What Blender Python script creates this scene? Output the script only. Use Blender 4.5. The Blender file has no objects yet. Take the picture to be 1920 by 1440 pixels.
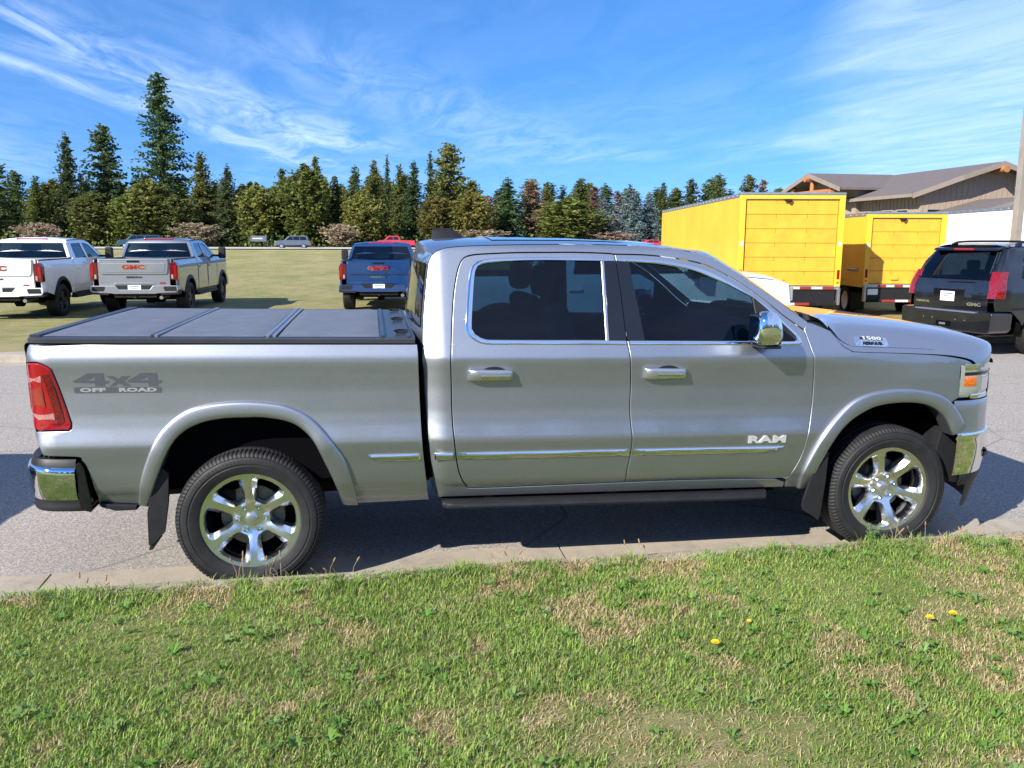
import bpy, bmesh, math, random
import numpy as np
from mathutils import Vector, Matrix
from mathutils.geometry import delaunay_2d_cdt

scene = bpy.context.scene
COL = scene.collection
RAD = math.radians

# ------------------------------------------------------------------ camera
cam_data = bpy.data.cameras.new("camera")
cam = bpy.data.objects.new("camera", cam_data)
COL.objects.link(cam)
CAM_YAW, CAM_PITCH, CAM_ROLL = RAD(9.489), RAD(9.755), RAD(0.18)
cam.location = (0.705, -4.626, 1.944)
_f = Vector((math.sin(CAM_YAW) * math.cos(CAM_PITCH), math.cos(CAM_YAW) * math.cos(CAM_PITCH), -math.sin(CAM_PITCH)))
_r = Vector((math.cos(CAM_YAW), -math.sin(CAM_YAW), 0))
_u = _r.cross(_f)
_r2 = _r * math.cos(CAM_ROLL) + _u * math.sin(CAM_ROLL)
_u2 = -_r * math.sin(CAM_ROLL) + _u * math.cos(CAM_ROLL)
cam.rotation_euler = Matrix((_r2, _u2, -_f)).transposed().to_euler()
cam_data.sensor_width = 36
cam_data.lens = 36 * 1560 / 1920
cam_data.clip_start = 0.05
cam_data.clip_end = 3000
scene.camera = cam

# ------------------------------------------------------------------ sun + sky
SUN_EL, SUN_HEAD = RAD(32), RAD(36)          # light travels towards +X / +Y
SUN_D = Vector((math.cos(SUN_EL) * math.cos(SUN_HEAD), math.cos(SUN_EL) * math.sin(SUN_HEAD), -math.sin(SUN_EL)))
sun_data = bpy.data.lights.new("sun", 'SUN')
sun_data.energy = 5.0
sun_data.angle = RAD(0.53)
sun_data.color = (1.0, 0.945, 0.86)
sun = bpy.data.objects.new("sun", sun_data)
COL.objects.link(sun)
sun.location = (-30, -20, 30)
sun.rotation_euler = SUN_D.to_track_quat('-Z', 'Y').to_euler()

world = bpy.data.worlds.new("World")
scene.world = world
world.use_nodes = True
wn, wl = world.node_tree.nodes, world.node_tree.links
wn.clear()


class NG:
    """small helper to write node graphs"""
    def __init__(self, nodes, links):
        self.n, self.l = nodes, links

    def node(self, typ, **kw):
        nd = self.n.new(typ)
        for k, v in kw.items():
            setattr(nd, k, v)
        return nd

    def put(self, sock, v):
        if isinstance(v, bpy.types.NodeSocket):
            self.l.new(v, sock)
        elif v is not None:
            sock.default_value = v

    def math(self, op, a, b=None, c=None, clamp=False):
        nd = self.node('ShaderNodeMath', operation=op, use_clamp=clamp)
        for i, v in enumerate((a, b, c)):
            self.put(nd.inputs[i], v)
        return nd.outputs[0]

    def vmath(self, op, a, b=None):
        nd = self.node('ShaderNodeVectorMath', operation=op)
        self.put(nd.inputs[0], a)
        if b is not None:
            self.put(nd.inputs[1], b)
        return nd.outputs['Value'] if op in ('DOT_PRODUCT', 'LENGTH') else nd.outputs[0]

    def mix(self, fac, a, b, typ='MIX'):
        nd = self.node('ShaderNodeMix', data_type='RGBA', blend_type=typ)
        self.put(nd.inputs[0], fac)
        self.put(nd.inputs[6], a)
        self.put(nd.inputs[7], b)
        return nd.outputs[2]

    def noise(self, vec, scale, detail=4, rough=.55, dist=0.0, dim='3D'):
        nd = self.node('ShaderNodeTexNoise', noise_dimensions=dim)
        if vec is not None:
            self.l.new(vec, nd.inputs['Vector'])
        nd.inputs['Scale'].default_value = scale
        nd.inputs['Detail'].default_value = detail
        nd.inputs['Roughness'].default_value = rough
        nd.inputs['Distortion'].default_value = dist
        return nd.outputs['Fac']

    def ramp(self, fac, stops, interp='LINEAR'):
        nd = self.node('ShaderNodeValToRGB')
        cr_ = nd.color_ramp
        cr_.interpolation = interp
        while len(cr_.elements) < len(stops):
            cr_.elements.new(.5)
        for e, (p_, c_) in zip(cr_.elements, stops):
            e.position = p_
            e.color = (*c_, 1) if len(c_) == 3 else c_
        self.put(nd.inputs[0], fac)
        return nd.outputs[0]

    def smooth(self, v, a, b):
        nd = self.node('ShaderNodeMapRange', interpolation_type='SMOOTHSTEP')
        self.put(nd.inputs[0], v)
        nd.inputs[1].default_value = a
        nd.inputs[2].default_value = b
        return nd.outputs[0]

    def scalev(self, vec, s):
        nd = self.node('ShaderNodeMapping')
        self.l.new(vec, nd.inputs[0])
        nd.inputs['Scale'].default_value = s
        return nd.outputs[0]

    def bump(self, h, strength=.3, dist=.01):
        nd = self.node('ShaderNodeBump')
        nd.inputs['Strength'].default_value = strength
        nd.inputs['Distance'].default_value = dist
        self.l.new(h, nd.inputs['Height'])
        return nd.outputs[0]


G = NG(wn, wl)
sky = G.node('ShaderNodeTexSky', sky_type='NISHITA')
sky.sun_disc = False
sky.sun_elevation = SUN_EL
sky.sun_rotation = math.atan2(-SUN_D.x, -SUN_D.y)
sky.altitude = 1500
sky.air_density = 1.0
sky.dust_density = 0.0
sky.ozone_density = 1.2
tc = G.node('ShaderNodeTexCoord')
sep = G.node('ShaderNodeSeparateXYZ')
wl.new(tc.outputs['Generated'], sep.inputs[0])
dz = G.math('MAXIMUM', sep.outputs[2], 0.012)
px = G.math('DIVIDE', sep.outputs[0], dz)
py = G.math('DIVIDE', sep.outputs[1], dz)
# clear, dry air: the pale band of the horizon lies low
lift_ = G.node('ShaderNodeCombineXYZ')
wl.new(sep.outputs[0], lift_.inputs[0]); wl.new(sep.outputs[1], lift_.inputs[1])
wl.new(G.math('ADD', G.math('MULTIPLY', sep.outputs[2], .80), .13), lift_.inputs[2])
wl.new(G.vmath('NORMALIZE', lift_.outputs[0]), sky.inputs[0])
cmb = G.node('ShaderNodeCombineXYZ')
wl.new(px, cmb.inputs[0]); wl.new(py, cmb.inputs[1])
P = cmb.outputs[0]
warp = G.noise(P, .35, 5, .6)
fine = G.noise(G.scalev(P, (1.3, .40, 1)), 1.7, 9, .68, .9)
big = G.noise(G.scalev(P, (.5, .16, 1)), .55, 5, .6, .8)


def streak(ax, ay, bx, by, w0, w1, gain):
    """condensation trail: a straight line in the cloud plane, widening from a to b"""
    L = math.hypot(bx - ax, by - ay)
    ux, uy = (bx - ax) / L, (by - ay) / L
    X = G.math('SUBTRACT', px, ax); Y = G.math('SUBTRACT', py, ay)
    t = G.math('DIVIDE', G.math('ADD', G.math('MULTIPLY', X, ux), G.math('MULTIPLY', Y, uy)), L)
    d = G.math('SUBTRACT', G.math('MULTIPLY', X, -uy), G.math('MULTIPLY', Y, -ux))
    d = G.math('ADD', d, G.math('MULTIPLY', G.math('SUBTRACT', warp, .5), w0 * 1.0))
    w = G.math('ADD', w0, G.math('MULTIPLY', G.math('MAXIMUM', t, 0), w1 - w0))
    k = G.math('DIVIDE', d, w)
    g = G.math('EXPONENT', G.math('MULTIPLY', G.math('MULTIPLY', k, k), -1.0))
    ends = G.math('MULTIPLY', G.smooth(t, -.55, -.1), G.math('SUBTRACT', 1.0, G.smooth(t, .85, 1.12)))
    return G.math('MULTIPLY', G.math('MULTIPLY', g, ends), G.math('MULTIPLY', G.smooth(fine, .30, .70), gain))


CLOUDS = []   # (a, b, w0, w1, gain) in the cloud plane
CLOUDS = [((-1.75, 3.8), (-.22, 9.95), .22, .85, .60), ((-2.15, 4.7), (-.62, 12.2), .08, .55, .55), ((-1.33, 3.9), (-.70, 6.6), .06, .25, .28), ((-1.2, 6.6), (-.45, 9.0), .4, .6, .3), ((.2, 6.0), (2.6, 11.0), .6, 1.8, .26)]
cl = G.math('ADD', .05, G.math('MULTIPLY', G.smooth(big, .40, .78), .36))
cl = G.math('MULTIPLY', cl, G.smooth(fine, .22, .7))
for a_, b_, w0_, w1_, g_ in CLOUDS:
    cl = G.math('MAXIMUM', cl, streak(*a_, *b_, w0_, w1_, g_))
# a broad thin veil of cirrus on the right-hand side of the view
az = G.math('ARCTAN2', sep.outputs[0], sep.outputs[1])
veil_edge = G.math('ADD', az, G.math('MULTIPLY', G.math('SUBTRACT', big, .5), .35))
veil = G.math('MULTIPLY', G.smooth(veil_edge, .43, .56), G.math('ADD', .18, G.math('MULTIPLY', G.smooth(fine, .2, .8), .34)))
cl = G.math('MAXIMUM', cl, veil)
cl = G.math('MULTIPLY', cl, G.smooth(sep.outputs[2], .0, .06), clamp=True)
hs = G.node('ShaderNodeHueSaturation')
hs.inputs['Saturation'].default_value = 1.32
hs.inputs['Value'].default_value = 1.0
wl.new(sky.outputs[0], hs.inputs['Color'])
tint_ = G.mix(1.0, hs.outputs[0], (.80, 1.0, 1.24, 1), 'MULTIPLY')
skycol = G.mix(cl, tint_, (6.0, 7.3, 10.6, 1))
bg = G.node('ShaderNodeBackground')
bg.inputs['Strength'].default_value = 0.085
wl.new(skycol, bg.inputs['Color'])
wo = G.node('ShaderNodeOutputWorld')
wl.new(bg.outputs[0], wo.inputs[0])

scene.render.engine = 'CYCLES'
scene.cycles.use_denoising = True
scene.cycles.max_bounces = 10
scene.cycles.transparent_max_bounces = 24
scene.cycles.sample_clamp_indirect = 6
scene.view_settings.view_transform = 'Standard'
scene.view_settings.look = 'None'
scene.view_settings.exposure = 1.02
scene.view_settings.gamma = 1.0


# ------------------------------------------------------------------ materials
def new_mat(name):
    m = bpy.data.materials.new(name)
    m.use_nodes = True
    n, l = m.node_tree.nodes, m.node_tree.links
    b = n['Principled BSDF']
    return m, NG(n, l), b


def mat(name, col, rough=.5, metal=0.0, coat=0.0, var=0.0, vscale=6.0, bump=0.0, bscale=60.0, spec=.5, emit=None):
    m, g, b = new_mat(name)
    b.inputs['Base Color'].default_value = (*col, 1)
    b.inputs['Roughness'].default_value = rough
    b.inputs['Metallic'].default_value = metal
    b.inputs['Coat Weight'].default_value = coat
    b.inputs['Coat Roughness'].default_value = .03
    b.inputs['Specular IOR Level'].default_value = spec
    if var or bump:
        t = g.node('ShaderNodeTexCoord').outputs['Object']
    if var:
        f = g.noise(t, vscale, 5, .6)
        lo = tuple(c * (1 - var) for c in col); hi = tuple(min(1, c * (1 + var)) for c in col)
        g.l.new(g.ramp(f, [(.3, lo), (.7, hi)]), b.inputs['Base Color'])
        fr = g.noise(t, vscale * 1.7, 4, .6)
        g.l.new(g.math('ADD', rough - .08, g.math('MULTIPLY', fr, .16)), b.inputs['Roughness'])
    if bump:
        g.l.new(g.bump(g.noise(t, bscale, 4, .6), bump, .01), b.inputs['Normal'])
    return m


def paint(name, col, metal=.7, rough=.35, flake=.0, coat=1.0, dirt=.12):
    """clear-coated body paint with fine flake and a little road dust"""
    m, g, b = new_mat(name)
    t = g.node('ShaderNodeTexCoord').outputs['Object']
    c = col
    if flake:
        fl = g.noise(t, 420, 2, .7)
        base = g.ramp(fl, [(.25, tuple(x * (1 - flake) for x in c)), (.75, tuple(min(1, x * (1 + flake)) for x in c))])
    else:
        base = None
    d = g.noise(t, 3.1, 6, .65)
    dm = g.math('MULTIPLY', g.smooth(d, .45, .8), dirt)
    src = base if base is not None else (*c, 1)
    g.l.new(g.mix(dm, src, (.33, .29, .24, 1)), b.inputs['Base Color'])
    b.inputs['Metallic'].default_value = metal
    g.l.new(g.math('ADD', rough, g.math('MULTIPLY', d, .06)), b.inputs['Roughness'])
    b.inputs['Coat Weight'].default_value = coat
    b.inputs['Coat IOR'].default_value = 1.62
    g.l.new(g.math('ADD', .02, g.math('MULTIPLY', dm, .5)), b.inputs['Coat Roughness'])
    return m


def glass(name, tint, refl_rough=.0, ior=1.5, boost=1.0):
    """thin tinted pane: fresnel mirror over tinted transparency"""
    m = bpy.data.materials.new(name)
    m.use_nodes = True
    n, l = m.node_tree.nodes, m.node_tree.links
    n.clear()
    g = NG(n, l)
    lw = g.node('ShaderNodeLayerWeight'); lw.inputs[0].default_value = .5
    fr_ = g.math('ADD', .045, g.math('MULTIPLY', g.math('POWER', lw.outputs['Facing'], 4.0), .9))
    gl = g.node('ShaderNodeBsdfGlossy'); gl.inputs['Roughness'].default_value = refl_rough
    gl.inputs['Color'].default_value = (1, 1, 1, 1)
    tr = g.node('ShaderNodeBsdfTransparent'); tr.inputs[0].default_value = (*tint, 1)
    mx = g.node('ShaderNodeMixShader')
    l.new(g.math('MULTIPLY', fr_, boost, clamp=True), mx.inputs[0])
    l.new(tr.outputs[0], mx.inputs[1]); l.new(gl.outputs[0], mx.inputs[2])
    o = g.node('ShaderNodeOutputMaterial')
    l.new(mx.outputs[0], o.inputs[0])
    return m


def lens(name, col, rough=.08, bands=0):
    m, g, b = new_mat(name)
    b.inputs['Base Color'].default_value = (*col, 1)
    b.inputs['Roughness'].default_value = rough
    b.inputs['Coat Weight'].default_value = 1
    b.inputs['Coat Roughness'].default_value = .02
    if bands:
        t = g.node('ShaderNodeTexCoord').outputs['Object']
        v = g.noise(t, bands, 3, .6)
        g.l.new(g.ramp(v, [(.3, tuple(c * .55 for c in col)), (.7, tuple(min(1, c * 1.4) for c in col))]), b.inputs['Base Color'])
    return m


M = {}
M['silver'] = paint('silver_paint', (.385, .40, .435), 1.0, .44, .24, dirt=.035)
M['chrome'] = mat('chrome', (.82, .83, .85), .035, 1.0)
M['chrome_wheel'] = mat('polished_alloy', (.86, .87, .89), .25, 1.0, var=.05, vscale=9)
M['badge'] = mat('badge_silver', (.72, .73, .75), .3, .55)
M['satin'] = mat('satin_metal', (.55, .56, .58), .28, .9)
M['black_plastic'] = mat('black_plastic', (.013, .013, .015), .5, var=.2, vscale=14, bump=.08, bscale=300, spec=.35)
M['black_gloss'] = mat('black_gloss', (.006, .006, .008), .06, coat=.5)
M['rubber'] = mat('tyre_rubber', (.015, .015, .016), .62, var=.28, vscale=12, bump=.12, bscale=160, spec=.32)
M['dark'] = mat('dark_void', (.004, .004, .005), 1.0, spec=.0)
M['under'] = mat('underbody', (.014, .013, .012), .8, var=.4, vscale=9, spec=.15)
M['glass'] = glass('tinted_glass', (.10, .19, .26), boost=.75)
M['glass_far'] = glass('car_glass', (.12, .15, .17))
M['glass_clear'] = glass('clear_glass', (.55, .62, .62))
M['interior'] = mat('interior_dark', (.013, .014, .017), .7, var=.2, vscale=8, spec=.25)
M['interior_door'] = mat('interior_trim', (.008, .0075, .007), .75, bump=.1, bscale=120, spec=.2)
M['red_lens'] = lens('red_lens', (.25, .005, .010))
M['red_deep'] = lens('red_lens_deep', (.12, .004, .006), bands=60)
M['clear_lens'] = lens('clear_lens', (.34, .16, .15), .1, bands=90)
M['brick_lens'] = lens('red_brick_lens', (.21, .025, .018), .2)
M['amber'] = lens('amber_lens', (.75, .16, .01), .15, bands=80)
M['lamp_clear'] = mat('headlamp_lens', (.55, .58, .6), .05, .6, coat=1)
M['decal'] = mat('grey_decal', (.07, .075, .088), .4, .0, coat=.5)
M['decal_edge'] = mat('decal_light', (.27, .28, .30), .4, .0, coat=.5)
M['tonneau'] = mat('tonneau_vinyl', (.135, .14, .155), .42, var=.14, vscale=7, bump=.35, bscale=420)
M['tonneau_rail'] = mat('tonneau_rail', (.045, .046, .052), .35, .3, var=.15, vscale=5)
M['rail_light'] = mat('rail_edge', (.28, .29, .31), .3, .6)

# ------------------------------------------------------------------ geometry helpers
OFF = np.zeros(3)      # frame origin of the thing being built
MIR = None             # y of the mirror plane when the far side is being built


def mk(name, verts, faces, m, parent=None, smooth=True, normals=None, angle=35):
    v = np.array(verts, dtype=float).reshape(-1, 3).copy()
    fs = [tuple(int(i) for i in f) for f in faces]
    nr = None if normals is None else np.array(normals, dtype=float).copy()
    if MIR is not None:
        v[:, 1] = 2 * MIR - v[:, 1]
        fs = [f[::-1] for f in fs]
        if nr is not None:
            nr[:, 1] *= -1
    v -= OFF
    me = bpy.data.meshes.new(name)
    me.from_pydata(v.tolist(), [], fs)
    me.update()
    if m is not None:
        me.materials.append(M[m] if isinstance(m, str) else m)
    if smooth:
        me.polygons.foreach_set('use_smooth', [True] * len(me.polygons))
        if nr is not None:
            me.normals_split_custom_set_from_vertices(nr.tolist())
        elif angle:
            me.set_sharp_from_angle(angle=RAD(angle))
    o = bpy.data.objects.new(name, me)
    COL.objects.link(o)
    if parent is not None:
        o.parent = parent
    return o


def tag(o, label=None, cat=None, group=None, kind=None):
    if label: o['label'] = label
    if cat: o['category'] = cat
    if group: o['group'] = group
    if kind: o['kind'] = kind
    return o


def empty(name, loc=(0, 0, 0), rz=0.0, parent=None):
    o = bpy.data.objects.new(name, None)
    COL.objects.link(o)
    o.location = loc
    o.rotation_euler = (0, 0, rz)
    o.empty_display_size = .2
    if parent is not None:
        o.parent = parent
    return o


def copy_tree(o, parent=None):
    c = o.copy()
    COL.objects.link(c)
    c.parent = parent
    for ch in list(o.children):
        copy_tree(ch, c)
    return c


class B:
    """collects shapes into one mesh"""
    def __init__(self):
        self.v, self.f = [], []
        self.wn = False

    def add(self, v, f):
        k = len(self.v)
        self.v += [tuple(map(float, p)) for p in v]
        self.f += [tuple(int(i) + k for i in q) for q in f]
        return self

    def box(self, x0, x1, y0, y1, z0, z1, bev=0.0, seg=2):
        bm = bmesh.new()
        bmesh.ops.create_cube(bm, size=1)
        for q in bm.verts:
            q.co = Vector(((x0 + x1) / 2 + q.co.x * (x1 - x0), (y0 + y1) / 2 + q.co.y * (y1 - y0), (z0 + z1) / 2 + q.co.z * (z1 - z0)))
        if bev:
            bmesh.ops.bevel(bm, geom=list(bm.edges), offset=bev, segments=seg, affect='EDGES', profile=.5, clamp_overlap=True)
        self.wn = self.wn or bool(bev)
        return self._bm(bm)

    def _bm(self, bm):
        bm.verts.index_update()
        self.add([q.co[:] for q in bm.verts], [[w.index for w in f.verts] for f in bm.faces])
        bm.free()
        return self

    def prism(self, pts, axis, a, b, bev=0.0, seg=2):
        """extrude a polygon: axis 'y' pts=(x,z); 'x' pts=(y,z); 'z' pts=(x,y)"""
        def P3(p, t):
            return {'y': (p[0], t, p[1]), 'x': (t, p[0], p[1]), 'z': (p[0], p[1], t)}[axis]
        bm = bmesh.new()
        A = [bm.verts.new(P3(p, a)) for p in pts]
        Bv = [bm.verts.new(P3(p, b)) for p in pts]
        n = len(pts)
        bm.faces.new(A); bm.faces.new(Bv[::-1])
        for i in range(n):
            bm.faces.new((A[i], Bv[i], Bv[(i + 1) % n], A[(i + 1) % n]))
        bmesh.ops.recalc_face_normals(bm, faces=list(bm.faces))
        if bev:
            bmesh.ops.bevel(bm, geom=list(bm.edges), offset=bev, segments=seg, affect='EDGES', profile=.5, clamp_overlap=True)
            self.wn = True
        return self._bm(bm)

    def tube(self, path, r, n=10, cap=True):
        path = [Vector(p) for p in path]
        rings = []
        for i, p in enumerate(path):
            t = (path[min(i + 1, len(path) - 1)] - path[max(i - 1, 0)]).normalized()
            a = t.orthogonal().normalized() if i == 0 else (rings[-1][1] - t * rings[-1][1].dot(t)).normalized()
            b = t.cross(a)
            rr = r[i] if isinstance(r, (list, tuple)) else r
            rings.append(([p + (a * math.cos(2 * math.pi * k / n) + b * math.sin(2 * math.pi * k / n)) * rr for k in range(n)], a))
        v = [q for rg, _ in rings for q in rg]
        f = []
        for i in range(len(path) - 1):
            for k in range(n):
                f.append((i * n + k, i * n + (k + 1) % n, (i + 1) * n + (k + 1) % n, (i + 1) * n + k))
        if cap:
            f.append(tuple(range(n))[::-1]); f.append(tuple(range((len(path) - 1) * n, len(path) * n)))
        return self.add(v, f)

    def lathe(self, prof, c, axis='y', n=48, closed=False, a0=0.0):
        """prof = (radius, offset along axis)"""
        v, f = [], []
        m_ = len(prof)
        for k in range(n):
            a = a0 + 2 * math.pi * k / n
            for r, h in prof:
                u, w = r * math.cos(a), r * math.sin(a)
                v.append({'y': (c[0] + u, c[1] + h, c[2] + w), 'x': (c[0] + h, c[1] + u, c[2] + w), 'z': (c[0] + u, c[1] + w, c[2] + h)}[axis])
        for k in range(n):
            k2 = (k + 1) % n
            for i in range(m_ - (0 if closed else 1)):
                j = (i + 1) % m_
                q = (k * m_ + i, k * m_ + j, k2 * m_ + j, k2 * m_ + i)
                f.append(q if axis != 'y' else q)
        return self.add(v, f)

    def grid(self, rows, close=False):
        n, m_ = len(rows), len(rows[0])
        v = [p for r in rows for p in r]
        f = []
        for i in range(n - 1):
            for j in range(m_ - (0 if close else 1)):
                j2 = (j + 1) % m_
                f.append((i * m_ + j, i * m_ + j2, (i + 1) * m_ + j2, (i + 1) * m_ + j))
        return self.add(v, f)

    def build(self, name, m, parent=None, smooth=True, angle=35, fix=True):
        if fix and self.f:
            bm = bmesh.new()
            vs = [bm.verts.new(p) for p in self.v]
            for q in self.f:
                try:
                    bm.faces.new([vs[i] for i in q])
                except ValueError:
                    pass
            bmesh.ops.remove_doubles(bm, verts=list(bm.verts), dist=1e-5)
            bmesh.ops.recalc_face_normals(bm, faces=list(bm.faces))
            bm.verts.index_update()
            self.v = [q.co[:] for q in bm.verts]
            self.f = [[w.index for w in q.verts] for q in bm.faces]
            bm.free()
        o = mk(name, self.v, self.f, m, parent, smooth, angle=angle)
        if self.wn and smooth:
            md = o.modifiers.new('face_normals', 'WEIGHTED_NORMAL')      # flat faces stay flat beside rounded edges
            md.keep_sharp = True
            md.weight = 90
        return o


def cr(pts, n=5):
    """Catmull-Rom through open list of points (any dimension)"""
    p = np.array(pts, float)
    q = np.vstack([2 * p[0] - p[1], p, 2 * p[-1] - p[-2]])
    out = []
    for i in range(1, len(q) - 2):
        a, b, c, d = q[i - 1], q[i], q[i + 1], q[i + 2]
        for t in np.linspace(0, 1, n, endpoint=False):
            out.append(.5 * (2 * b + (c - a) * t + (2 * a - 5 * b + 4 * c - d) * t * t + (3 * b - a - 3 * c + d) * t ** 3))
    out.append(p[-1])
    return np.array(out)


def resample(c, n):
    c = np.array(c, float)
    s = np.concatenate([[0], np.cumsum(np.linalg.norm(np.diff(c, axis=0), axis=1))])
    t = np.linspace(0, s[-1], n)
    return np.stack([np.interp(t, s, c[:, k]) for k in range(c.shape[1])], 1)


def inside(poly, pts):
    x, y = pts[:, 0], pts[:, 1]
    r = np.zeros(len(pts), bool)
    n = len(poly)
    for i in range(n):
        x1, y1 = poly[i]; x2, y2 = poly[(i + 1) % n]
        c = ((y1 > y) != (y2 > y)) & (x < (x2 - x1) * (y - y1) / ((y2 - y1) if y2 != y1 else 1e-12) + x1)
        r ^= c
    return r


def area2(p):
    return .5 * np.sum(p[:, 0] * np.roll(p[:, 1], -1) - np.roll(p[:, 0], -1) * p[:, 1])


def clean(p, tol=.0015):
    out = [p[0]]
    for q in p[1:]:
        if np.hypot(*(q - out[-1])) > tol:
            out.append(q)
    if np.hypot(*(out[0] - out[-1])) < tol:
        out.pop()
    return np.array(out)


def offset_poly(p, d):
    """move a CCW polygon's outline inwards by d (mitred, limited)"""
    a = np.roll(p, 1, 0); b = np.roll(p, -1, 0)
    e1 = p - a; e2 = b - p
    e1 /= np.linalg.norm(e1, axis=1)[:, None]; e2 /= np.linalg.norm(e2, axis=1)[:, None]
    n1 = np.stack([-e1[:, 1], e1[:, 0]], 1); n2 = np.stack([-e2[:, 1], e2[:, 0]], 1)
    m_ = n1 + n2
    l = np.linalg.norm(m_, axis=1)[:, None]
    m_ = m_ / np.maximum(l, 1e-6)
    c = np.maximum(np.sum(m_ * n1, 1), .5)[:, None]
    return p + m_ * d / c


def panel(name, outer, m, parent, fn, holes=(), step=.04, inset=.0036, bev=.0025, depth=.022, lift=0.0, flange=True):
    """sheet-metal panel: 2-D outline (x, z') filled and laid on the surface y = fn(x, z'); its rim is rolled inwards"""
    o = clean(np.array(outer, float))
    if area2(o) < 0: o = o[::-1]
    o = offset_poly(o, inset)
    hs_ = []
    for h in holes:
        h = clean(np.array(h, float))
        if area2(h) < 0: h = h[::-1]
        hs_.append(offset_poly(h, -.0005))
    o_in = offset_poly(o, bev) if flange else o
    loops = [o_in] + hs_
    pts = np.vstack(loops)
    edges = []; k = 0
    for l_ in loops:
        n = len(l_)
        edges += [(k + i, k + (i + 1) % n) for i in range(n)]
        k += n
    x0, z0 = o.min(0); x1, z1 = o.max(0)
    gx, gz = np.meshgrid(np.arange(x0 + step / 2, x1, step), np.arange(z0 + step * .3, z1, step * .6))
    gp = np.stack([gx.ravel(), gz.ravel()], 1)
    ok = inside(o_in, gp)
    for h in hs_: ok &= ~inside(h, gp)
    gp = gp[ok]
    bnd = np.vstack([np.vstack([l_, (l_ + np.roll(l_, -1, 0)) / 2]) for l_ in loops])
    if len(gp):
        d2 = ((gp[:, None, :] - bnd[None]) ** 2).sum(2).min(1)
        gp = gp[d2 > (step * .28) ** 2]
    allp = np.vstack([pts, gp]) if len(gp) else pts
    res = delaunay_2d_cdt([Vector(q) for q in allp], edges, [], 0, 1e-7)
    V2 = np.array([q[:] for q in res[0]])
    T = np.array([f for f in res[2] if len(f) == 3])
    cen = V2[T].mean(1)
    ok = inside(o_in, cen)
    for h in hs_: ok &= ~inside(h, cen)
    T = T[ok]
    a = V2[T]
    ar = (a[:, 1, 0] - a[:, 0, 0]) * (a[:, 2, 1] - a[:, 0, 1]) - (a[:, 2, 0] - a[:, 0, 0]) * (a[:, 1, 1] - a[:, 0, 1])
    T = T[np.abs(ar) > 1e-9]; ar = ar[np.abs(ar) > 1e-9]
    T[ar < 0] = T[ar < 0][:, ::-1]

    def nrm(q):
        e = .004
        dx_ = (fn(q[:, 0] + e, q[:, 1]) - fn(q[:, 0] - e, q[:, 1])) / (2 * e)
        dz_ = (fn(q[:, 0], q[:, 1] + e) - fn(q[:, 0], q[:, 1] - e)) / (2 * e)
        nn = np.stack([dx_, -np.ones(len(q)), dz_], 1)
        return nn / np.linalg.norm(nn, axis=1)[:, None]
    def up(q, dy=0.0):
        return np.stack([q[:, 0], fn(q[:, 0], q[:, 1]) - lift + dy, WZ(q[:, 0], q[:, 1])], 1)
    VV = [up(V2)]; NN = [nrm(V2)]
    F = [tuple(t) for t in T]
    base = len(V2)
    if flange:
        # boundary vertices of the CDT are the first len(o_in)
        n = len(o)
        e2 = np.roll(o, -1, 0) - np.roll(o, 1, 0)
        e2 /= np.linalg.norm(e2, axis=1)[:, None]
        out3 = np.stack([e2[:, 1], np.zeros(n), -e2[:, 0]], 1)
        n0 = nrm(o)
        nb = n0 + out3 * .9; nb /= np.linalg.norm(nb, axis=1)[:, None]
        VV += [up(o, bev * .45), up(o, depth)]
        NN += [nb, out3]
        # index of o_in verts in CDT output
        idx = {}
        for i, src in enumerate(res[3]):
            for s_ in src:
                idx[s_] = i
        for i in range(n):
            j = (i + 1) % n
            a0, a1 = idx.get(i), idx.get(j)
            if a0 is None or a1 is None: continue
            F.append((a1, a0, base + i, base + j))
            F.append((base + j, base + i, base + n + i, base + n + j))
    return mk(name, np.vstack(VV), F, m, parent, True, np.vstack(NN))


def WZ(x, zp):
    return zp

# ------------------------------------------------------------------ ground
def field_z(y):
    return np.interp(y, [0, 26, 125, 170, 400], [0, 0, .76, .9, 1.2])


def grass_mat(name, cols, scale=1.0, bump=.5, straw=.5):
    """mown grass seen from a distance: blotches of green and straw, fine blade grain"""
    m, g, b = new_mat(name)
    t = g.node('ShaderNodeTexCoord').outputs['Object']
    big = g.noise(g.scalev(t, (.5, .22, 1)), .55 * scale, 6, .62)
    mid = g.noise(g.scalev(t, (.55, 1, 1)), 1.6 * scale, 7, .75)
    fin = g.noise(t, 26 * scale, 5, .75)
    f = g.math('ADD', g.math('MULTIPLY', big, .36), g.math('ADD', g.math('MULTIPLY', mid, .50), g.math('MULTIPLY', fin, .22)))
    g.l.new(g.ramp(f, [(.36 + .1 * straw, cols[0]), (.49 + .05 * straw, cols[1]), (.56 + .03 * straw, cols[2]), (.68, cols[3])]), b.inputs['Base Color'])
    b.inputs['Roughness'].default_value = .85
    b.inputs['Specular IOR Level'].default_value = .2
    h = g.math('ADD', g.noise(t, 40 * scale, 4, .8), g.math('MULTIPLY', mid, .6))
    g.l.new(g.bump(h, bump, .06), b.inputs['Normal'])
    return m


M['field'] = grass_mat('field_grass', [(.125, .16, .042), (.22, .225, .075), (.31, .27, .12), (.40, .33, .175)], 1.5, .8, -.06)
M['lawn_base'] = grass_mat('lawn_thatch', [(.095, .135, .03), (.14, .175, .045), (.20, .20, .075), (.30, .25, .14)], 5, .5, .12)
M['terrain'] = grass_mat('far_terrain', [(.05, .075, .022), (.08, .10, .035), (.13, .13, .055), (.18, .16, .08)], .1, .4, .2)


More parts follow.
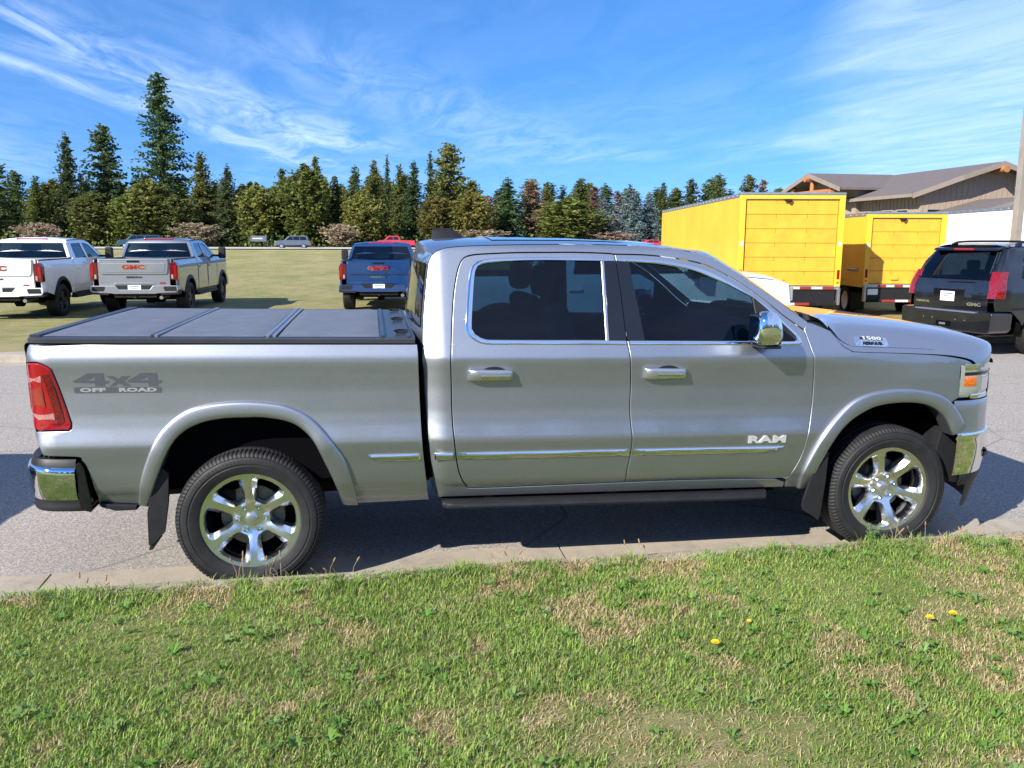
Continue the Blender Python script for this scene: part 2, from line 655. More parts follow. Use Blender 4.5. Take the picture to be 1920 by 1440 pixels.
def asphalt_mat(name, base, patch):
    m, g, b = new_mat(name)
    t = g.node('ShaderNodeTexCoord').outputs['Object']
    ag = g.noise(t, 150, 3, .8)
    ag2 = g.noise(t, 38, 4, .8)
    vo = g.node('ShaderNodeTexVoronoi'); vo.inputs['Scale'].default_value = 95
    g.l.new(t, vo.inputs['Vector'])
    big = g.noise(t, .7, 6, .65)
    streak_ = g.noise(g.scalev(t, (.12, 1.6, 1)), 1.2, 5, .6)
    f = g.math('ADD', g.math('MULTIPLY', ag, .42), g.math('ADD', g.math('MULTIPLY', ag2, .48), g.math('MULTIPLY', vo.outputs['Distance'], .35)))
    c = g.ramp(f, [(.38, tuple(x * .30 for x in base)), (.55, base), (.74, tuple(min(1, x * 2.0) for x in base))])
    c = g.mix(g.math('MULTIPLY', g.smooth(big, .4, .75), .35), c, (*patch, 1))
    c = g.mix(g.math('MULTIPLY', g.smooth(streak_, .52, .8), .25), c, (.09, .085, .08, 1))
    # hairline cracks
    vc = g.node('ShaderNodeTexVoronoi', feature='DISTANCE_TO_EDGE'); vc.inputs['Scale'].default_value = .33
    wv = g.vmath('ADD', t, g.node('ShaderNodeTexNoise').outputs['Color'])
    g.l.new(wv, vc.inputs['Vector'])
    c = g.mix(g.math('MULTIPLY', g.math('SUBTRACT', 1, g.smooth(vc.outputs['Distance'], .001, .004)), .4), c, (.045, .043, .04, 1))
    g.l.new(c, b.inputs['Base Color'])
    b.inputs['Roughness'].default_value = .9
    b.inputs['Specular IOR Level'].default_value = .25
    g.l.new(g.bump(f, .55, .008), b.inputs['Normal'])
    return m


M['asphalt'] = asphalt_mat('worn_asphalt', (.20, .182, .163), (.245, .22, .195))
M['far_road'] = mat('pale_road', (.42, .40, .37), .9, var=.1, vscale=.4)


def concrete_mat(name, base):
    m, g, b = new_mat(name)
    t = g.node('ShaderNodeTexCoord').outputs['Object']
    a = g.noise(t, 2.2, 6, .7); s = g.noise(t, 130, 3, .8); d = g.noise(t, 11, 5, .7)
    f = g.math('ADD', g.math('MULTIPLY', a, .5), g.math('ADD', g.math('MULTIPLY', s, .25), g.math('MULTIPLY', d, .3)))
    g.l.new(g.ramp(f, [(.34, tuple(x * .5 for x in base)), (.5, base), (.7, tuple(min(1, x * 1.3) for x in base))]), b.inputs['Base Color'])
    b.inputs['Roughness'].default_value = .9
    g.l.new(g.bump(f, .6, .012), b.inputs['Normal'])
    return m


M['concrete'] = concrete_mat('kerb_concrete', (.30, .26, .205))


def sheet(name, xs, ys, zf, m, kind='structure'):
    X, Y = np.meshgrid(xs, ys)
    Z = zf(X, Y)
    v = np.stack([X.ravel(), Y.ravel(), Z.ravel()], 1)
    n, k = len(xs), len(ys)
    f = [(j * n + i, j * n + i + 1, (j + 1) * n + i + 1, (j + 1) * n + i) for j in range(k - 1) for i in range(n - 1)]
    o = mk(name, v, f, m)
    o['kind'] = kind
    return o


KY0, KY1 = -.17, -.052        # near kerb top
sheet('terrain', np.linspace(-1200, 1200, 13), np.linspace(-1200, 1500, 13), lambda x, y: -.08 + 0 * x, 'terrain')
sheet('lawn', np.linspace(-40, 40, 161), np.concatenate([np.linspace(-40, -8, 17), np.linspace(-7.5, KY0, 60)]),
      lambda x, y: .088 + .012 * np.sin(x * 1.7 + y) * np.sin(y * 2.3) - .012 * np.clip((y + .5) / .4, 0, 1), 'lawn_base')
sheet('grass_field', np.linspace(-260, 260, 27), np.concatenate([[10.25, 12, 16, 20, 24, 26], np.linspace(32, 300, 30)]), lambda x, y: field_z(y) + .07 * np.clip((26 - y) / 10, 0, 1), 'field')
sheet('road', np.linspace(-60, 60, 3), [.39, 9.35], lambda x, y: 0 * x, 'asphalt')
sheet('far_road', np.linspace(-260, 260, 3), [114, 122, 130], lambda x, y: field_z(y) + .12, 'far_road')

# kerbs: cast sections with open joints
def kerb(name, prof, joints, gap=.006):
    root = empty(name, (0, 0, 0)); root['kind'] = 'structure'
    rnd = random.Random(3)
    for a, b in zip(joints[:-1], joints[1:]):
        q = B()
        xs = np.linspace(a + gap, b - gap, 12)
        rows_ = []
        ph = rnd.random() * 6
        for (y, z) in prof:
            rows_.append([(x, y + .003 * math.sin(x * 3 + ph), z + .002 * math.sin(x * 5 + ph + y * 9)) for x in xs])
        q.grid(rows_)
        q.add([r[0] for r in rows_], [tuple(range(len(rows_)))]); q.add([r[-1] for r in rows_], [tuple(range(len(rows_)))[::-1]])
        q.build('kerb_section', 'concrete', root, angle=40)
    return root


kerb('near_kerb', [(KY0 - .02, -.05), (KY0 - .02, .092), (KY0, .098), (KY1 - .03, .098), (KY1 - .008, .090), (KY1 + .004, .07), (KY1 + .016, .012), (KY1 + .03, .002), (.15, -.004), (.395, .004), (.40, -.05)], list(np.arange(-13.4, 18, 3.05)))
kerb('far_kerb', [(9.34, -.05), (9.345, .004), (9.6, -.004), (9.72, .004), (9.735, .02), (9.75, .10), (9.77, .115), (9.95, .118), (10.22, .112), (10.26, -.05)], list(np.arange(-22.4, 22, 3.05)))

# ------------------------------------------------------------------ the silver pickup
TR = {
    'lens_up': [(-1.092, 1.197), (-0.999, 1.205), (-0.995, 1.162), (-1.094, 1.151)],
    'lens_mid': [(-1.095, 1.144), (-1.002, 1.152), (-0.986, 1.032), (-1.094, 1.019)],
    'lens_low': [(-1.092, 1.009), (-0.954, 1.008), (-0.943, 0.965), (-1.038, 0.962), (-1.091, 0.979)],
    'seam_f': [(4.358, 1.062), (4.313, 1.033), (4.272, 1.003)],
    'fascia_low': [(4.273, 0.801), (4.413, 0.8), (4.574, 0.789)],
    'chrome_r': [(-1.098, 0.708), (-0.851, 0.699), (-0.851, 0.489), (-1.013, 0.536), (-1.088, 0.606)],
    'cap_r': [(-0.875, 0.724), (-0.84, 0.747), (-0.802, 0.469), (-0.861, 0.479)],
    'crease_low': [(1.168, 0.83), (2.176, 0.837), (2.864, 0.821)],
    'bedcrease': [(-0.826, 0.732), (-0.523, 0.724)],
    'amber': [(4.317, 1.155), (4.422, 1.147), (4.465, 1.086), (4.352, 1.093)],
    'sail': [(2.972, 1.628), (2.971, 1.383)],
    'mirror': [(2.961, 1.383), (2.962, 1.506), (3.013, 1.559), (3.072, 1.563), (3.092, 1.507), (3.136, 1.445), (3.111, 1.383), (3.023, 1.365)],
    'gap_rear': [(1.125, 1.266), (1.14, 1.475), (1.156, 1.627), (1.176, 1.732), (1.195, 1.794), (1.222, 1.838), (1.275, 1.858), (1.372, 1.867), (1.535, 1.876), (1.733, 1.881), (1.888, 1.884), (2.068, 1.882), (2.117, 1.878)],
    'gap_rear_low': [(1.125, 1.266), (1.128, 1.136), (1.132, 0.937), (1.144, 0.789), (1.157, 0.682), (1.177, 0.602), (1.21, 0.543), (1.262, 0.521), (1.686, 0.524), (2.167, 0.531)],
    'gap_mid': [(2.119, 1.878), (2.126, 1.827), (2.138, 1.671), (2.146, 1.463), (2.153, 1.382), (2.164, 1.291), (2.175, 1.128), (2.174, 0.999), (2.18, 0.897), (2.188, 0.807), (2.184, 0.712), (2.171, 0.615), (2.167, 0.531)],
    'gap_front_low': [(2.167, 0.531), (2.489, 0.535), (2.906, 0.532), (3.18, 0.53), (3.23, 0.572), (3.277, 0.687), (3.296, 0.799), (3.321, 0.959), (3.325, 1.118), (3.313, 1.272), (3.301, 1.32), (3.285, 1.384), (3.266, 1.449)],
    'gap_front_top': [(2.117, 1.878), (2.294, 1.877), (2.432, 1.868), (2.567, 1.85), (2.671, 1.827), (2.772, 1.785), (2.905, 1.712), (3.035, 1.622), (3.132, 1.544), (3.179, 1.509), (3.266, 1.449)],
    'rear_glass': [(2.025, 1.389), (1.334, 1.391), (1.296, 1.403), (1.263, 1.424), (1.251, 1.445), (1.25, 1.476), (1.262, 1.598), (1.278, 1.733), (1.29, 1.783), (1.311, 1.802), (1.357, 1.815), (1.467, 1.826), (1.663, 1.836), (2.043, 1.837)],
    'rear_trim': [(2.148, 1.363), (1.326, 1.364), (1.288, 1.373), (1.246, 1.397), (1.222, 1.421), (1.215, 1.445), (1.219, 1.506), (1.236, 1.647), (1.25, 1.739), (1.265, 1.79), (1.292, 1.817), (1.332, 1.833), (1.436, 1.845), (1.665, 1.853), (1.885, 1.857), (2.118, 1.855)],
    'front_trim': [(2.128, 1.855), (2.292, 1.856), (2.429, 1.845), (2.564, 1.825), (2.701, 1.783), (2.835, 1.721), (2.966, 1.637), (3.065, 1.569), (3.16, 1.479), (3.235, 1.408), (3.245, 1.38), (3.231, 1.36), (2.161, 1.363)],
    'front_glass': [(2.129, 1.837), (2.358, 1.829), (2.46, 1.816), (2.597, 1.792), (2.731, 1.742), (2.866, 1.685), (2.972, 1.628), (3.062, 1.551), (3.158, 1.461), (3.211, 1.411), (3.214, 1.383), (2.16, 1.387)],
    'applique': [(2.2, 1.829), (2.257, 1.386)],
    'strip': [(2.038, 1.835), (2.051, 1.835), (2.045, 1.388), (2.029, 1.388)],
    'cab_rear': [(0.967, 1.267), (0.978, 1.475), (0.997, 1.644), (1.014, 1.767), (1.026, 1.822), (1.053, 1.864), (1.098, 1.888), (1.137, 1.899)],
    'cab_rear_low': [(0.967, 1.267), (0.973, 1.206), (0.983, 1.014), (0.997, 0.767), (1.027, 0.593), (1.055, 0.46), (1.823, 0.464), (2.642, 0.464), (3.219, 0.46)],
    'crease_roof': [(1.137, 1.899), (1.246, 1.91), (1.474, 1.92), (2.097, 1.938)],
    'roof_sil': [(1.052, 1.935), (1.222, 1.948), (1.488, 1.957), (1.824, 1.962), (1.916, 1.963), (2.122, 1.958), (2.321, 1.947), (2.417, 1.939), (2.551, 1.927), (2.648, 1.905), (2.732, 1.87), (2.799, 1.832), (2.912, 1.768), (3.043, 1.678), (3.188, 1.581)],
    'seam_A': [(3.266, 1.449), (3.291, 1.499)],
    'bed_top': [(-1.057, 1.363), (-0.14, 1.367), (0.944, 1.367)],
    'bed_front': [(0.947, 1.367), (0.949, 1.206), (0.955, 1.014), (0.966, 0.768), (0.999, 0.45)],
    'bed_bot': [(0.998, 0.446), (0.594, 0.432)],
    'bed_bot2': [(-0.589, 0.477), (-0.787, 0.497), (-0.803, 0.624), (-0.818, 0.71), (-0.838, 0.747), (-0.854, 0.766), (-0.996, 0.774), (-1.03, 0.779)],
    'bed_rear': [(-1.03, 0.779), (-1.07, 0.884), (-1.092, 0.947)],
    'lamp': [(-1.087, 1.263), (-1.016, 1.272), (-0.972, 1.256), (-0.947, 1.236), (-0.936, 1.206), (-0.873, 0.951), (-0.874, 0.921), (-0.887, 0.91), (-1.042, 0.905), (-1.074, 0.916), (-1.092, 0.971), (-1.096, 1.107), (-1.094, 1.215)],
    'arch_r': [(-0.533, 0.469), (-0.491, 0.58), (-0.444, 0.694), (-0.381, 0.822), (-0.314, 0.895), (-0.218, 0.943), (-0.11, 0.964), (0.001, 0.968), (0.112, 0.966), (0.238, 0.94), (0.311, 0.893), (0.369, 0.821), (0.424, 0.695), (0.473, 0.566), (0.506, 0.436)],
    'flare_r': [(-0.588, 0.481), (-0.554, 0.63), (-0.52, 0.727), (-0.473, 0.831), (-0.413, 0.919), (-0.324, 0.994), (-0.235, 1.032), (-0.105, 1.054), (0.042, 1.058), (0.189, 1.042), (0.263, 1.017), (0.336, 0.977), (0.409, 0.905), (0.483, 0.803), (0.533, 0.718), (0.567, 0.598), (0.594, 0.432)],
    'arch_f': [(3.352, 0.459), (3.366, 0.509), (3.412, 0.657), (3.479, 0.796), (3.555, 0.877), (3.635, 0.933), (3.741, 0.982), (3.875, 1.003), (4.011, 1.002), (4.105, 0.982), (4.181, 0.942), (4.229, 0.891), (4.27, 0.815), (4.284, 0.793)],
    'flare_f': [(3.294, 0.456), (3.293, 0.571), (3.342, 0.711), (3.404, 0.831), (3.493, 0.935), (3.594, 1.025), (3.698, 1.07), (3.822, 1.091), (3.957, 1.095), (4.095, 1.078), (4.191, 1.049), (4.263, 1.003), (4.317, 0.939), (4.355, 0.879)],
    'headlight': [(4.312, 1.205), (4.34, 1.223), (4.417, 1.228), (4.46, 1.243), (4.499, 1.214), (4.536, 1.11), (4.545, 1.037), (4.552, 1.009), (4.422, 1.022), (4.376, 1.042), (4.352, 1.088), (4.308, 1.16)],
    'fascia_front': [(4.58, 0.987), (4.608, 0.882), (4.592, 0.794)],
    'hood_gap': [(3.438, 1.446), (3.47, 1.408), (3.508, 1.36), (3.557, 1.332), (3.602, 1.322), (3.897, 1.313), (4.131, 1.302), (4.277, 1.285), (4.365, 1.266), (4.421, 1.237)],
    'chrome_f': [(4.271, 0.801), (4.574, 0.789), (4.963, 0.674), (5.002, 0.633), (4.32, 0.769), (4.403, 0.539), (4.544, 0.526), (4.552, 0.66)],
    'airdam': [(4.392, 0.469), (4.457, 0.312), (4.557, 0.449)],
    'mouldA': [(0.657, 0.746), (0.656, 0.723), (0.954, 0.742), (0.954, 0.697)],
    'mouldB': [(1.026, 0.75), (1.026, 0.701)],
    'mouldC': [(3.136, 0.74), (3.191, 0.722)],
    'bumper_r': [(-1.14, 0.74), (-1.106, 0.76), (-0.861, 0.723), (-0.796, 0.469), (-0.895, 0.454), (-1.067, 0.47), (-1.133, 0.575), (-1.15, 0.67)],
    'flap_r': [(-0.444, 0.694), (-0.534, 0.417), (-0.544, 0.206), (-0.45, 0.303), (-0.423, 0.508)],
    'flap_f': [(3.452, 0.698), (3.299, 0.364), (3.42, 0.261), (3.448, 0.507)],
    'handle_r': [(1.22, 1.229), (1.478, 1.228), (1.479, 1.16), (1.22, 1.161)],
    'handle_f': [(2.247, 1.234), (2.508, 1.233), (2.513, 1.162), (2.251, 1.164)],
    'badge1500': [(3.61, 1.415), (3.849, 1.415), (3.837, 1.346), (3.599, 1.346)],
    'ram': [(2.886, 0.811), (3.186, 0.805), (3.192, 0.76), (2.891, 0.766)],
    'decal': [(-0.844, 1.216), (-0.403, 1.214), (-0.412, 1.106), (-0.855, 1.111)],
    'limited': [(2.928, 0.745), (3.187, 0.697)],
}
SH = .0175
YC = .99                         # centre plane of the truck


def zw(x, zp):
    return zp - SH * (np.asarray(x) - 1.6)


_P = np.array([(.40, .09), (.45, .05), (.483, .03), (.52, .016), (.541, .008), (.548, 0), (.62, -.018), (.722, -.033), (.80, -.045), (.823, -.0475), (.86, -.042), (.93, -.031), (1.0, -.026), (1.1, -.0265), (1.2, -.034), (1.275, -.042), (1.291, -.0425), (1.305, -.038), (1.365, -.014), (1.40, 0.0), (1.50, .036), (1.65, .094), (1.80, .152), (1.87, .181), (1.90, .198), (1.925, .222), (1.945, .26), (1.96, .33)])
_zz = np.arange(.40, 1.961, .002)


def pchip(xp, yp, x):
    xp, yp = np.asarray(xp, float), np.asarray(yp, float)
    h = np.diff(xp); d = np.diff(yp) / h
    m_ = np.zeros(len(xp)); m_[0] = d[0]; m_[-1] = d[-1]
    for i in range(1, len(xp) - 1):
        if d[i - 1] * d[i] > 0:
            w1 = 2 * h[i] + h[i - 1]; w2 = h[i] + 2 * h[i - 1]
            m_[i] = (w1 + w2) / (w1 / d[i - 1] + w2 / d[i])
    x = np.clip(x, xp[0], xp[-1])
    i = np.clip(np.searchsorted(xp, x) - 1, 0, len(xp) - 2); t = (x - xp[i]) / h[i]
    return (1 + 2 * t) * (1 - t) ** 2 * yp[i] + t * (1 - t) ** 2 * h[i] * m_[i] + t * t * (3 - 2 * t) * yp[i + 1] + t * t * (t - 1) * h[i] * m_[i + 1]


_yy = pchip(_P[:, 0], _P[:, 1], _zz)
_k = np.exp(-.5 * (np.arange(-15, 16) * .002 / .006) ** 2); _k /= _k.sum()
_yy = np.convolve(np.pad(_yy, 15, mode='reflect', reflect_type='odd'), _k, 'valid')
NOSE = [(4.1, 0), (4.2, .001), (4.32, .008), (4.42, .03), (4.50, .062), (4.57, .105), (4.63, .16), (4.69, .245), (4.75, .385), (4.80, .56), (4.83, .76), (4.84, 1.025)]
_tx = np.linspace(4.1, 4.8, 141)
_ty = pchip([q[0] for q in NOSE], [q[1] for q in NOSE], _tx)


def taper(x):
    x = np.asarray(x, float)
    v = np.clip((-.96 - x) / .13, 0, .97)
    return np.interp(x, _tx, _ty) + .10 * (1 - np.sqrt(1 - v * v))


def side(x, zp):
    return np.interp(zp, _zz, _yy) + taper(x)


def smooth_side(x, zp):
    """fender: the shoulder crease melts away towards the front"""
    a = side(x, zp)
    k = np.clip((np.asarray(x) - 3.3) / .7, 0, 1)
    b = np.interp(zp, [.4, .55, .8, 1.0, 1.15, 1.25, 1.32, 1.40, 1.5], [.09, .0, -.035, -.04, -.04, -.036, -.022, .006, .05]) + taper(x)
    return a * (1 - k) + b * k


def cab_side(x, zp):
    """cab panels roll round the rear corner"""
    return side(x, zp) + .05 * np.clip((1.115 - np.asarray(x)) / .14, 0, 1) ** 2


def SP(x, zp, dy=0.0):
    return (x, float(side(x, zp)) + dy, float(zw(x, zp)))


ram = empty('pickup_truck', (1.9, YC, 0))
tag(ram, 'silver four-door pickup with chrome wheels parked at the near kerb', 'pickup truck')
OFF = np.array((1.9, YC, 0))
WZ = zw
g_rear = cr(TR['gap_rear'], 4); g_rlow = cr(TR['gap_rear_low'], 4); g_mid = cr(TR['gap_mid'], 4)
g_flow = cr(TR['gap_front_low'], 4); g_ftop = cr(TR['gap_front_top'], 4)
ROOF_EDGE = [(.975, 1.44), (.982, 1.52), (.997, 1.644), (1.014, 1.767), (1.026, 1.822), (1.05, 1.861), (1.09, 1.886), (1.137, 1.899), (1.246, 1.91), (1.474, 1.921), (1.8, 1.931), (2.097, 1.934), (2.3, 1.93), (2.417, 1.924), (2.551, 1.911), (2.648, 1.892), (2.732, 1.860), (2.799, 1.824), (2.912, 1.760), (3.043, 1.674), (3.188, 1.573), (3.29, 1.503)]
roof_edge = cr(ROOF_EDGE, 4)


def arclist(*parts):
    return np.vstack(parts)


def ring_part(name, outer, inner, m, parent, lift=.006, depth=.02):
    """trim strip between two open curves of the side surface"""
    a, b = resample(outer, 60), resample(inner, 60)
    bb = B()
    rows = []
    for t, dy in ((0, depth), (0, -lift * .3), (.12, -lift), (.5, -lift * 1.3), (.88, -lift), (1, -lift * .3), (1, depth)):
        c = a * (1 - t) + b * t
        rows.append([SP(x, z, dy) for x, z in c])
    bb.grid(rows)
    return bb.build(name, m, parent, angle=50)


def flare(name, outer, inner, parent, outk=.034):
    a, b = resample(cr(outer, 5), 80), resample(cr(inner, 5), 80)
    rows = []
    for t, dy in ((0, .02), (0, -.004), (.02, -.013), (.05, -.019), (.10, -.0235), (.18, -.0255), (.4, -.0275), (.65, -.0275), (.88, -.0255), (.95, -.021), (.99, -.013), (1, -.004), (1.003, .012), (.99, .09)):
        c = a * (1 - t) + b * t
        yb = side(a[:, 0], a[:, 1]) * .6 + side(b[:, 0], b[:, 1]) * .4
        rows.append([(x, yb_ + dy, float(zw(x, z))) for (x, z), yb_ in zip(c, yb)])
    bb = B(); bb.grid(rows)
    return bb.build(name, 'silver', parent, angle=60)


def lerp_curve(a, b, t, n=80):
    return resample(a, n) * (1 - t) + resample(b, n) * t


# ---- wheels -------------------------------------------------------
def make_tyre(c, sgn, R=.401, W=.275, rim=.270, name='wheel', parent=None, lugs=104):
    """tyre lathed around y; lugs cut into both shoulders and across the tread"""
    n = lugs * 4
    h = W / 2
    prof = [(rim - .012, -h * .62), (rim, -h * .80), (rim + .008, -h * .93), (rim + .03, -h * 1.0), (rim + .052, -h * 1.03), (rim + .055, -h * 1.012), (rim + .062, -h * 1.012), (rim + .065, -h * 1.035), (rim + .090, -h * 1.03),
            (R - .036, -h * .985), (R - .033, -h * .962), (R - .030, -h * .985), (R - .016, -h * .93), (R - .006, -h * .85), (R - .001, -h * .70), (R, -h * .48), (R - .009, -h * .465), (R - .009, -h * .43), (R, -h * .41), (R, -h * .05), (R - .009, -h * .04), (R - .009, h * .04), (R, h * .05), (R, h * .41), (R - .009, h * .43), (R - .009, h * .465), (R, h * .48), (R - .001, h * .70), (R - .006, h * .85), (R - .016, h * .93), (R - .03, h * .985), (rim + .07, h * 1.03), (rim + .02, h), (rim - .012, h * .6)]
    lug_rows = {12: 0.006, 13: 0.008, 14: 0.007, 15: 0.004, 18: 0.004, 23: 0.004, 26: 0.004, 27: 0.007, 28: 0.008, 29: 0.006}
    v, f = [], []
    m_ = len(prof)
    for k in range(n):
        a = 2 * math.pi * k / n
        for i, (r, y) in enumerate(prof):
            skew = .012 * math.sin(i * 1.1)
            g_ = lug_rows.get(i, 0) if (k % 4 == 0) else 0
            if i in (9, 11) and k % 4 == 0: g_ = .0015
            aa = a + (skew if 12 <= i <= 29 else 0)
            v.append((c[0] + (r - g_) * math.cos(aa), c[1] + y * (1 if sgn < 0 else -1), c[2] + (r - g_) * math.sin(aa)))
    for k in range(n):
        k2 = (k + 1) % n
        for i in range(m_ - 1):
            q = (k * m_ + i, k * m_ + i + 1, k2 * m_ + i + 1, k2 * m_ + i)
            f.append(q if sgn < 0 else q[::-1])
    return mk(name, v, f, 'rubber', parent, True, angle=38)


def make_rim(cx, y0, cz, parent, sgn=-1, phase=0.0):
    """six-arm polished wheel; y0 = lip plane, arms dish inwards"""
    s = 1 if sgn < 0 else -1            # +y is inwards for the near side
    R0 = .268

    def P3(r, a, d):
        r = r * 1.045
        return (cx + r * math.cos(a + phase), y0 + s * d, cz + r * math.sin(a + phase))
    # window corner outlines in polar coords (half window: angle, radius), window centred at 0
    D = math.radians
    win = [(0, .240), (D(12), .240), (D(21), .236), (D(24.8), .224), (D(24.8), .200), (D(22.5), .150), (D(19.5), .114), (D(14), .099), (0, .096)]
    full = win + [(-a, r) for a, r in win[-2:0:-1]]

    def depth(r, a):
        # dish of the arm face: lip proud, hub recessed
        t = max(0, min(1, (R0 - r) / (R0 - .07)))
        return .004 + .058 * t ** 1.25 - .004 * math.cos(6 * a) * 0
    face = B()
    # face made of CDT in polar-cartesian plane
    nb = 90
    outer = [(R0 * math.cos(2 * math.pi * k / nb), R0 * math.sin(2 * math.pi * k / nb)) for k in range(nb)]
    loops = [np.array(outer)]
    wins = []
    for w in range(6):
        a0 = w * math.pi / 3
        pts = np.array([(r * math.cos(a0 + a), r * math.sin(a0 + a)) for a, r in full])
        pts = resample(np.vstack([pts, pts[:1]]), 49)[:-1]
        wins.append(pts)
    loops += wins
    allp = np.vstack(loops); edges = []; k = 0
    for l_ in loops:
        n = len(l_); edges += [(k + i, k + (i + 1) % n) for i in range(n)]; k += n
    gr = []
    for r in (.03, .05, .075, .09, .105, .125, .15, .175, .2, .222, .243, .253):
        nn = max(8, int(2 * math.pi * r / .016))
        gr += [(r * math.cos(2 * math.pi * (i + .5) / nn), r * math.sin(2 * math.pi * (i + .5) / nn)) for i in range(nn)]
    gr = np.array(gr)
    okm = inside(loops[0], gr)
    for w_ in wins: okm &= ~inside(w_, gr)
    bndp = allp
    gr = gr[okm]
    d2 = ((gr[:, None] - bndp[None]) ** 2).sum(2).min(1)
    gr = gr[d2 > .005 ** 2]
    allp = np.vstack([allp, gr])
    res = delaunay_2d_cdt([Vector(q) for q in allp], edges, [], 0, 1e-7)
    V2 = np.array([q[:] for q in res[0]]); T = np.array([f for f in res[2] if len(f) == 3])
    cen = V2[T].mean(1)
    okm = inside(loops[0], cen)
    for w_ in wins: okm &= ~inside(w_, cen)
    T = T[okm]

    def crown(x, y):
        r = math.hypot(x, y); a = math.atan2(y, x)
        # arms at 30, 90 ... : ridge slightly proud along the arm axis
        k = math.cos(6 * (a - math.pi / 6))          # 1 on the arm axis, -1 on the window axis
        ridge = .006 * max(0, k) * max(0, min(1, (.24 - r) / .06)) * max(0, min(1, (r - .07) / .03))
        return depth(r, a) - ridge
    face.add([P3(math.hypot(x, y), math.atan2(y, x), crown(x, y)) for x, y in V2], [tuple(t) for t in T])
    # bevels round each window and the wall behind
    bevs, walls = [], []
    for w_ in wins:
        am = math.atan2(*w_.mean(0)[::-1])
        rr_ = np.hypot(w_[:, 0], w_[:, 1]); aa_ = np.arctan2(w_[:, 1], w_[:, 0]) - am
        aa_ = (aa_ + math.pi) % (2 * math.pi) - math.pi

        def ring(k_, dd):
            r2 = rr_ * (1 - k_) + (.104 + (rr_ - .096) * (.233 - .104) / (.240 - .096)) * k_
            a2 = aa_ * (1 - .33 * k_) + am
            return [P3(r_, a_, crown(*w_[i]) + dd) for i, (r_, a_) in enumerate(zip(r2, a2))]
        bev = B(); bev.grid([ring(0, 0.0), ring(.04, .001), ring(.96, .026), ring(1, .030)], close=True)
        bevs.append(bev)
        wall = B(); wall.grid([ring(1, .030), ring(1.12, .075)], close=True)
        walls.append(wall)
    lip = B()
    lip.lathe([(R0 * 1.045 - .001, s * .004), (R0 * 1.045 + .003, s * 0.0), (R0 * 1.045 + .007, s * .000), (R0 * 1.045 + .009, s * .005), (R0 * 1.045 + .007, s * .018), (R0 - .02, s * .06), (R0 - .03, s * .2)], (cx, y0, cz), 'y', 90)
    rim = face.build('rim', 'chrome_wheel', parent, angle=25)
    for b_, w_ in zip(bevs, walls):
        b_.build('spoke_bevel', 'chrome_wheel', parent, angle=28)
        w_.build('spoke_wall', 'black_gloss', parent, angle=25)
    lip.build('rim_lip', 'chrome_wheel', parent, angle=40)
    hub = B()
    hub.lathe([(0, s * .038), (.022, s * .039), (.030, s * .043), (.034, s * .052), (.034, s * .07)], (cx, y0, cz), 'y', 28)
    hub.build('centre_cap', 'satin', parent)
    for k in range(6):
        a = k * math.pi / 3
        q = B()
        q.lathe([(0, s * .034), (.007, s * .034), (.0105, s * .038), (.0105, s * .06)], P3(.070, a, 0), 'y', 10)
        q.lathe([(.0165, s * .052), (.0165, s * .0605), (.0, s * .0605)], P3(.070, a, 0), 'y', 12)
        q.build('lug_nut', 'chrome', parent)
    disc = B()
    disc.lathe([(.03, s * .12), (.175, s * .12), (.178, s * .128), (.178, s * .14)], (cx, y0, cz), 'y', 40)
    disc.build('brake_disc', mat('brake_disc', (.22, .21, .2), .45, .8) if 'disc' not in M else M['disc'], parent)
    cal = B()
    cal.box(cx - .19, cx - .09, min(y0 + s * .10, y0 + s * .16), max(y0 + s * .10, y0 + s * .16), cz + .02, cz + .16, .015)
    cal.build('brake_caliper', 'under', parent)
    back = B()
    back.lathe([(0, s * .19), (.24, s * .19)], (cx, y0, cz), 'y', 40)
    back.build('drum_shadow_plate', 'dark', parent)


M['disc'] = mat('brake_disc', (.2, .195, .19), .42, .85, var=.2, vscale=20)


# ---- side panels: built once per side --------------------------------
def text_mesh(body, size, extrude=.003, bold=0.0, shear=0.0, sx=1.0, spacing=1.0, bevel=0.0):
    cu = bpy.data.curves.new('t', 'FONT')
    cu.body = body; cu.size = size; cu.extrude = extrude; cu.offset = bold; cu.shear = shear; cu.space_character = spacing
    cu.align_x = 'CENTER'; cu.align_y = 'CENTER'; cu.resolution_u = 3
    if bevel: cu.bevel_depth = bevel; cu.bevel_resolution = 1
    ob = bpy.data.objects.new('t', cu)
    COL.objects.link(ob)
    dg = bpy.context.evaluated_depsgraph_get()
    me = bpy.data.meshes.new_from_object(ob.evaluated_get(dg))
    v = np.array([q.co[:] for q in me.vertices]); f = [tuple(p.vertices) for p in me.polygons]
    bpy.data.objects.remove(ob); bpy.data.curves.remove(cu); bpy.data.meshes.remove(me)
    v[:, 0] *= sx
    return v, f


def letter_on_side(name, v, f, x, zp, m, parent, lift=.002, fn=None):
    fn = fn or side
    X = x + v[:, 0]; Zp = zp + v[:, 1]
    if MIR is not None:
        X = x - v[:, 0]
        f = [q[::-1] for q in f]
    Y = fn(X, Zp) - lift - v[:, 2]
    return mk(name, np.stack([X, Y, zw(X, Zp)], 1), [q for q in f], m, parent, False)


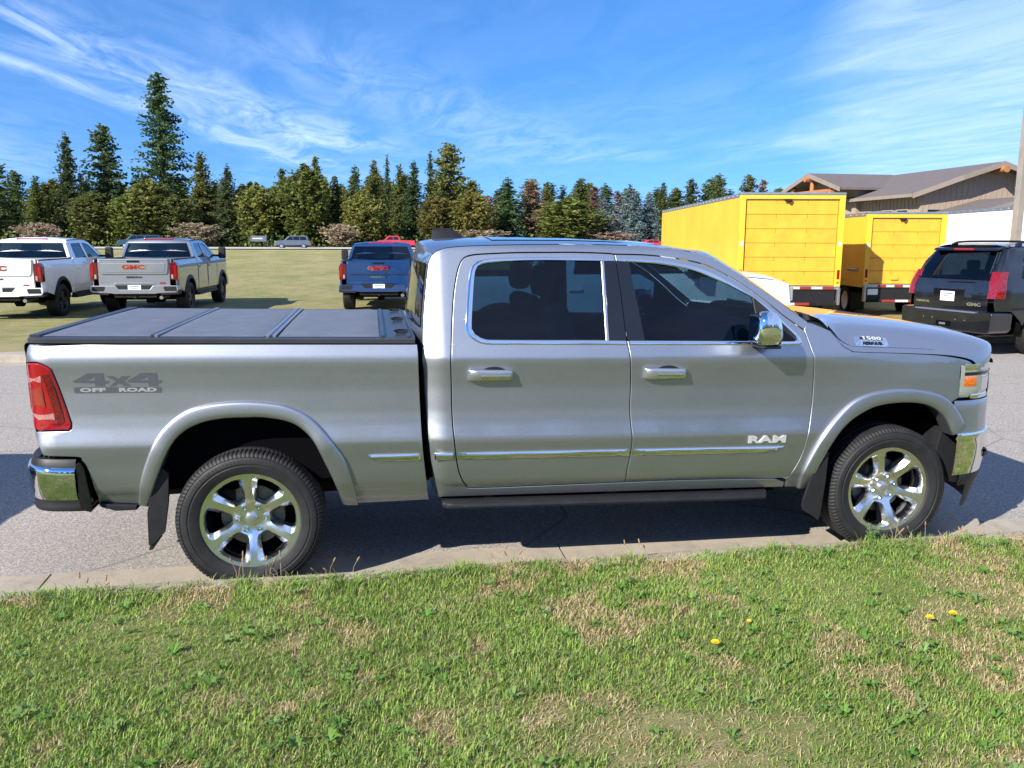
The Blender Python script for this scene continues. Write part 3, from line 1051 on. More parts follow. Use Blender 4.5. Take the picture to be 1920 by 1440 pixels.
def build_side(near):
    R_ = ram
    # doors
    rg = TR['rear_glass']
    hole_r = np.vstack([np.array(rg)[0:1] + [[.098, 0]], cr(rg[1:-1], 3), np.array([(2.043, 1.837), (2.107, 1.836)])])
    rd = panel('rear_door', arclist(g_rear, g_mid[1:-1], g_rlow[::-1][:-1]), 'silver', R_, side, [hole_r])
    fg = TR['front_glass']
    hole_f = np.vstack([np.array([(2.143, 1.836)]), cr(fg[1:-2], 3), np.array([(3.214, 1.383), (2.172, 1.387)])])
    fd = panel('front_door', arclist(g_ftop, g_flow[::-1][1:-1], g_mid[::-1][:-1]), 'silver', R_, side, [hole_f])
    # glass and pillar covers
    gl = np.vstack([np.array([(2.036, 1.385), (1.334, 1.386)]), np.array(rg[2:-1]) + [[-.006, 0]] * 11, np.array([(2.045, 1.842)])])
    panel('window_pane', gl, 'glass', rd, side, step=.06, inset=0, lift=-.010, flange=False)
    panel('pillar_cover', [(2.053, 1.842), (2.116, 1.841), (2.1235, 1.827), (2.1355, 1.671), (2.1437, 1.463), (2.1502, 1.384), (2.046, 1.384)], 'black_gloss', rd, side, inset=0, lift=.0025, depth=.02, bev=.003)
    panel('pillar_reflection_strip', [(2.036, 1.842), (2.054, 1.842), (2.047, 1.384), (2.028, 1.384)], 'satin', rd, side, inset=0, lift=-.001, depth=.02, bev=.003)  # bright reflection on the pillar cover's edge, built as a satin strip
    gl = np.vstack([np.array([(2.200, 1.838)]), np.array(fg[1:7]) + [[0, .006]] * 6, np.array([(2.975, 1.383), (2.257, 1.383)])])
    panel('window_pane', gl, 'glass', fd, side, step=.06, inset=0, lift=-.010, flange=False)
    panel('pillar_cover', [(2.1225, 1.842), (2.203, 1.838), (2.260, 1.384), (2.1558, 1.384), (2.1488, 1.463), (2.1405, 1.671), (2.1288, 1.827)], 'black_gloss', fd, side, inset=0, lift=.0025, depth=.02, bev=.003)
    panel('mirror_sail', [(2.972, 1.632), (3.062, 1.556), (3.158, 1.466), (3.216, 1.412), (3.217, 1.380), (2.995, 1.380)], 'black_plastic', fd, side, inset=0, lift=-.004, depth=.02, bev=.003)
    panel('window_divider', [(2.960, 1.638), (2.974, 1.632), (2.999, 1.381), (2.985, 1.381)], 'black_plastic', fd, side, inset=0, lift=-.002, depth=.02, bev=.003)
    # chrome window surrounds
    rt = TR['rear_trim']
    ring_part('window_trim', np.vstack([[(2.146, 1.362)], cr(rt[1:], 3)[:-1], [(2.112, 1.857)]]), np.vstack([[(2.146, 1.387)], cr(rg[1:], 3)[:-1], [(2.112, 1.838)]]), 'chrome', rd, .004)
    ft = TR['front_trim']
    ring_part('window_trim', np.vstack([[(2.132, 1.857)], cr(ft[1:11], 3)]), np.vstack([[(2.132, 1.838)], cr(fg[1:10], 3), [(3.212, 1.395)]]), 'chrome', fd, .004)
    ring_part('window_trim', [(3.246, 1.385), (3.236, 1.364), (3.1, 1.361), (2.168, 1.362)], [(3.213, 1.392), (3.206, 1.384), (3.1, 1.384), (2.168, 1.387)], 'chrome', fd, .004)
    # cab frame: rear pillar, roof rail, windscreen pillar, sill
    cab = arclist(cr(TR['cab_rear_low'][:6], 4)[::-1], roof_edge, np.array([(3.300, 1.493)]), np.array([(3.266, 1.449)]), g_ftop[::-1][1:-1], g_rear[::-1], g_rlow[1:-1], g_flow[:12], np.array([(3.205, .50), (3.205, .462), (2.64, .464), (1.82, .464)]))
    panel('cab_frame', cab, 'silver', R_, cab_side, step=.03)
    # bed side
    fl_o, fl_i = cr(TR['flare_r'], 4), cr(TR['arch_r'], 4)
    cut = lerp_curve(fl_o, fl_i, .35)
    L = TR['lamp']
    bed = arclist(np.array([(-1.06, 1.363), (-.6, 1.366), (-.14, 1.367), (.4, 1.367), (.944, 1.367)]), cr(TR['bed_front'], 4)[1:], np.array([(.998, .447), (.60, .434)]), cut[::-1],
                  np.array([(-.589, .477), (-.787, .497)]), cr(TR['bed_bot2'][1:], 3)[1:], np.array([(-1.05, .83), (-1.075, .895)]),
                  np.array(L)[[8, 7, 6, 5]], cr(np.array(L)[[5, 4, 3, 2, 1, 0]], 3)[1:], np.array([(-1.09, 1.29), (-1.085, 1.32), (-1.076, 1.346)]))
    bs = panel('bed_side', bed, 'silver', R_, side)
    flare('wheel_arch_flare', TR['flare_r'], TR['arch_r'], R_)
    # tail lamp
    tl = panel('tail_lamp', arclist(np.array(L)[[8, 7, 6, 5]], cr(np.array(L)[[5, 4, 3, 2, 1, 0]], 3)[1:], np.array([(-1.094, 1.215), (-1.096, 1.107), (-1.092, .971), (-1.074, .916)])), 'red_lens', R_, side, step=.03, inset=.004, lift=.006, bev=.006, depth=.03)
    for nm, key, mm in (('reversing_lens', 'lens_up', 'clear_lens'), ('brake_lens', 'lens_mid', 'brick_lens'), ('reversing_lens', 'lens_low', 'clear_lens')):
        panel(nm, TR[key], mm, tl, side, step=.03, inset=.003, lift=.010, bev=.004, depth=.01)
    panel('lamp_surround', [(-1.0, 1.21), (-.955, 1.215), (-.898, .955), (-.935, .935), (-1.03, .932), (-1.03, .948), (-.945, .955), (-.985, 1.155)], 'red_deep', tl, side, step=.03, inset=.002, lift=.008, bev=.003, depth=.01)
    # fender
    ff_o, ff_i = cr(TR['flare_f'], 4), cr(TR['arch_f'], 4)
    cutf = lerp_curve(ff_o, ff_i, .35)
    hg = cr(TR['hood_gap'], 4)
    HL = np.array(TR['headlight'])
    fender = arclist(g_flow[12:][:-1], np.array([(3.266, 1.452), (3.288, 1.494), (3.325, 1.489), (3.39, 1.466)]), hg[:-2], np.array([(4.415, 1.236)]), HL[[2, 1, 0, 11]], np.array([(4.345, 1.085), (4.362, 1.062), (4.318, 1.034)]), cutf[::-1][9:], np.array([(3.30, .462), (3.215, .462), (3.215, .51)]))
    panel('front_fender', fender, 'silver', R_, smooth_side)
    flare('wheel_arch_flare', TR['flare_f'], TR['arch_f'], R_)
    # wheel wells
    for cx, key in ((0.0, 'arch_r'), (3.898, 'arch_f')):
        c = resample(cr(TR[key], 4), 50)
        w = B()
        rows = []
        for dy, gs in ((.05, 1.0), (.10, 1.04), (.45, 1.04)):
            rows.append([(cx + (x - cx) * gs, float(side(x, z)) + dy, .39 + (float(zw(x, z)) - .39) * gs) for x, z in c])
        w.grid(rows)
        back = rows[-1]
        w.add(back + [(cx, back[0][1], .35)], [(i, i + 1, len(back)) for i in range(len(back) - 1)])
        w.build('wheel_well_liner', 'dark', R_, fix=False)
    # mouldings
    for nm, a, par in (('side_moulding', [(.660, .745), (.950, .739)], bs), ('side_moulding', [(1.030, .739), (1.138, .738)], R_), ('side_moulding', [(1.160, .738), (2.176, .739)], rd), ('side_moulding', [(2.196, .739), (3.15, .739)], fd)):
        n = 24
        xs = np.linspace(a[0][0], a[1][0], n)
        rows = []
        for zz_, dy in ((.006, .004), (.004, -.005), (-.002, -.009), (-.012, -.012), (-.030, -.010), (-.036, -.004), (-.037, .004)):
            row = []
            for i, x in enumerate(xs):
                k = 1.0
                if nm and a[0][0] == .660: k = min(1, .35 + (x - .66) / .06)
                if a[1][0] == 3.15: k = min(1, .15 + (3.15 - x) / .16)
                row.append(SP(x, .742 + zz_ * (k if zz_ < 0 else 1), dy if 0 < i < n - 1 else max(dy, -.002)))
            rows.append(row)
        q = B(); q.grid(rows); q.build(nm, 'chrome', par, angle=25)
    # door handles
    for par, x0, z0 in ((rd, 1.221, 1.195), (fd, 2.249, 1.199)):
        cup = B()
        rows = []
        for r, dy in ((1.0, -.001), (.9, .004), (.55, .012), (.05, .016)):
            rows.append([SP(x0 + .15 + .075 * r * math.cos(a), z0 + .032 * r * math.sin(a), dy - .003) for a in np.linspace(0, 2 * math.pi, 28, endpoint=False)])
        h = B()
        prof = [(0, .0, .026), (.004, .026, .031), (.02, .040, .033), (.06, .046, .033), (.13, .048, .032), (.20, .046, .031), (.235, .042, .029), (.252, .030, .026), (.258, .0, .022)]
        rows = []
        for (dx, out, hz) in prof:
            row = []
            for k in range(14):
                a = 2 * math.pi * k / 14
                cx_, sx_ = math.cos(a), math.sin(a)
                e = .55
                zz_ = hz * math.copysign(abs(sx_) ** e, sx_); oo = (math.copysign(abs(cx_) ** e, cx_) * .5 + .5) * out
                row.append(SP(x0 + dx, z0 + zz_, -oo))
            rows.append(row)
        h.grid(rows, close=True)
        hd = h.build('door_handle', 'satin', par, angle=55)
        ins = B()
        rows = []
        for zz_, dd in ((.008, .046), (.004, .0505), (-.012, .0505), (-.018, .046)):
            rows.append([SP(x0 + .07 + t * .165, z0 + zz_ - .004, -dd) for t in np.linspace(0, 1, 8)])
        ins.grid(rows); ins.build('handle_insert', 'chrome', hd)
        gp = B()
        rows = []
        for r, dy in ((1.0, -.002), (.8, -.0015), (.0, -.001)):
            rows.append([SP(x0 + .15 + .075 * r * math.cos(a), z0 + .010 + .036 * r * math.sin(a), dy) for a in np.linspace(0, 2 * math.pi, 24, endpoint=False)])
        gp.grid(rows, close=True); gp.build('handle_recess_shade', 'black_plastic', hd)  # flat dark disc standing for the shade behind the handle
    # mirror
    mr = B()
    secs = []
    for y, sc, dx in ((-.045, .55, .02), (-.065, .9, .0), (-.09, 1.0, -.004), (-.15, 1.05, -.01), (-.205, 1.02, -.016), (-.232, .9, -.018), (-.246, .64, -.018), (-.250, .2, -.018)):
        pts = []
        for k in range(40):
            a = 2 * math.pi * k / 40
            c_, s_ = math.cos(a), math.sin(a)
            ex = .72
            X = .088 * math.copysign(abs(c_) ** ex, c_); Z = .108 * math.copysign(abs(s_) ** ex, s_)
            X *= (1 - .22 * (Z / .108) * (1 if X > 0 else .25))      # leading face slopes forward-down
            pts.append((2.948 + dx + X * sc * .86, y, 1.452 + Z * sc * .88))
        secs.append(pts)
    mr.grid(secs, close=True)
    mr.add(secs[-1], [tuple(range(40))]); mr.add(secs[0], [tuple(range(40))[::-1]])
    mo = mr.build('wing_mirror', 'chrome', fd, angle=60)
    mb = B(); mb.box(2.90, 3.01, -.215, -.03, 1.338, 1.358, .009); mb.build('mirror_base', 'black_plastic', mo)
    ma = B(); ma.box(2.93, 3.05, -.14, .01, 1.352, 1.395, .015); ma.build('mirror_arm', 'black_plastic', mo)
    mg = B(); mg.box(2.868, 2.888, -.215, -.075, 1.368, 1.53, .008); mg.build('mirror_glass_frame', 'black_plastic', mo)
    ml = B(); ml.box(2.863, 2.869, -.208, -.082, 1.376, 1.522, .002); ml.build('mirror_glass', 'chrome', mo)
    q = B(); q.box(1.1, 3.15, .07, .16, .40, .50); q.build('sill_dark_fill', 'dark', R_)  # near-black box added to fill the gap between sill and running board
    # running board
    rb = B()
    path = [(1.075, .03, zw(1.075, .428)), (1.2, -.005, zw(1.2, .427)), (2.0, -.01, zw(2.0, .427)), (2.95, -.01, zw(2.95, .427)), (3.05, .01, zw(3.05, .428)), (3.09, .06, zw(3.09, .430))]
    pr = [(-.035, .0), (-.03, .014), (.0, .02), (.08, .02), (.1, .012), (.1, -.012), (.08, -.018), (.0, -.018), (-.03, -.013)]
    rows = [[(x, y + a, z + b) for a, b in pr] for x, y, z in cr(path, 5)]
    rb.grid(rows, close=True); rb.add(rows[0], [tuple(range(9))]); rb.add(rows[-1], [tuple(range(9))[::-1]])
    rbo = rb.build('running_board', 'black_plastic', R_, angle=40)
    for x in (1.35, 2.1, 2.85):
        q = B(); q.box(x - .03, x + .03, .06, .35, zw(x, .40), zw(x, .47), .008); q.build('bracket', 'under', rbo)
    # mud flaps
    for pts, y0, y1 in (([(-.445, .69), (-.50, .60), (-.535, .44), (-.540, .26), (-.528, .252), (-.45, .33), (-.42, .50), (-.41, .66)], -.02, .22), ([(3.40, .72), (3.36, .58), (3.305, .40), (3.30, .355), (3.415, .262), (3.425, .30), (3.445, .50), (3.455, .70)], -.035, .16)):
        xm = np.mean([q[0] for q in pts])
        q = B()
        if pts[0][0] < 0:
            q.prism([(x, float(zw(x, z))) for x, z in pts], 'y', y0, y0 + .02, .004)
            q.prism([(-.545, .26), (-.525, .26), (-.43, .68), (-.45, .69)], 'y', y0 + .02, y1, .003)
        else:
            q.prism([(x, float(zw(x, z))) for x, z in pts], 'y', y0, y0 + .02, .004)
            q.prism([(3.405, .24), (3.425, .24), (3.45, .64), (3.43, .65)], 'y', y0 + .02, y1, .003)
        q.build('mud_flap', 'black_plastic', R_)
    # sill rubber below bed
    q = B(); q.prism([(-.785, float(zw(-.78, .495))), (-.592, float(zw(-.59, .478))), (-.59, float(zw(-.59, .455))), (-.70, float(zw(-.70, .452))), (-.77, float(zw(-.78, .475)))], 'y', .0, .25, .004); q.build('bed_lower_guard', 'black_plastic', R_)
    # front fascia liner
    q = B(); q.prism([(4.255, .62), (4.285, .775), (4.40, .775), (4.44, .53), (4.43, .40), (4.30, .42)], 'y', .06, .30, .01); q.build('splash_shield', 'black_plastic', R_)
    # lettering
    if True:
        v, f = text_mesh('RAM', .060, .004, bold=.0025, sx=1.9, spacing=1.12)
        letter_on_side('door_lettering', v, f, 3.036, .790, 'badge', fd, .003)
        v, f = text_mesh('LIMITED', .022, .001, sx=1.5, spacing=1.35)
        letter_on_side('moulding_lettering', v, f, 3.03, .726, 'satin', fd, .0135)
        # 4x4 OFF ROAD decal
        s_ = .236
        four = [(450, 315), (572, 254), (697, 254), (697, 308), (740, 316), (714, 334), (700, 334), (697, 354), (622, 354), (622, 330), (465, 326)]
        fhole = [(556, 310), (622, 284), (622, 308)]
        ex = [(708, 275), (770, 275), (812, 296), (838, 276), (908, 276), (850, 314), (910, 354), (850, 354), (806, 330), (776, 354), (734, 354), (786, 316)]

        def D2(p, dx=0):
            # crop pixel -> side surface (decal box -0.85..-0.403, 1.11..1.216)
            x = -.849 + (p[0] + dx - 450) / 710 * .446
            z = 1.2155 - (p[1] - 254) / 152 * .107
            return (x if MIR is None else (-.626 * 2 - x), z)
        dec = panel('off_road_decal', [D2(p) for p in four], 'decal', bs, side, holes=[[D2(p) for p in fhole]], step=.03, inset=0, lift=.0012, flange=False)
        panel('decal_character', [D2(p) for p in ex], 'decal', dec, side, step=.03, inset=0, lift=.0012, flange=False)
        panel('decal_character', [D2(p, 421) for p in four], 'decal', dec, side, holes=[[D2(p, 421) for p in fhole]], step=.03, inset=0, lift=.0012, flange=False)
        panel('decal_bar', [D2(p) for p in [(462, 361), (1136, 361), (1145, 372), (1145, 392), (1134, 406), (462, 406), (453, 394), (453, 372)]], 'decal', dec, side, step=.03, inset=0, lift=.0012, flange=False)
        for word, xo, sxx in (('OFF', -.755, 2.5), ('ROAD', -.533, 2.35)):
            v, f = text_mesh(word, .0275, 0, bold=.0014, sx=sxx, spacing=1.06)
            letter_on_side('decal_lettering', v, f, xo if MIR is None else -1.252 - xo, 1.1245, 'decal_edge', dec, .0022)


MIR = None
build_side(True)
MIR = YC
build_side(False)
MIR = None

# ---- roof, glass, hood, nose, tail ---------------------------------
def half_sweep(fn_row, n=17):
    """rows from near edge to far edge, mirrored about the centre plane"""
    return n


def edge_at(x):
    i = roof_edge
    k = np.argsort(i[:, 0])
    return float(np.interp(x, i[k, 0], i[k, 1]))


zc_roof = lambda x: float(pchip([1.0, 1.06, 1.2, 1.5, 1.9, 2.2, 2.45, 2.62, 2.8], [1.905, 1.935, 1.955, 1.966, 1.968, 1.962, 1.948, 1.928, 1.89], np.array([x]))[0])
TS = np.concatenate([[0, .02, .05, .09, .14, .2, .28, .38, .5, .64, .8, 1.0]])
rows = []
for x in np.concatenate([np.linspace(1.05, 1.3, 8), np.linspace(1.4, 2.64, 20)]):
    ze = edge_at(x); ye = float(cab_side(x, ze)); zc = max(zc_roof(x), ze + .01)
    half = []
    for t in TS:
        bx = x - (.045 * (1 - (1 - t) ** 2)) * max(0, 1 - (x - 1.05) / .35) + .05 * (1 - (1 - t) ** 2) * max(0, (x - 2.2) / .44)
        half.append((bx, ye + (YC - ye) * t, float(zw(x, ze + (zc - ze) * (1 - (1 - t) ** 2.6)))))
    rows.append(half + [(a, 2 * YC - b, c) for a, b, c in half[-2::-1]])
roof_first, roof_last = rows[0], rows[-1]
q = B(); q.grid(rows); roof = q.build('roof_skin', 'silver', ram, angle=60)
# roof glass panel
rows2 = []
for x in np.linspace(1.42, 2.28, 14):
    ze = edge_at(x); ye = float(side(x, ze)); zc = zc_roof(x)
    half = []
    for t in (.26, .4, .6, .8, 1.0):
        half.append((x, ye + (YC - ye) * t, float(zw(x, ze + (zc - ze) * (1 - (1 - t) ** 2.6))) + .004))
    rows2.append(half + [(a, 2 * YC - b, c) for a, b, c in half[-2::-1]])
q = B(); q.grid(rows2); q.build('sunroof', 'black_gloss', roof, fix=True)
# aerial housing and high brake lamp
q = B()
rows2 = []
for x, h, w in ((1.10, .03, .05), (1.105, .062, .055), (1.13, .074, .055), (1.22, .075, .05), (1.27, .05, .04), (1.315, .012, .03), (1.32, -.01, .02)):
    zb = float(zw(x, 1.93))
    rows2.append([(x, YC - w * 1.25 - .0, zb), (x, YC - w * .75, zb + h * .8 + .01), (x, YC - w * .3, zb + h + .015), (x, YC + w * .3, zb + h + .015), (x, YC + w * .75, zb + h * .8 + .01), (x, YC + w * 1.25, zb)])
q.grid(rows2); q.add(rows2[0], [(0, 1, 2, 3, 4, 5)]); q.build('shark_fin_aerial', 'black_plastic', roof, angle=50)
# windscreen
WE = roof_edge[roof_edge[:, 0] > 2.66]
rows = [roof_last]
for x, z in WE:
    ye = float(side(x, z))
    half = []
    for t in TS:
        b_ = 1 - (1 - t) ** 2.2
        half.append((x + .20 * b_ + .0, ye + (YC - ye) * t, float(zw(x, z)) + .030 * b_ * (1 - (x - 2.6) / .7)))
    rows.append(half + [(a, 2 * YC - b, c) for a, b, c in half[-2::-1]])
q = B(); q.grid(rows); q.build('windscreen', 'glass_clear', ram)
# cowl
q = B()
rows2 = []
for dx, dzz in ((-.05, .0), (.04, -.01), (.16, -.03), (.22, -.06)):
    last = rows[-1]
    rows2.append([(a + dx * (.6 + .4 * math.sin(math.pi * i / (len(last) - 1))), b, c + dzz - .012) for i, (a, b, c) in enumerate(last)])
q.grid(rows2); cowl = q.build('cowl_panel', 'black_plastic', ram)
for y0, ln in ((.25, .55), (.95, .6)):
    q = B(); q.tube([(3.40, y0, 1.475), (3.43, y0 + .1, 1.487), (3.45, y0 + ln, 1.50)], .009, 6); q.tube([(3.40, y0 - .02, 1.45), (3.40, y0, 1.485)], .022, 8)
    q.build('wiper', 'black_plastic', cowl)
# back of the cab
CE = resample(cr(TR['cab_rear_low'][5::-1] + TR['cab_rear'][1:6], 4), 44)
rows = []
for x, z in CE:
    ye = float(cab_side(x, z))
    half = [(x - .045 * (1 - (1 - t) ** 2.5) - .0, ye + (YC - ye) * t, float(zw(x, z + .03 * t * max(0, z - 1.7) * 4))) for t in TS]
    rows.append(half + [(a, 2 * YC - b, c) for a, b, c in half[-2::-1]])
rows.append([(a * .5 + c0 * .5 - .012, b * .5 + c1 * .5, c * .4 + c2 * .6) for (a, b, c), (c0, c1, c2) in zip(rows[-1], roof_first)])
rows.append(roof_first)
q = B(); q.grid(rows); back = q.build('cab_back', 'silver', ram, angle=60)
gl = [r for r, (x, z) in zip(rows, CE) if 1.42 < z < 1.83]
q = B(); q.grid([[(a - .006, b, c) for a, b, c in r[2:-2]] for r in gl]); q.build('rear_window', 'black_gloss', back)

# hood
hg = cr(TR['hood_gap'], 6)
N_ = 34
he = resample(hg, N_)
zc_h = lambda x: float(pchip([3.3, 3.6, 4.0, 4.25, 4.45, 4.62, 4.74, 4.80, 4.84], [1.535, 1.52, 1.495, 1.472, 1.446, 1.405, 1.352, 1.305, 1.262], np.array([x]))[0])
HT = np.array([0, .012, .03, .06, .10, .15, .20, .25, .30, .36, .44, .55, .7, .85, 1.0])
GV = pchip([0, .03, .08, .15, .22, .28, .34, .5, .75, 1.0], [0, .16, .42, .66, .78, .83, .895, .965, .992, 1.0], HT)
rows = []
for i, (x, z) in enumerate(he):
    s_ = i / (N_ - 1)
    xs0, xs1 = he[0][0], he[-1][0]
    k = (x - xs0) / (xs1 - xs0)
    xc = 3.50 + k * (4.835 - 3.50)
    ye = float(smooth_side(np.array([x]), np.array([z]))[0]) + .003
    half = []
    for t, gv in zip(HT, GV):
        fx = 1 - (1 - t) ** (1.0 + 1.6 * k)
        xx = x + (xc - x) * fx
        yn = (ye + (YC - ye) * t) + .042
        xn = float(np.interp(yn, [q_[1] for q_ in NOSE], [q_[0] for q_ in NOSE]))
        xx = xx * (1 - k ** 4) + max(x, xn - .004) * k ** 4
        zz_ = z + (zc_h(xx) - z) * gv
        half.append((xx, ye + (YC - ye) * t, float(zw(xx, zz_))))
    rows.append(half + [(a, 2 * YC - b, c) for a, b, c in half[-2::-1]])
rows.append([(a + .012, b, c - .02) for a, b, c in rows[-1]])
rows.append([(a - .005, b, c - .05) for a, b, c in rows[-1]])
q = B(); q.grid(rows); hood = q.build('hood', 'silver', ram, angle=40)
hood_rows = rows
# gap shadow under the hood edge, put in as a near-black strip
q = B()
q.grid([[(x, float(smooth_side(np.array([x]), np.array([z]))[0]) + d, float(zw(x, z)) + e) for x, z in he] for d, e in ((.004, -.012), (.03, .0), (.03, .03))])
q.build('hood_gap_shadow', 'dark', ram, fix=False)


# hood badges
def hood_point(x, t):
    """near-side hood surface at station x and lateral fraction t"""
    A = np.array([r[:len(HT)] for r in hood_rows[:N_]])
    j = np.interp(t, HT, np.arange(len(HT))); j0 = int(min(j, len(HT) - 2)); w = j - j0
    c = A[:, j0] * (1 - w) + A[:, j0 + 1] * w
    return Vector((x, float(np.interp(x, c[:, 0], c[:, 1])), float(np.interp(x, c[:, 0], c[:, 2]))))


def on_hood(u, v_):
    """u along x (3.60..3.85), v 0..1 up the hood flank"""
    return hood_point(u, .030 + .055 * v_)


def hood_patch(name, x0, x1, v0, v1, m, parent, lift, n=10, k=5):
    rows_ = []
    for j in range(k):
        vv = v0 + (v1 - v0) * j / (k - 1)
        row = []
        for i in range(n):
            xx = x0 + (x1 - x0) * i / (n - 1)
            p_ = on_hood(xx, vv)
            edge = min(i, n - 1 - i, j, k - 1 - j)
            nn = Vector((0, -.75, .66))
            row.append(tuple(p_ + nn * (lift if edge else -.004)))
        rows_.append(row)
    q_ = B(); q_.grid(rows_)
    return q_.build(name, m, parent, angle=50)


for side_k in (0, 1):
    MIR = None if side_k == 0 else YC
    bd = hood_patch('hood_badge', 3.605, 3.845, -.05, 1.05, 'chrome', hood, .008)
    hood_patch('badge_slot', 3.632, 3.822, .50, .93, 'black_gloss', bd, .0105)
    for body, sz, vm, mm, sx in (('1500', .030, .71, 'badge', 2.05), ('HEMI 5.7L', .019, .22, 'black_gloss', 1.45)):
        v, f = text_mesh(body, sz, .0015, bold=.001, sx=sx, spacing=1.1)
        P_ = []
        for a in v:
            xx = 3.726 + (a[0] if MIR is None else -a[0])
            vv = vm + a[1] / .062
            P_.append(tuple(on_hood(xx, vv) + Vector((0, -.75, .66)) * (.0125 + a[2])))
        mk('badge_lettering', P_, [q_ if MIR is None else q_[::-1] for q_ in f], mm, bd, False)
MIR = None

# ---- nose -----------------------------------------------------------
nose = cr([(4.20, -.001)] + [(a, b) for a, b in NOSE[2:]], 5)          # (x, inward offset)


def nose_pts(c, dx=0.0, n=90):
    """full-width plan curve, near side to far side; c = base y"""
    q_ = resample(nose, n)
    left = [(x + dx * min(1, max(0, (y - 0.0) / .25 + .2)), c + y - dx * .35 * (1 - min(1, y / .3))) for x, y in q_]
    left = [(x, y if y < YC else YC) for x, y in left]
    return left


def nose_strip(name, m, levels, y0=-.042, xmin=4.2, xmax=9, ymax=9, parent=None, both=True, angle=45):
    """levels: (z', forward offset) rows of the wrap-round strip"""
    rows_ = []
    for zp, dx in levels:
        L_ = [p_ for p_ in nose_pts(y0, dx) if xmin <= p_[0] <= xmax and p_[1] <= ymax]
        R2 = [(x, 2 * YC - y) for x, y in L_[::-1]]
        if both and ymax > YC: rows_.append([(x, y, float(zw(x, zp))) for x, y in L_ + R2[1:]])
        else: rows_.append([(x, y, float(zw(x, zp))) for x, y in L_])
    n = min(len(r) for r in rows_)
    if len(set(len(r) for r in rows_)) > 1:
        rows_ = [[tuple(p_) for p_ in resample(r, n)] for r in rows_]
    q_ = B(); q_.grid(rows_)
    return q_.build(name, m, parent or ram, angle=angle)


fascia = nose_strip('front_fascia', 'silver', [(1.012, .0), (1.008, .006), (.95, .010), (.88, .008), (.82, .012), (.798, .016), (.795, .0)], xmin=4.275)
gr = nose_strip('grille', 'black_gloss', [(1.245, -.03), (1.22, .0), (1.10, .008), (1.03, .006), (1.0, -.01)], xmin=4.60)
for zp in (1.05, 1.10, 1.15, 1.20):
    nose_strip('grille_bar', 'chrome', [(zp - .012, .006), (zp - .008, .013), (zp + .008, .013), (zp + .012, .006)], xmin=4.74, parent=gr)
nose_strip('grille_frame', 'chrome', [(1.225, .0), (1.23, .022), (1.25, .016), (1.262, -.02)], xmin=4.66, parent=gr)
bump = nose_strip('front_bumper', 'chrome', [(.80, -.01), (.802, .022), (.792, .030), (.772, .034), (.762, .024), (.70, .024), (.62, .018), (.55, .004), (.532, -.002), (.528, -.03)], xmin=4.30, y0=-.048)
nose_strip('bumper_valance', 'black_plastic', [(.535, -.005), (.53, .004), (.47, -.02), (.455, -.035)], xmin=4.36, y0=-.046, parent=bump)
nose_strip('air_dam', 'black_plastic', [(.46, -.03), (.455, -.02), (.38, -.05), (.30, -.08)], xmin=4.44, y0=-.035, parent=bump)
for s_ in (0, 1):
    MIR = None if s_ == 0 else YC
    hl = nose_strip('headlamp', 'lamp_clear', [(1.240, -.03), (1.232, .0), (1.215, .003), (1.15, .003), (1.08, .003), (1.045, .002), (1.03, -.02)], xmin=4.295, xmax=4.72, ymax=.45, y0=-.040, both=False)
    nose_strip('brow', 'chrome', [(1.243, -.01), (1.238, .006), (1.205, .006), (1.198, .0)], xmin=4.33, xmax=4.70, ymax=.45, y0=-.040, both=False, parent=hl)
    nose_strip('lower_trim', 'chrome', [(1.052, .0), (1.047, .006), (1.028, .006), (1.020, .0)], xmin=4.40, xmax=4.72, ymax=.45, y0=-.040, both=False, parent=hl)
    nose_strip('turn_signal', 'amber', [(1.165, .0), (1.158, .006), (1.105, .006), (1.098, .0)], xmin=4.325, xmax=4.45, ymax=.45, y0=-.041, both=False, parent=hl)
    nose_strip('lamp_housing', 'black_gloss', [(1.195, .0), (1.188, .005), (1.172, .005), (1.168, .0)], xmin=4.325, xmax=4.72, ymax=.45, y0=-.0405, both=False, parent=hl)
    nose_strip('projector', 'chrome', [(1.165, .0), (1.158, .0055), (1.075, .0055), (1.068, .0)], xmin=4.50, xmax=4.62, ymax=.45, y0=-.0405, both=False, parent=hl)
    q = B(); q.lathe([(.0, 0), (.03, 0), (.034, -.012), (.02, -.02)], (4.60, .08, .60), 'y', 16); q.build('tow_hook_eye', 'black_plastic', bump)
MIR = None

# ---- tail -----------------------------------------------------------
tg = B()
prof = [(-1.05, .79), (-1.078, .90), (-1.09, 1.05), (-1.093, 1.20), (-1.092, 1.30), (-1.095, 1.345), (-1.085, 1.366), (-1.05, 1.374)]
rows = []
for x, z in cr(prof, 4):
    half = [(x - .05 * (1 - (1 - t) ** 3), .042 + (YC - .042) * t, float(zw(x, z))) for t in TS]
    rows.append(half + [(a, 2 * YC - b, c) for a, b, c in half[-2::-1]])
tg.grid(rows)
tgo = tg.build('tailgate', 'silver', ram, angle=50)
q = B(); q.box(-1.165, -1.14, YC - .16, YC + .16, 1.16, 1.22, .008); q.build('tailgate_handle', 'black_gloss', tgo)
v, f = text_mesh('RAM', .17, .008, bold=.006, sx=1.6)
mk('tailgate_lettering', [(-1.158 - a[2], YC - a[0], 1.08 + a[1]) for a in v], f, 'chrome', tgo, False)
# rear bumper: wrap round
rear_plan = cr([(-.805, -.035), (-.90, -.040), (-1.0, -.030), (-1.06, -.008), (-1.11, .04), (-1.145, .12), (-1.17, .25), (-1.19, .5), (-1.20, .99)], 5)


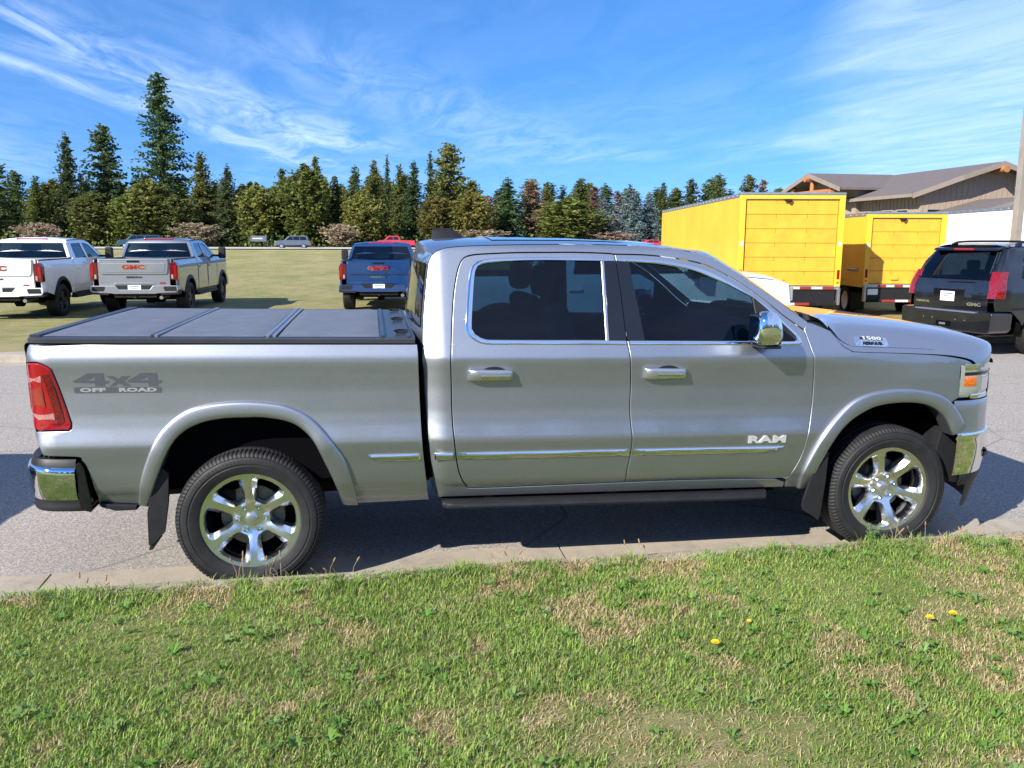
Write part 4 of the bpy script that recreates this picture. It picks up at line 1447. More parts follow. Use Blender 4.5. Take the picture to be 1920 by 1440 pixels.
def rear_strip(name, m, levels, x_hi=-.80, x_lo=-9, parent=None, both=True, angle=45):
    rows_ = []
    for zp, out in levels:
        c_ = [(x - out * min(1, max(0, (y + .05) / .12)), y - out * (1 - min(1, max(0, (y + .05) / .12)))) for x, y in resample(rear_plan, 80) if x_lo <= x <= x_hi]
        r_ = [(x, y, float(zw(x, zp))) for x, y in c_]
        if both: r_ = r_ + [(x, 2 * YC - y, z) for x, y, z in r_[::-1]][1:]
        rows_.append(r_)
    q_ = B(); q_.grid(rows_)
    return q_.build(name, m, parent or ram, angle=angle)


rbm = rear_strip('rear_bumper', 'chrome', [(.70, -.02), (.712, .0), (.706, .012), (.690, .018), (.66, .018), (.60, .016), (.56, .010), (.532, .0), (.526, -.02)], x_hi=-.862)
rear_strip('bumper_valance', 'black_plastic', [(.535, -.01), (.530, -.002), (.50, -.004), (.485, .002), (.470, -.004), (.462, -.03)], x_hi=-.83, parent=rbm)
rear_strip('bumper_step_pad', 'black_plastic', [(.710, .0), (.735, -.005), (.752, -.016), (.757, -.04), (.757, -.12)], x_hi=-.865, parent=rbm)
for s_ in (0, 1):
    MIR = None if s_ == 0 else YC
    q = B(); q.prism([(-.872, float(zw(-.87, .722))), (-.846, float(zw(-.85, .742))), (-.826, float(zw(-.82, .70))), (-.800, float(zw(-.8, .476))), (-.81, float(zw(-.8, .462))), (-.862, float(zw(-.86, .478)))], 'y', -.046, .10, .006)
    q.build('bumper_end_cap', 'black_gloss', rbm)
    for k in range(4):
        q = B(); q.box(-1.07 + k * .028, -1.056 + k * .028, .02 - k * .012, .18, float(zw(-1.05, .757)), float(zw(-1.05, .769)), .003); q.build('tread_rib', 'black_plastic', rbm)
    MIR = None
# tonneau cover
ZT = 1.392
zT = lambda x, d=0.0: float(zw(x, ZT + d))
tn = B()
for s_ in (0, 1):
    y0, y1 = (-.012, .055)
    if s_: y0, y1 = 2 * YC - .055, 2 * YC + .012
    rows_ = []
    for y, d in ((y0, -.022), (y0, -.002), (y0 + .006, .004), (y1 - .006, .004), (y1, -.002), (y1, -.02)):
        rows_.append([(x, y + (.03 * max(0, (-.99 - x) / .09) ** 2 if not s_ else -.03 * max(0, (-.99 - x) / .09) ** 2), zT(x, d)) for x in np.linspace(-1.062, .93, 40)])
    q = B(); q.grid(rows_)
    if s_ == 0:
        ton = q.build('tonneau_rail', 'tonneau_rail', ram)
    else:
        q.build('tonneau_rail', 'tonneau_rail', ram)
bounds = [(-1.02, -.475), (-.435, .115), (.185, .735)]
for a, b in bounds:
    q = B()
    xs = np.linspace(a, b, 12); ys = np.linspace(.06, 2 * YC - .06, 22)
    rows_ = [[(x, y, zT(x, .012 + .004 * math.sin(math.pi * (y - .06) / (2 * YC - .12)) - (.006 if i in (0, 11) or j in (0, 21) else 0))) for j, y in enumerate(ys)] for i, x in enumerate(xs)]
    q.grid(rows_); q.build('tonneau_panel', 'tonneau', ram)
q = B(); q.box(.735, .935, .057, 2 * YC - .057, zT(.83, -.02), zT(.83, .006), .003); q.build('tonneau_front_rail', 'tonneau_rail', ram)
for x in (-1.046, -.462, -.447, .135, .150, .166, .755, .90):
    wdt = .026 if x < -1 else .012
    q = B()
    q.box(x - wdt, x + wdt, .057, 2 * YC - .057, zT(x, -.02), zT(x, .016), .003)
    q.build('tonneau_hinge', 'rail_light' if x in (-.447, .135, .166, .76) else 'tonneau_rail', ram)
q = B(); q.box(-1.03, .93, .06, 2 * YC - .06, 1.30, 1.34); q.build('cover_underside', 'dark', ram)
for y in (.22, 1.0, 1.76):
    q = B(); q.box(.83, .90, y - .02, y + .02, zT(.86, .012), zT(.86, .026), .004); q.tube([(.82, y - .03, zT(.84, .026)), (.85, y, zT(.85, .03)), (.9, y + .02, zT(.9, .024))], .006, 6); q.build('cover_latch', 'black_plastic', ram)

# ---- interior ------------------------------------------------------
q = B(); q.box(1.06, 3.35, .12, 2 * YC - .12, .5, .56); q.build('cabin_floor', 'interior', ram)
for s_ in (0, 1):
    MIR = None if s_ == 0 else YC
    q = B(); q.box(1.18, 3.22, .05, .10, .55, 1.352, .015); q.build('door_trim', 'interior_door', ram)
    q = B(); q.prism([(.09, 1.35), (.16, 1.35), (.30, 1.84), (.235, 1.84)], 'x', 2.06, 2.17, .012); q.build('pillar_trim', 'interior', ram)
    q = B(); q.prism([(.06, 1.36), (.11, 1.36), (.28, 1.80), (.23, 1.80)], 'x', 1.08, 1.22, .012); q.build('pillar_trim', 'interior', ram)
    # front seat
    q = B()
    q.prism([(1.92, .85), (2.30, .88), (2.44, .90), (2.46, .98), (2.36, 1.0), (2.02, .98), (1.88, 1.55), (1.80, 1.58), (1.72, 1.55), (1.80, 1.15)], 'y', .30, .82, .05, 3)
    q.build('front_seat', 'interior', ram)
    q = B(); q.prism([(1.72, 1.60), (1.82, 1.61), (1.84, 1.78), (1.80, 1.80), (1.72, 1.79), (1.70, 1.68)], 'y', .43, .69, .035, 3); q.build('headrest', 'interior', ram)
    q = B(); q.prism([(1.16, 1.56), (1.25, 1.57), (1.27, 1.72), (1.24, 1.74), (1.16, 1.73)], 'y', .36, .60, .035, 3); q.build('headrest', 'interior', ram)
MIR = None
q = B(); q.prism([(1.30, .85), (1.72, .90), (1.76, .98), (1.46, 1.02), (1.28, 1.52), (1.20, 1.54), (1.12, 1.50)], 'y', .18, 2 * YC - .18, .05, 3); q.build('rear_bench', 'interior', ram)
q = B(); q.prism([(2.72, 1.0), (3.40, 1.0), (3.42, 1.38), (3.20, 1.43), (2.98, 1.42), (2.82, 1.34), (2.74, 1.18)], 'y', .13, 2 * YC - .13, .04, 3); q.build('dashboard', 'interior', ram)
q = B(); q.box(1.2, 2.62, .24, 2 * YC - .24, 1.862, 1.89, .01); q.build('headliner', 'interior', ram)
q = B()
st = []
for k in range(25):
    a = 2 * math.pi * k / 24
    st.append((2.62 + .06 * math.sin(a) * .9, 1.42 + .19 * math.cos(a), 1.22 + .18 * math.sin(a)))
q.tube(st, .016, 8, cap=False); q.tube([(2.62, 1.42, 1.22), (2.80, 1.42, 1.16)], .035, 8); q.box(2.60, 2.64, 1.26, 1.58, 1.19, 1.25, .01)
q.build('steering_wheel', 'interior', ram)
q = B(); q.box(2.98, 3.01, YC - .12, YC + .12, 1.70, 1.77, .012); q.build('interior_mirror', 'interior', ram)

# ---- wheels and chassis ------------------------------------------------
for cx in (0.0, 3.898):
    for s_ in (0, 1):
        yl = 0.0 if s_ == 0 else 2 * YC
        sgn = -1 if s_ == 0 else 1
        cyy = yl + (.118 if s_ == 0 else -.118)
        w = make_tyre((cx, cyy, .398), sgn, parent=ram, R=.404)
        make_rim(cx, yl, .398, w, sgn, phase=RAD(2 if cx == 0 else 14))
q = B()
for y in (.55, 2 * YC - .55):
    q.box(-1.05, 4.5, y - .06, y + .06, .45, .60, .01)
q.tube([(0, .2, .40), (0, 2 * YC - .2, .40)], .06, 10); q.tube([(3.9, .2, .40), (3.9, 2 * YC - .2, .40)], .05, 10)
q.build('chassis_frame', 'under', ram)
q = B(); q.box(-1.0, 4.45, .16, 2 * YC - .16, .56, .62); q.build('floor_pan', 'dark', ram)
q = B(); q.tube([(2.6, .75, .42), (1.2, .72, .42), (.6, .6, .45), (-.6, .55, .45), (-1.1, .5, .42)], .04, 8); q.build('exhaust_pipe', 'under', ram)
q = B(); q.box(.3, .95, .45, 1.0, .40, .58, .05); q.build('fuel_tank', 'under', ram)
# inner bodies: stop light leaking through gaps
q = B(); q.box(-.95, .90, .10, .14, .60, 1.33); q.box(-.95, .90, 2 * YC - .14, 2 * YC - .10, .60, 1.33); q.box(.90, .94, .1, 2 * YC - .1, .6, 1.36); q.build('bed_inner_wall', 'dark', ram)
q = B(); q.box(3.34, 4.2, .12, .16, .98, 1.24); q.box(3.34, 4.2, 2 * YC - .16, 2 * YC - .12, .98, 1.24); q.box(3.34, 3.38, .1, 2 * YC - .1, .5, 1.38); q.build('engine_bay_wall', 'dark', ram)
OFF = np.zeros(3)
WZ = lambda x, zp: zp

# ------------------------------------------------------------------ other vehicles
M['white_paint'] = paint('white_paint', (.78, .79, .80), .0, .3, dirt=.06)
M['silver2'] = paint('pale_silver_paint', (.36, .37, .385), .9, .36, dirt=.08)
M['blue_paint'] = paint('blue_paint', (.004, .034, .13), .1, .3, dirt=.015)
M['black_paint'] = paint('black_paint', (.004, .0045, .006), .0, .25, dirt=.025)
M['red_paint'] = paint('red_paint', (.55, .012, .015), .0, .3, dirt=.04)
M['grey_paint'] = paint('grey_paint', (.13, .14, .155), .5, .35, dirt=.1)
M['teal_paint'] = paint('dark_green_paint', (.02, .05, .055), .4, .3, dirt=.1)
M['dark_alloy'] = mat('dark_alloy', (.03, .03, .032), .3, .7)
M['plate'] = mat('plate_white', (.75, .77, .80), .4)
M['plate_ink'] = mat('plate_ink', (.10, .16, .32), .5)
M['red_badge'] = mat('red_badge', (.30, .008, .012), .25, coat=.6)
M['dark_badge'] = mat('dark_badge', (.03, .03, .035), .4)


def side_prof(half, pts):
    zz_ = np.array([q[0] for q in pts]); yy_ = np.array([q[1] for q in pts])
    fine_ = np.linspace(zz_[0], zz_[-1], 400)
    v_ = np.convolve(np.pad(np.interp(fine_, zz_, yy_), 8, mode='edge'), np.ones(17) / 17, 'valid')
    return lambda z: -half + np.interp(z, fine_, v_)


def simple_wheel(c, R, W, sgn, parent, rim='dark_alloy', spokes=6, lugs=40):
    w = make_tyre(c, sgn, R, W, R * .62, 'wheel', parent, lugs)
    s = sgn
    q = B()
    yl = c[1] + s * W * .40
    q.lathe([(R * .64, s * .02), (R * .62, s * .012), (R * .58, -s * .01), (R * .56, -s * .15)], (c[0], yl, c[2]), 'y', 32)
    q.build('rim', rim, w)
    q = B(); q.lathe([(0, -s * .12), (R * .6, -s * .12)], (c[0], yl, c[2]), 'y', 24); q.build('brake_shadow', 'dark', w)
    for k in range(spokes):
        a = 2 * math.pi * k / spokes + .3
        ca, sa = math.cos(a), math.sin(a)
        q = B()
        pts = [(-.05, .0), (.05, 0), (.032, R * .6), (-.032, R * .6)]
        lo = [(c[0] + u * -sa + r * ca, yl - s * .03, c[2] + u * ca + r * sa) for u, r in pts]
        hi = [(c[0] + u * -sa + r * ca, yl + s * .004, c[2] + u * ca + r * sa) for u, r in [(-.03, .02), (.03, .02), (.018, R * .58), (-.018, R * .58)]]
        q.add(lo + hi, [(4, 5, 6, 7), (0, 1, 5, 4), (1, 2, 6, 5), (2, 3, 7, 6), (3, 0, 4, 7)])
        q.build('spoke', rim, w, angle=20)
    q = B(); q.lathe([(0, s * .012), (.05, s * .008), (.06, -s * .02)], (c[0], yl, c[2]), 'y', 16); q.build('hub_cap', rim, w)
    return w


def arch_pts(cx, cz, r, n=18, z_end=.5, squash=1.0):
    a0 = math.asin(max(-1, min(1, (z_end - cz) / r)))
    return [(cx + r * math.cos(math.pi - a0 - (math.pi - 2 * a0) * k / n), cz + r * squash * math.sin(a0 + (math.pi - 2 * a0) * k / n)) for k in range(n + 1)]


def plate_on(parent, x, y, z, wd=.31, h=.155, lines=True, face=-1):
    q = B(); q.box(x - .006, x + .004, y - wd / 2, y + wd / 2, z - h / 2, z + h / 2, .003); p_ = q.build('licence_plate', 'plate', parent)
    for dz, ww, hh in ((.045, .22, .022), (.0, .16, .02), (-.04, .10, .014)):
        q = B(); q.box(x - .008, x - .005, y - ww / 2, y + ww / 2, z + dz - hh / 2, z + dz + hh / 2); q.build('plate_print', 'plate_ink', p_)
    return p_


def rear_text(name, body, size, x, y, z, m, parent, sx=1.3, bold=.004, ext=.006, shear=0):
    v, f = text_mesh(body, size, ext, bold=bold, sx=sx, spacing=1.05, shear=shear)
    return mk(name, [(x - a[2], y - a[0], z + a[1]) for a in v], f, m, parent, False)


def make_hd_pickup(name, label, pm, loc, heading, wheels=True, bumper=None, script='SIERRA', small='AT4', group='pickups of one make parked on the field', decal=None, cat='pickup truck', zsc=.97):
    """heavy-duty crew cab; local x forward from the rear bumper face"""
    global MIR
    root = empty(name, (loc[0], loc[1], loc[2] if len(loc) > 2 else 0), math.pi / 2 - heading)
    tag(root, label, cat, group)
    pr_ = side_prof(1.03, [(.45, .06), (.60, .01), (.8, -.005), (1.0, 0), (1.2, -.004), (1.30, .0), (1.42, .035), (1.50, .06), (1.75, .155), (1.93, .225), (2.0, .28)])
    fn = lambda x, z: pr_(z) + .10 * np.clip((np.asarray(x) - 5.6) / .75, 0, 1) ** 2 + .05 * np.clip((.22 - np.asarray(x)) / .14, 0, 1) ** 2
    bumper = bumper or pm
    AX1, AX2, R = 1.30, 5.22, .42
    for s in (0, 1):
        MIR = None if s == 0 else 0.0
        a1 = arch_pts(AX1, .43, .52, 16, .55)
        bed = [(.10, 1.46), (2.16, 1.46), (2.16, .56), (AX1 + .52, .56)] + a1[::-1][1:-1] + [(AX1 - .50, .58), (.30, .68), (.10, .80)]
        bs = panel('bed_side', bed, pm, root, fn, step=.09, inset=.004, bev=.008)
        # arch trims
        for cx, par in ((AX1, bs), (AX2, None)):
            aa, bb_ = arch_pts(cx, .43, .60, 16, .60), arch_pts(cx, .43, .515, 16, .57)
            q = B()
            q.grid([[(x, float(fn(x, z)) + d, z) for x, z in (np.array(aa) * (1 - t) + np.array(bb_) * t)] for t, d in ((0, .01), (0, -.012), (.5, -.028), (1, -.022), (1, .25))])
            q.build('arch_trim', 'black_plastic', par or root)
        rdo = [(2.20, .58), (2.20, 1.46), (2.24, 1.60), (2.34, 1.86), (2.44, 1.93), (3.32, 1.955), (3.34, 1.5), (3.34, .58)]
        rwin = [(2.46, 1.47), (2.52, 1.78), (2.58, 1.85), (3.22, 1.865), (3.25, 1.47)]
        rd = panel('rear_door', rdo, pm, root, fn, [rwin], step=.09, inset=.004, bev=.008)
        panel('window_pane', rwin, 'glass_far', rd, fn, step=.15, inset=-.004, lift=-.012, flange=False)
        fdo = [(3.34, .58), (3.34, 1.5), (3.32, 1.955), (3.70, 1.94), (3.95, 1.88), (4.50, 1.52), (4.52, 1.40), (4.50, .75), (4.40, .58)]
        fwin = [(3.40, 1.47), (3.38, 1.865), (3.68, 1.85), (3.86, 1.80), (4.32, 1.48)]
        fd = panel('front_door', fdo, pm, root, fn, [fwin], step=.09, inset=.004, bev=.008)
        panel('window_pane', fwin, 'glass_far', fd, fn, step=.15, inset=-.004, lift=-.012, flange=False)
        for par, x0 in ((rd, 2.36), (fd, 3.46)):
            q = B(); q.box(x0, x0 + .22, -1.07, -1.02, 1.20, 1.245, .012); q.build('door_handle', pm, par)
        fen = [(4.40, .58), (4.50, .75), (4.52, 1.40), (4.54, 1.47), (5.2, 1.43), (5.9, 1.36), (6.12, 1.30), (6.16, 1.05), (6.2, .70), (5.76, .66)] + arch_pts(AX2, .43, .52, 16, .58)[::-1][1:-1] + [(4.69, .58)]
        panel('front_fender', fen, pm, root, fn, step=.09, inset=.004, bev=.008)
        # mirror
        q = B(); q.box(4.28, 4.44, -1.33, -1.13, 1.40, 1.74, .04, 3); q.box(4.30, 4.36, -1.15, -.93, 1.46, 1.52, .012); q.build('tow_mirror', 'black_plastic', root)
        # running board + sill
        q = B(); q.box(2.25, 4.45, -1.03, -.86, .42, .49, .02); q.build('running_board', 'black_plastic', root)
        q = B(); q.box(2.2, 4.6, -.98, -.90, .48, .62, .01); q.build('sill', 'black_plastic', root)
        # tail lamp
        q = B(); q.prism([(-1.035, .93), (-.86, .95), (-.84, 1.16), (-.86, 1.38), (-.99, 1.40), (-1.04, 1.30)], 'x', .055, .22, .018); tl = q.build('tail_lamp', 'red_deep', root)
        q = B(); q.prism([(-1.02, 1.02), (-.96, 1.02), (-.945, 1.30), (-1.01, 1.32)], 'x', .046, .07, .008); q.build('lamp_band', 'red_lens', tl)
        q = B(); q.prism([(-.93, .97), (-.885, .98), (-.885, 1.08), (-.93, 1.08)], 'x', .046, .07, .006); q.build('reversing_lens', 'lamp_clear', tl)
        # front lamp
        q = B(); q.box(6.06, 6.22, -.96, -.72, 1.0, 1.26, .03); q.build('headlamp', 'lamp_clear', root)
        # bumper corner
        q = B(); q.prism([(-1.045, .58), (-.62, .56), (-.60, .62), (-.98, .63), (-1.045, .70)], 'x', .012, .3, .01); q.build('bumper_lower', 'black_plastic', root)
        q = B(); q.prism([(-1.01, .66), (-.72, .66), (-.69, .74), (-.70, .78), (-.99, .78)], 'x', -.008, .05, .008); q.build('corner_step', 'black_plastic', root)
        if wheels:
            for cx in (AX1, AX2):
                w = simple_wheel((cx, -.88, R - .005), R, .30, -1, root)
        for cx in (AX1, AX2):
            c = arch_pts(cx, .43, .56, 14, .45)
            q = B(); q.grid([[(x, -1.0 + d, z) for x, z in c] for d in (0, .45)]); q.add([(x, -.55, z) for x, z in c] + [(cx, -.55, .45)], [(i, i + 1, len(c)) for i in range(len(c) - 1)])
            q.build('wheel_well_liner', 'dark', root, fix=False)
        if decal:
            v, f = text_mesh(decal, .16, .002, bold=.006, sx=1.5, shear=.35)
            X = .55 + (v[:, 0] if MIR is None else -v[:, 0]); Z = 1.30 + v[:, 1]
            mk('bed_decal', np.stack([X, fn(X, Z) - .004 - v[:, 2], Z], 1), f if MIR is None else [k_[::-1] for k_ in f], 'red_badge', bs, False)
    MIR = None
    # roof and rear of cab
    rows_ = []
    ed = [(2.24, 1.62), (2.30, 1.78), (2.36, 1.90), (2.46, 1.945), (2.9, 1.962), (3.4, 1.962), (3.75, 1.94), (3.97, 1.885), (4.2, 1.735), (4.52, 1.52)]
    for x, z in cr(ed, 4):
        ye = float(fn(x, z)) ; half = []
        for t in TS:
            k = 1 - (1 - t) ** 2.5
            half.append((x - .05 * k * max(0, 1 - (x - 2.2) / .5) + .14 * k * max(0, min(1, (x - 3.6) / .5)), ye * (1 - t), z + .06 * k * (1 if 2.4 < x < 3.9 else .6)))
        rows_.append(half + [(a, -b, c) for a, b, c in half[-2::-1]])
    nsp = [i for i, (x, z) in enumerate(cr(ed, 4)) if x > 3.90][0]
    q = B(); q.grid(rows_[:nsp + 1]); q.build('roof', pm, root, angle=60)
    q = B(); q.grid(rows_[nsp:]); q.build('windscreen', 'glass_far', root)
    q = B(); q.box(2.19, 2.26, -1.0, 1.0, .6, 1.48); cb = q.build('cab_back', pm, root)
    rw = [(2.215, 1.485, .88), (2.255, 1.66, .83), (2.325, 1.87, .76)]
    q = B(); q.grid([[(x - .02 - .04 * (1 - (y / w) ** 2), y, z) for y in np.linspace(-w, w, 13)] for x, z, w in rw]); rwn = q.build('rear_window', 'glass_far', root)
    q = B(); q.grid([[(x - .024 - .04 * (1 - (y / w) ** 2), y, z) for y in np.linspace(-.24, .24, 7)] for x, z, w in ((2.222, 1.52, .88), (2.255, 1.66, .83), (2.318, 1.84, .76))]); q.build('sliding_pane', 'glass_clear', rwn)
    for sy in (-1, 1):
        fr_ = B(); fr_.tube([(x - .02, sy * (w + .03), z) for x, z, w in rw], .045, 6); fr_.build('window_frame', pm, root)
    q = B(); q.box(2.34, 2.46, -.38, .38, 1.935, 1.985, .015); q.build('high_brake_lamp', 'red_lens', root)
    # cabin interior
    q = B(); q.box(2.5, 4.3, -.78, .78, .8, 1.35); q.build('cabin_tub', 'interior', root)
    for y in (-.42, .42):
        for x in (2.62, 3.45):
            q = B(); q.box(x, x + .14, y - .26, y + .26, 1.2, 1.62, .05); q.box(x + .02, x + .11, y - .13, y + .13, 1.62, 1.8, .03); q.build('seat_back', 'interior', root)
    # bed
    q = B(); q.box(.14, 2.15, -.90, .90, .85, .90); q.build('bed_floor', 'dark', root)
    for s in (-1, 1):
        q = B(); q.box(.12, 2.16, min(s * .985, s * .88), max(s * .985, s * .88), 1.45, 1.478, .006); q.build('bed_rail', 'black_plastic', root)
        q = B(); q.box(.14, 2.15, min(s * .90, s * .88), max(s * .90, s * .88), .86, 1.45); q.build('bed_inner_wall', 'under', root)
    # tailgate
    q = B(); q.box(.065, .14, -.845, .845, .80, 1.46, .012); tg_ = q.build('tailgate', pm, root)
    q = B(); q.prism([(-.80, 1.13), (-.76, 1.08), (.76, 1.08), (.80, 1.13), (.83, 1.40), (.80, 1.44), (-.80, 1.44), (-.83, 1.40)], 'x', .038, .07, .014, 3); q.build('tailgate_panel', pm, tg_)
    q = B(); q.prism([(-.74, 1.17), (-.70, 1.13), (.70, 1.13), (.74, 1.17), (.76, 1.36), (-.76, 1.36)], 'x', .030, .045, .006); q.build('inner_panel', pm, tg_)
    q = B(); q.box(.03, .13, -.83, .83, 1.43, 1.475, .014); q.build('tailgate_spoiler', pm, tg_)
    q = B(); q.box(.022, .06, -.15, .15, 1.385, 1.435, .012); q.build('tailgate_handle', 'black_gloss', tg_)
    q = B(); q.prism([(-.50, .83), (-.45, .875), (.45, .875), (.50, .83)], 'x', .05, .07, .005); q.build('lower_step', pm, tg_)
    rear_text('tailgate_lettering', 'GMC', .15, .026, 0, 1.26, 'red_badge', tg_, 1.55, .006)
    rear_text('tailgate_lettering_rim', 'GMC', .158, .029, 0, 1.26, 'chrome', tg_, 1.55, .016, .003)
    rear_text('tailgate_script', script, .055, .06, 0, 1.01, 'dark_badge' if pm != 'blue_paint' else 'chrome', tg_, 2.1)
    if small: rear_text('tailgate_badge', small, .045, .058, -.66, .86, 'red_badge', tg_, 1.5)
    # bumper
    q = B(); q.prism([(-1.045, .68), (-1.0, .62), (-.55, .60), (-.48, .585), (.48, .585), (.55, .60), (1.0, .62), (1.045, .68), (1.045, .78), (1.0, .80), (.44, .80), (.36, .70), (-.36, .70), (-.44, .80), (-1.0, .80), (-1.045, .78)], 'x', 0, .22, .016, 2)
    bm_ = q.build('rear_bumper', bumper, root)
    q = B(); q.prism([(-.43, .80), (-.35, .69), (.35, .69), (.43, .80)], 'x', .02, .16, .004); q.build('plate_recess', 'black_plastic', bm_)
    plate_on(bm_, .015, 0, .735)
    q = B(); q.box(.0, .3, -.035, .035, .47, .54, .006); q.build('hitch_receiver', 'under', bm_)
    q = B(); q.box(.06, .16, -.5, .5, .49, .57, .01); q.build('hitch_bar', 'under', bm_)
    q = B(); q.tube([(.02, -.62, .49), (.2, -.62, .5), (1.0, -.6, .5)], .045, 10); q.build('exhaust_tip', 'satin', root)
    # hood + front
    rows_ = []
    for x, ze, zc in ((4.50, 1.49, 1.60), (4.8, 1.47, 1.57), (5.3, 1.43, 1.53), (5.8, 1.38, 1.47), (6.08, 1.31, 1.40), (6.18, 1.24, 1.30)):
        ye = float(fn(x, min(ze, 1.35))) + .02
        half = [(x + .06 * t, ye * (1 - t), ze + (zc - ze) * (1 - (1 - t) ** 3)) for t in TS]
        rows_.append(half + [(a, -b, c) for a, b, c in half[-2::-1]])
    q = B(); q.grid(rows_); q.build('hood', pm, root, angle=50)
    q = B(); q.box(6.12, 6.26, -.72, .72, .82, 1.26, .05, 3); q.build('grille', 'black_gloss', root)
    q = B(); q.box(6.10, 6.36, -.98, .98, .50, .80, .06, 3); q.build('front_bumper', bumper, root)
    # chassis
    q = B(); q.box(.2, 6.1, -.85, .85, .56, .66); q.build('floor_pan', 'dark', root)
    q = B(); q.tube([(AX1, -.8, .42), (AX1, .8, .42)], .07, 8); q.lathe([(.02, -.12), (.16, -.08), (.16, .08), (.02, .12)], (AX1, 0, .42), 'y', 12); q.build('rear_axle', 'under', root)
    q = B()
    for y in (-.5, .5): q.box(.2, 5.9, y - .05, y + .05, .50, .62)
    q.build('chassis_frame', 'under', root)
    q = B(); q.box(.55, 1.0, -.35, .35, .45, .60, .08, 3); q.build('spare_wheel', 'rubber', root)
    root.scale = (1, 1, zsc)
    return root


make_hd_pickup('pickup_truck', 'white pickup cut by the left edge of the picture, on the field', 'white_paint', (-7.95, 16.5, .05), RAD(1), small='AT4')
make_hd_pickup('pickup_truck', 'silver pickup seen from behind on the field, beside the white one', 'silver2', (-5.108, 17.313, .05), RAD(2.3), bumper='silver2')
make_hd_pickup('pickup_truck', 'blue pickup standing alone on the field, seen from behind', 'blue_paint', (.872, 17.9, .05), RAD(3), script='DENALI', small=None, zsc=.925)
make_hd_pickup('pickup_truck', 'white pickup side-on along the far kerb, seen through the silver cab windows', 'white_paint', (1.38, 9.25), RAD(90), decal='4X4', group='vehicles parked along the far kerb')
make_hd_pickup('pickup_truck', 'grey pickup just out of frame behind the silver pickup, its shadow on the road', 'grey_paint', (-9.65, 1.15), RAD(90), group='vehicles parked along the near kerb')


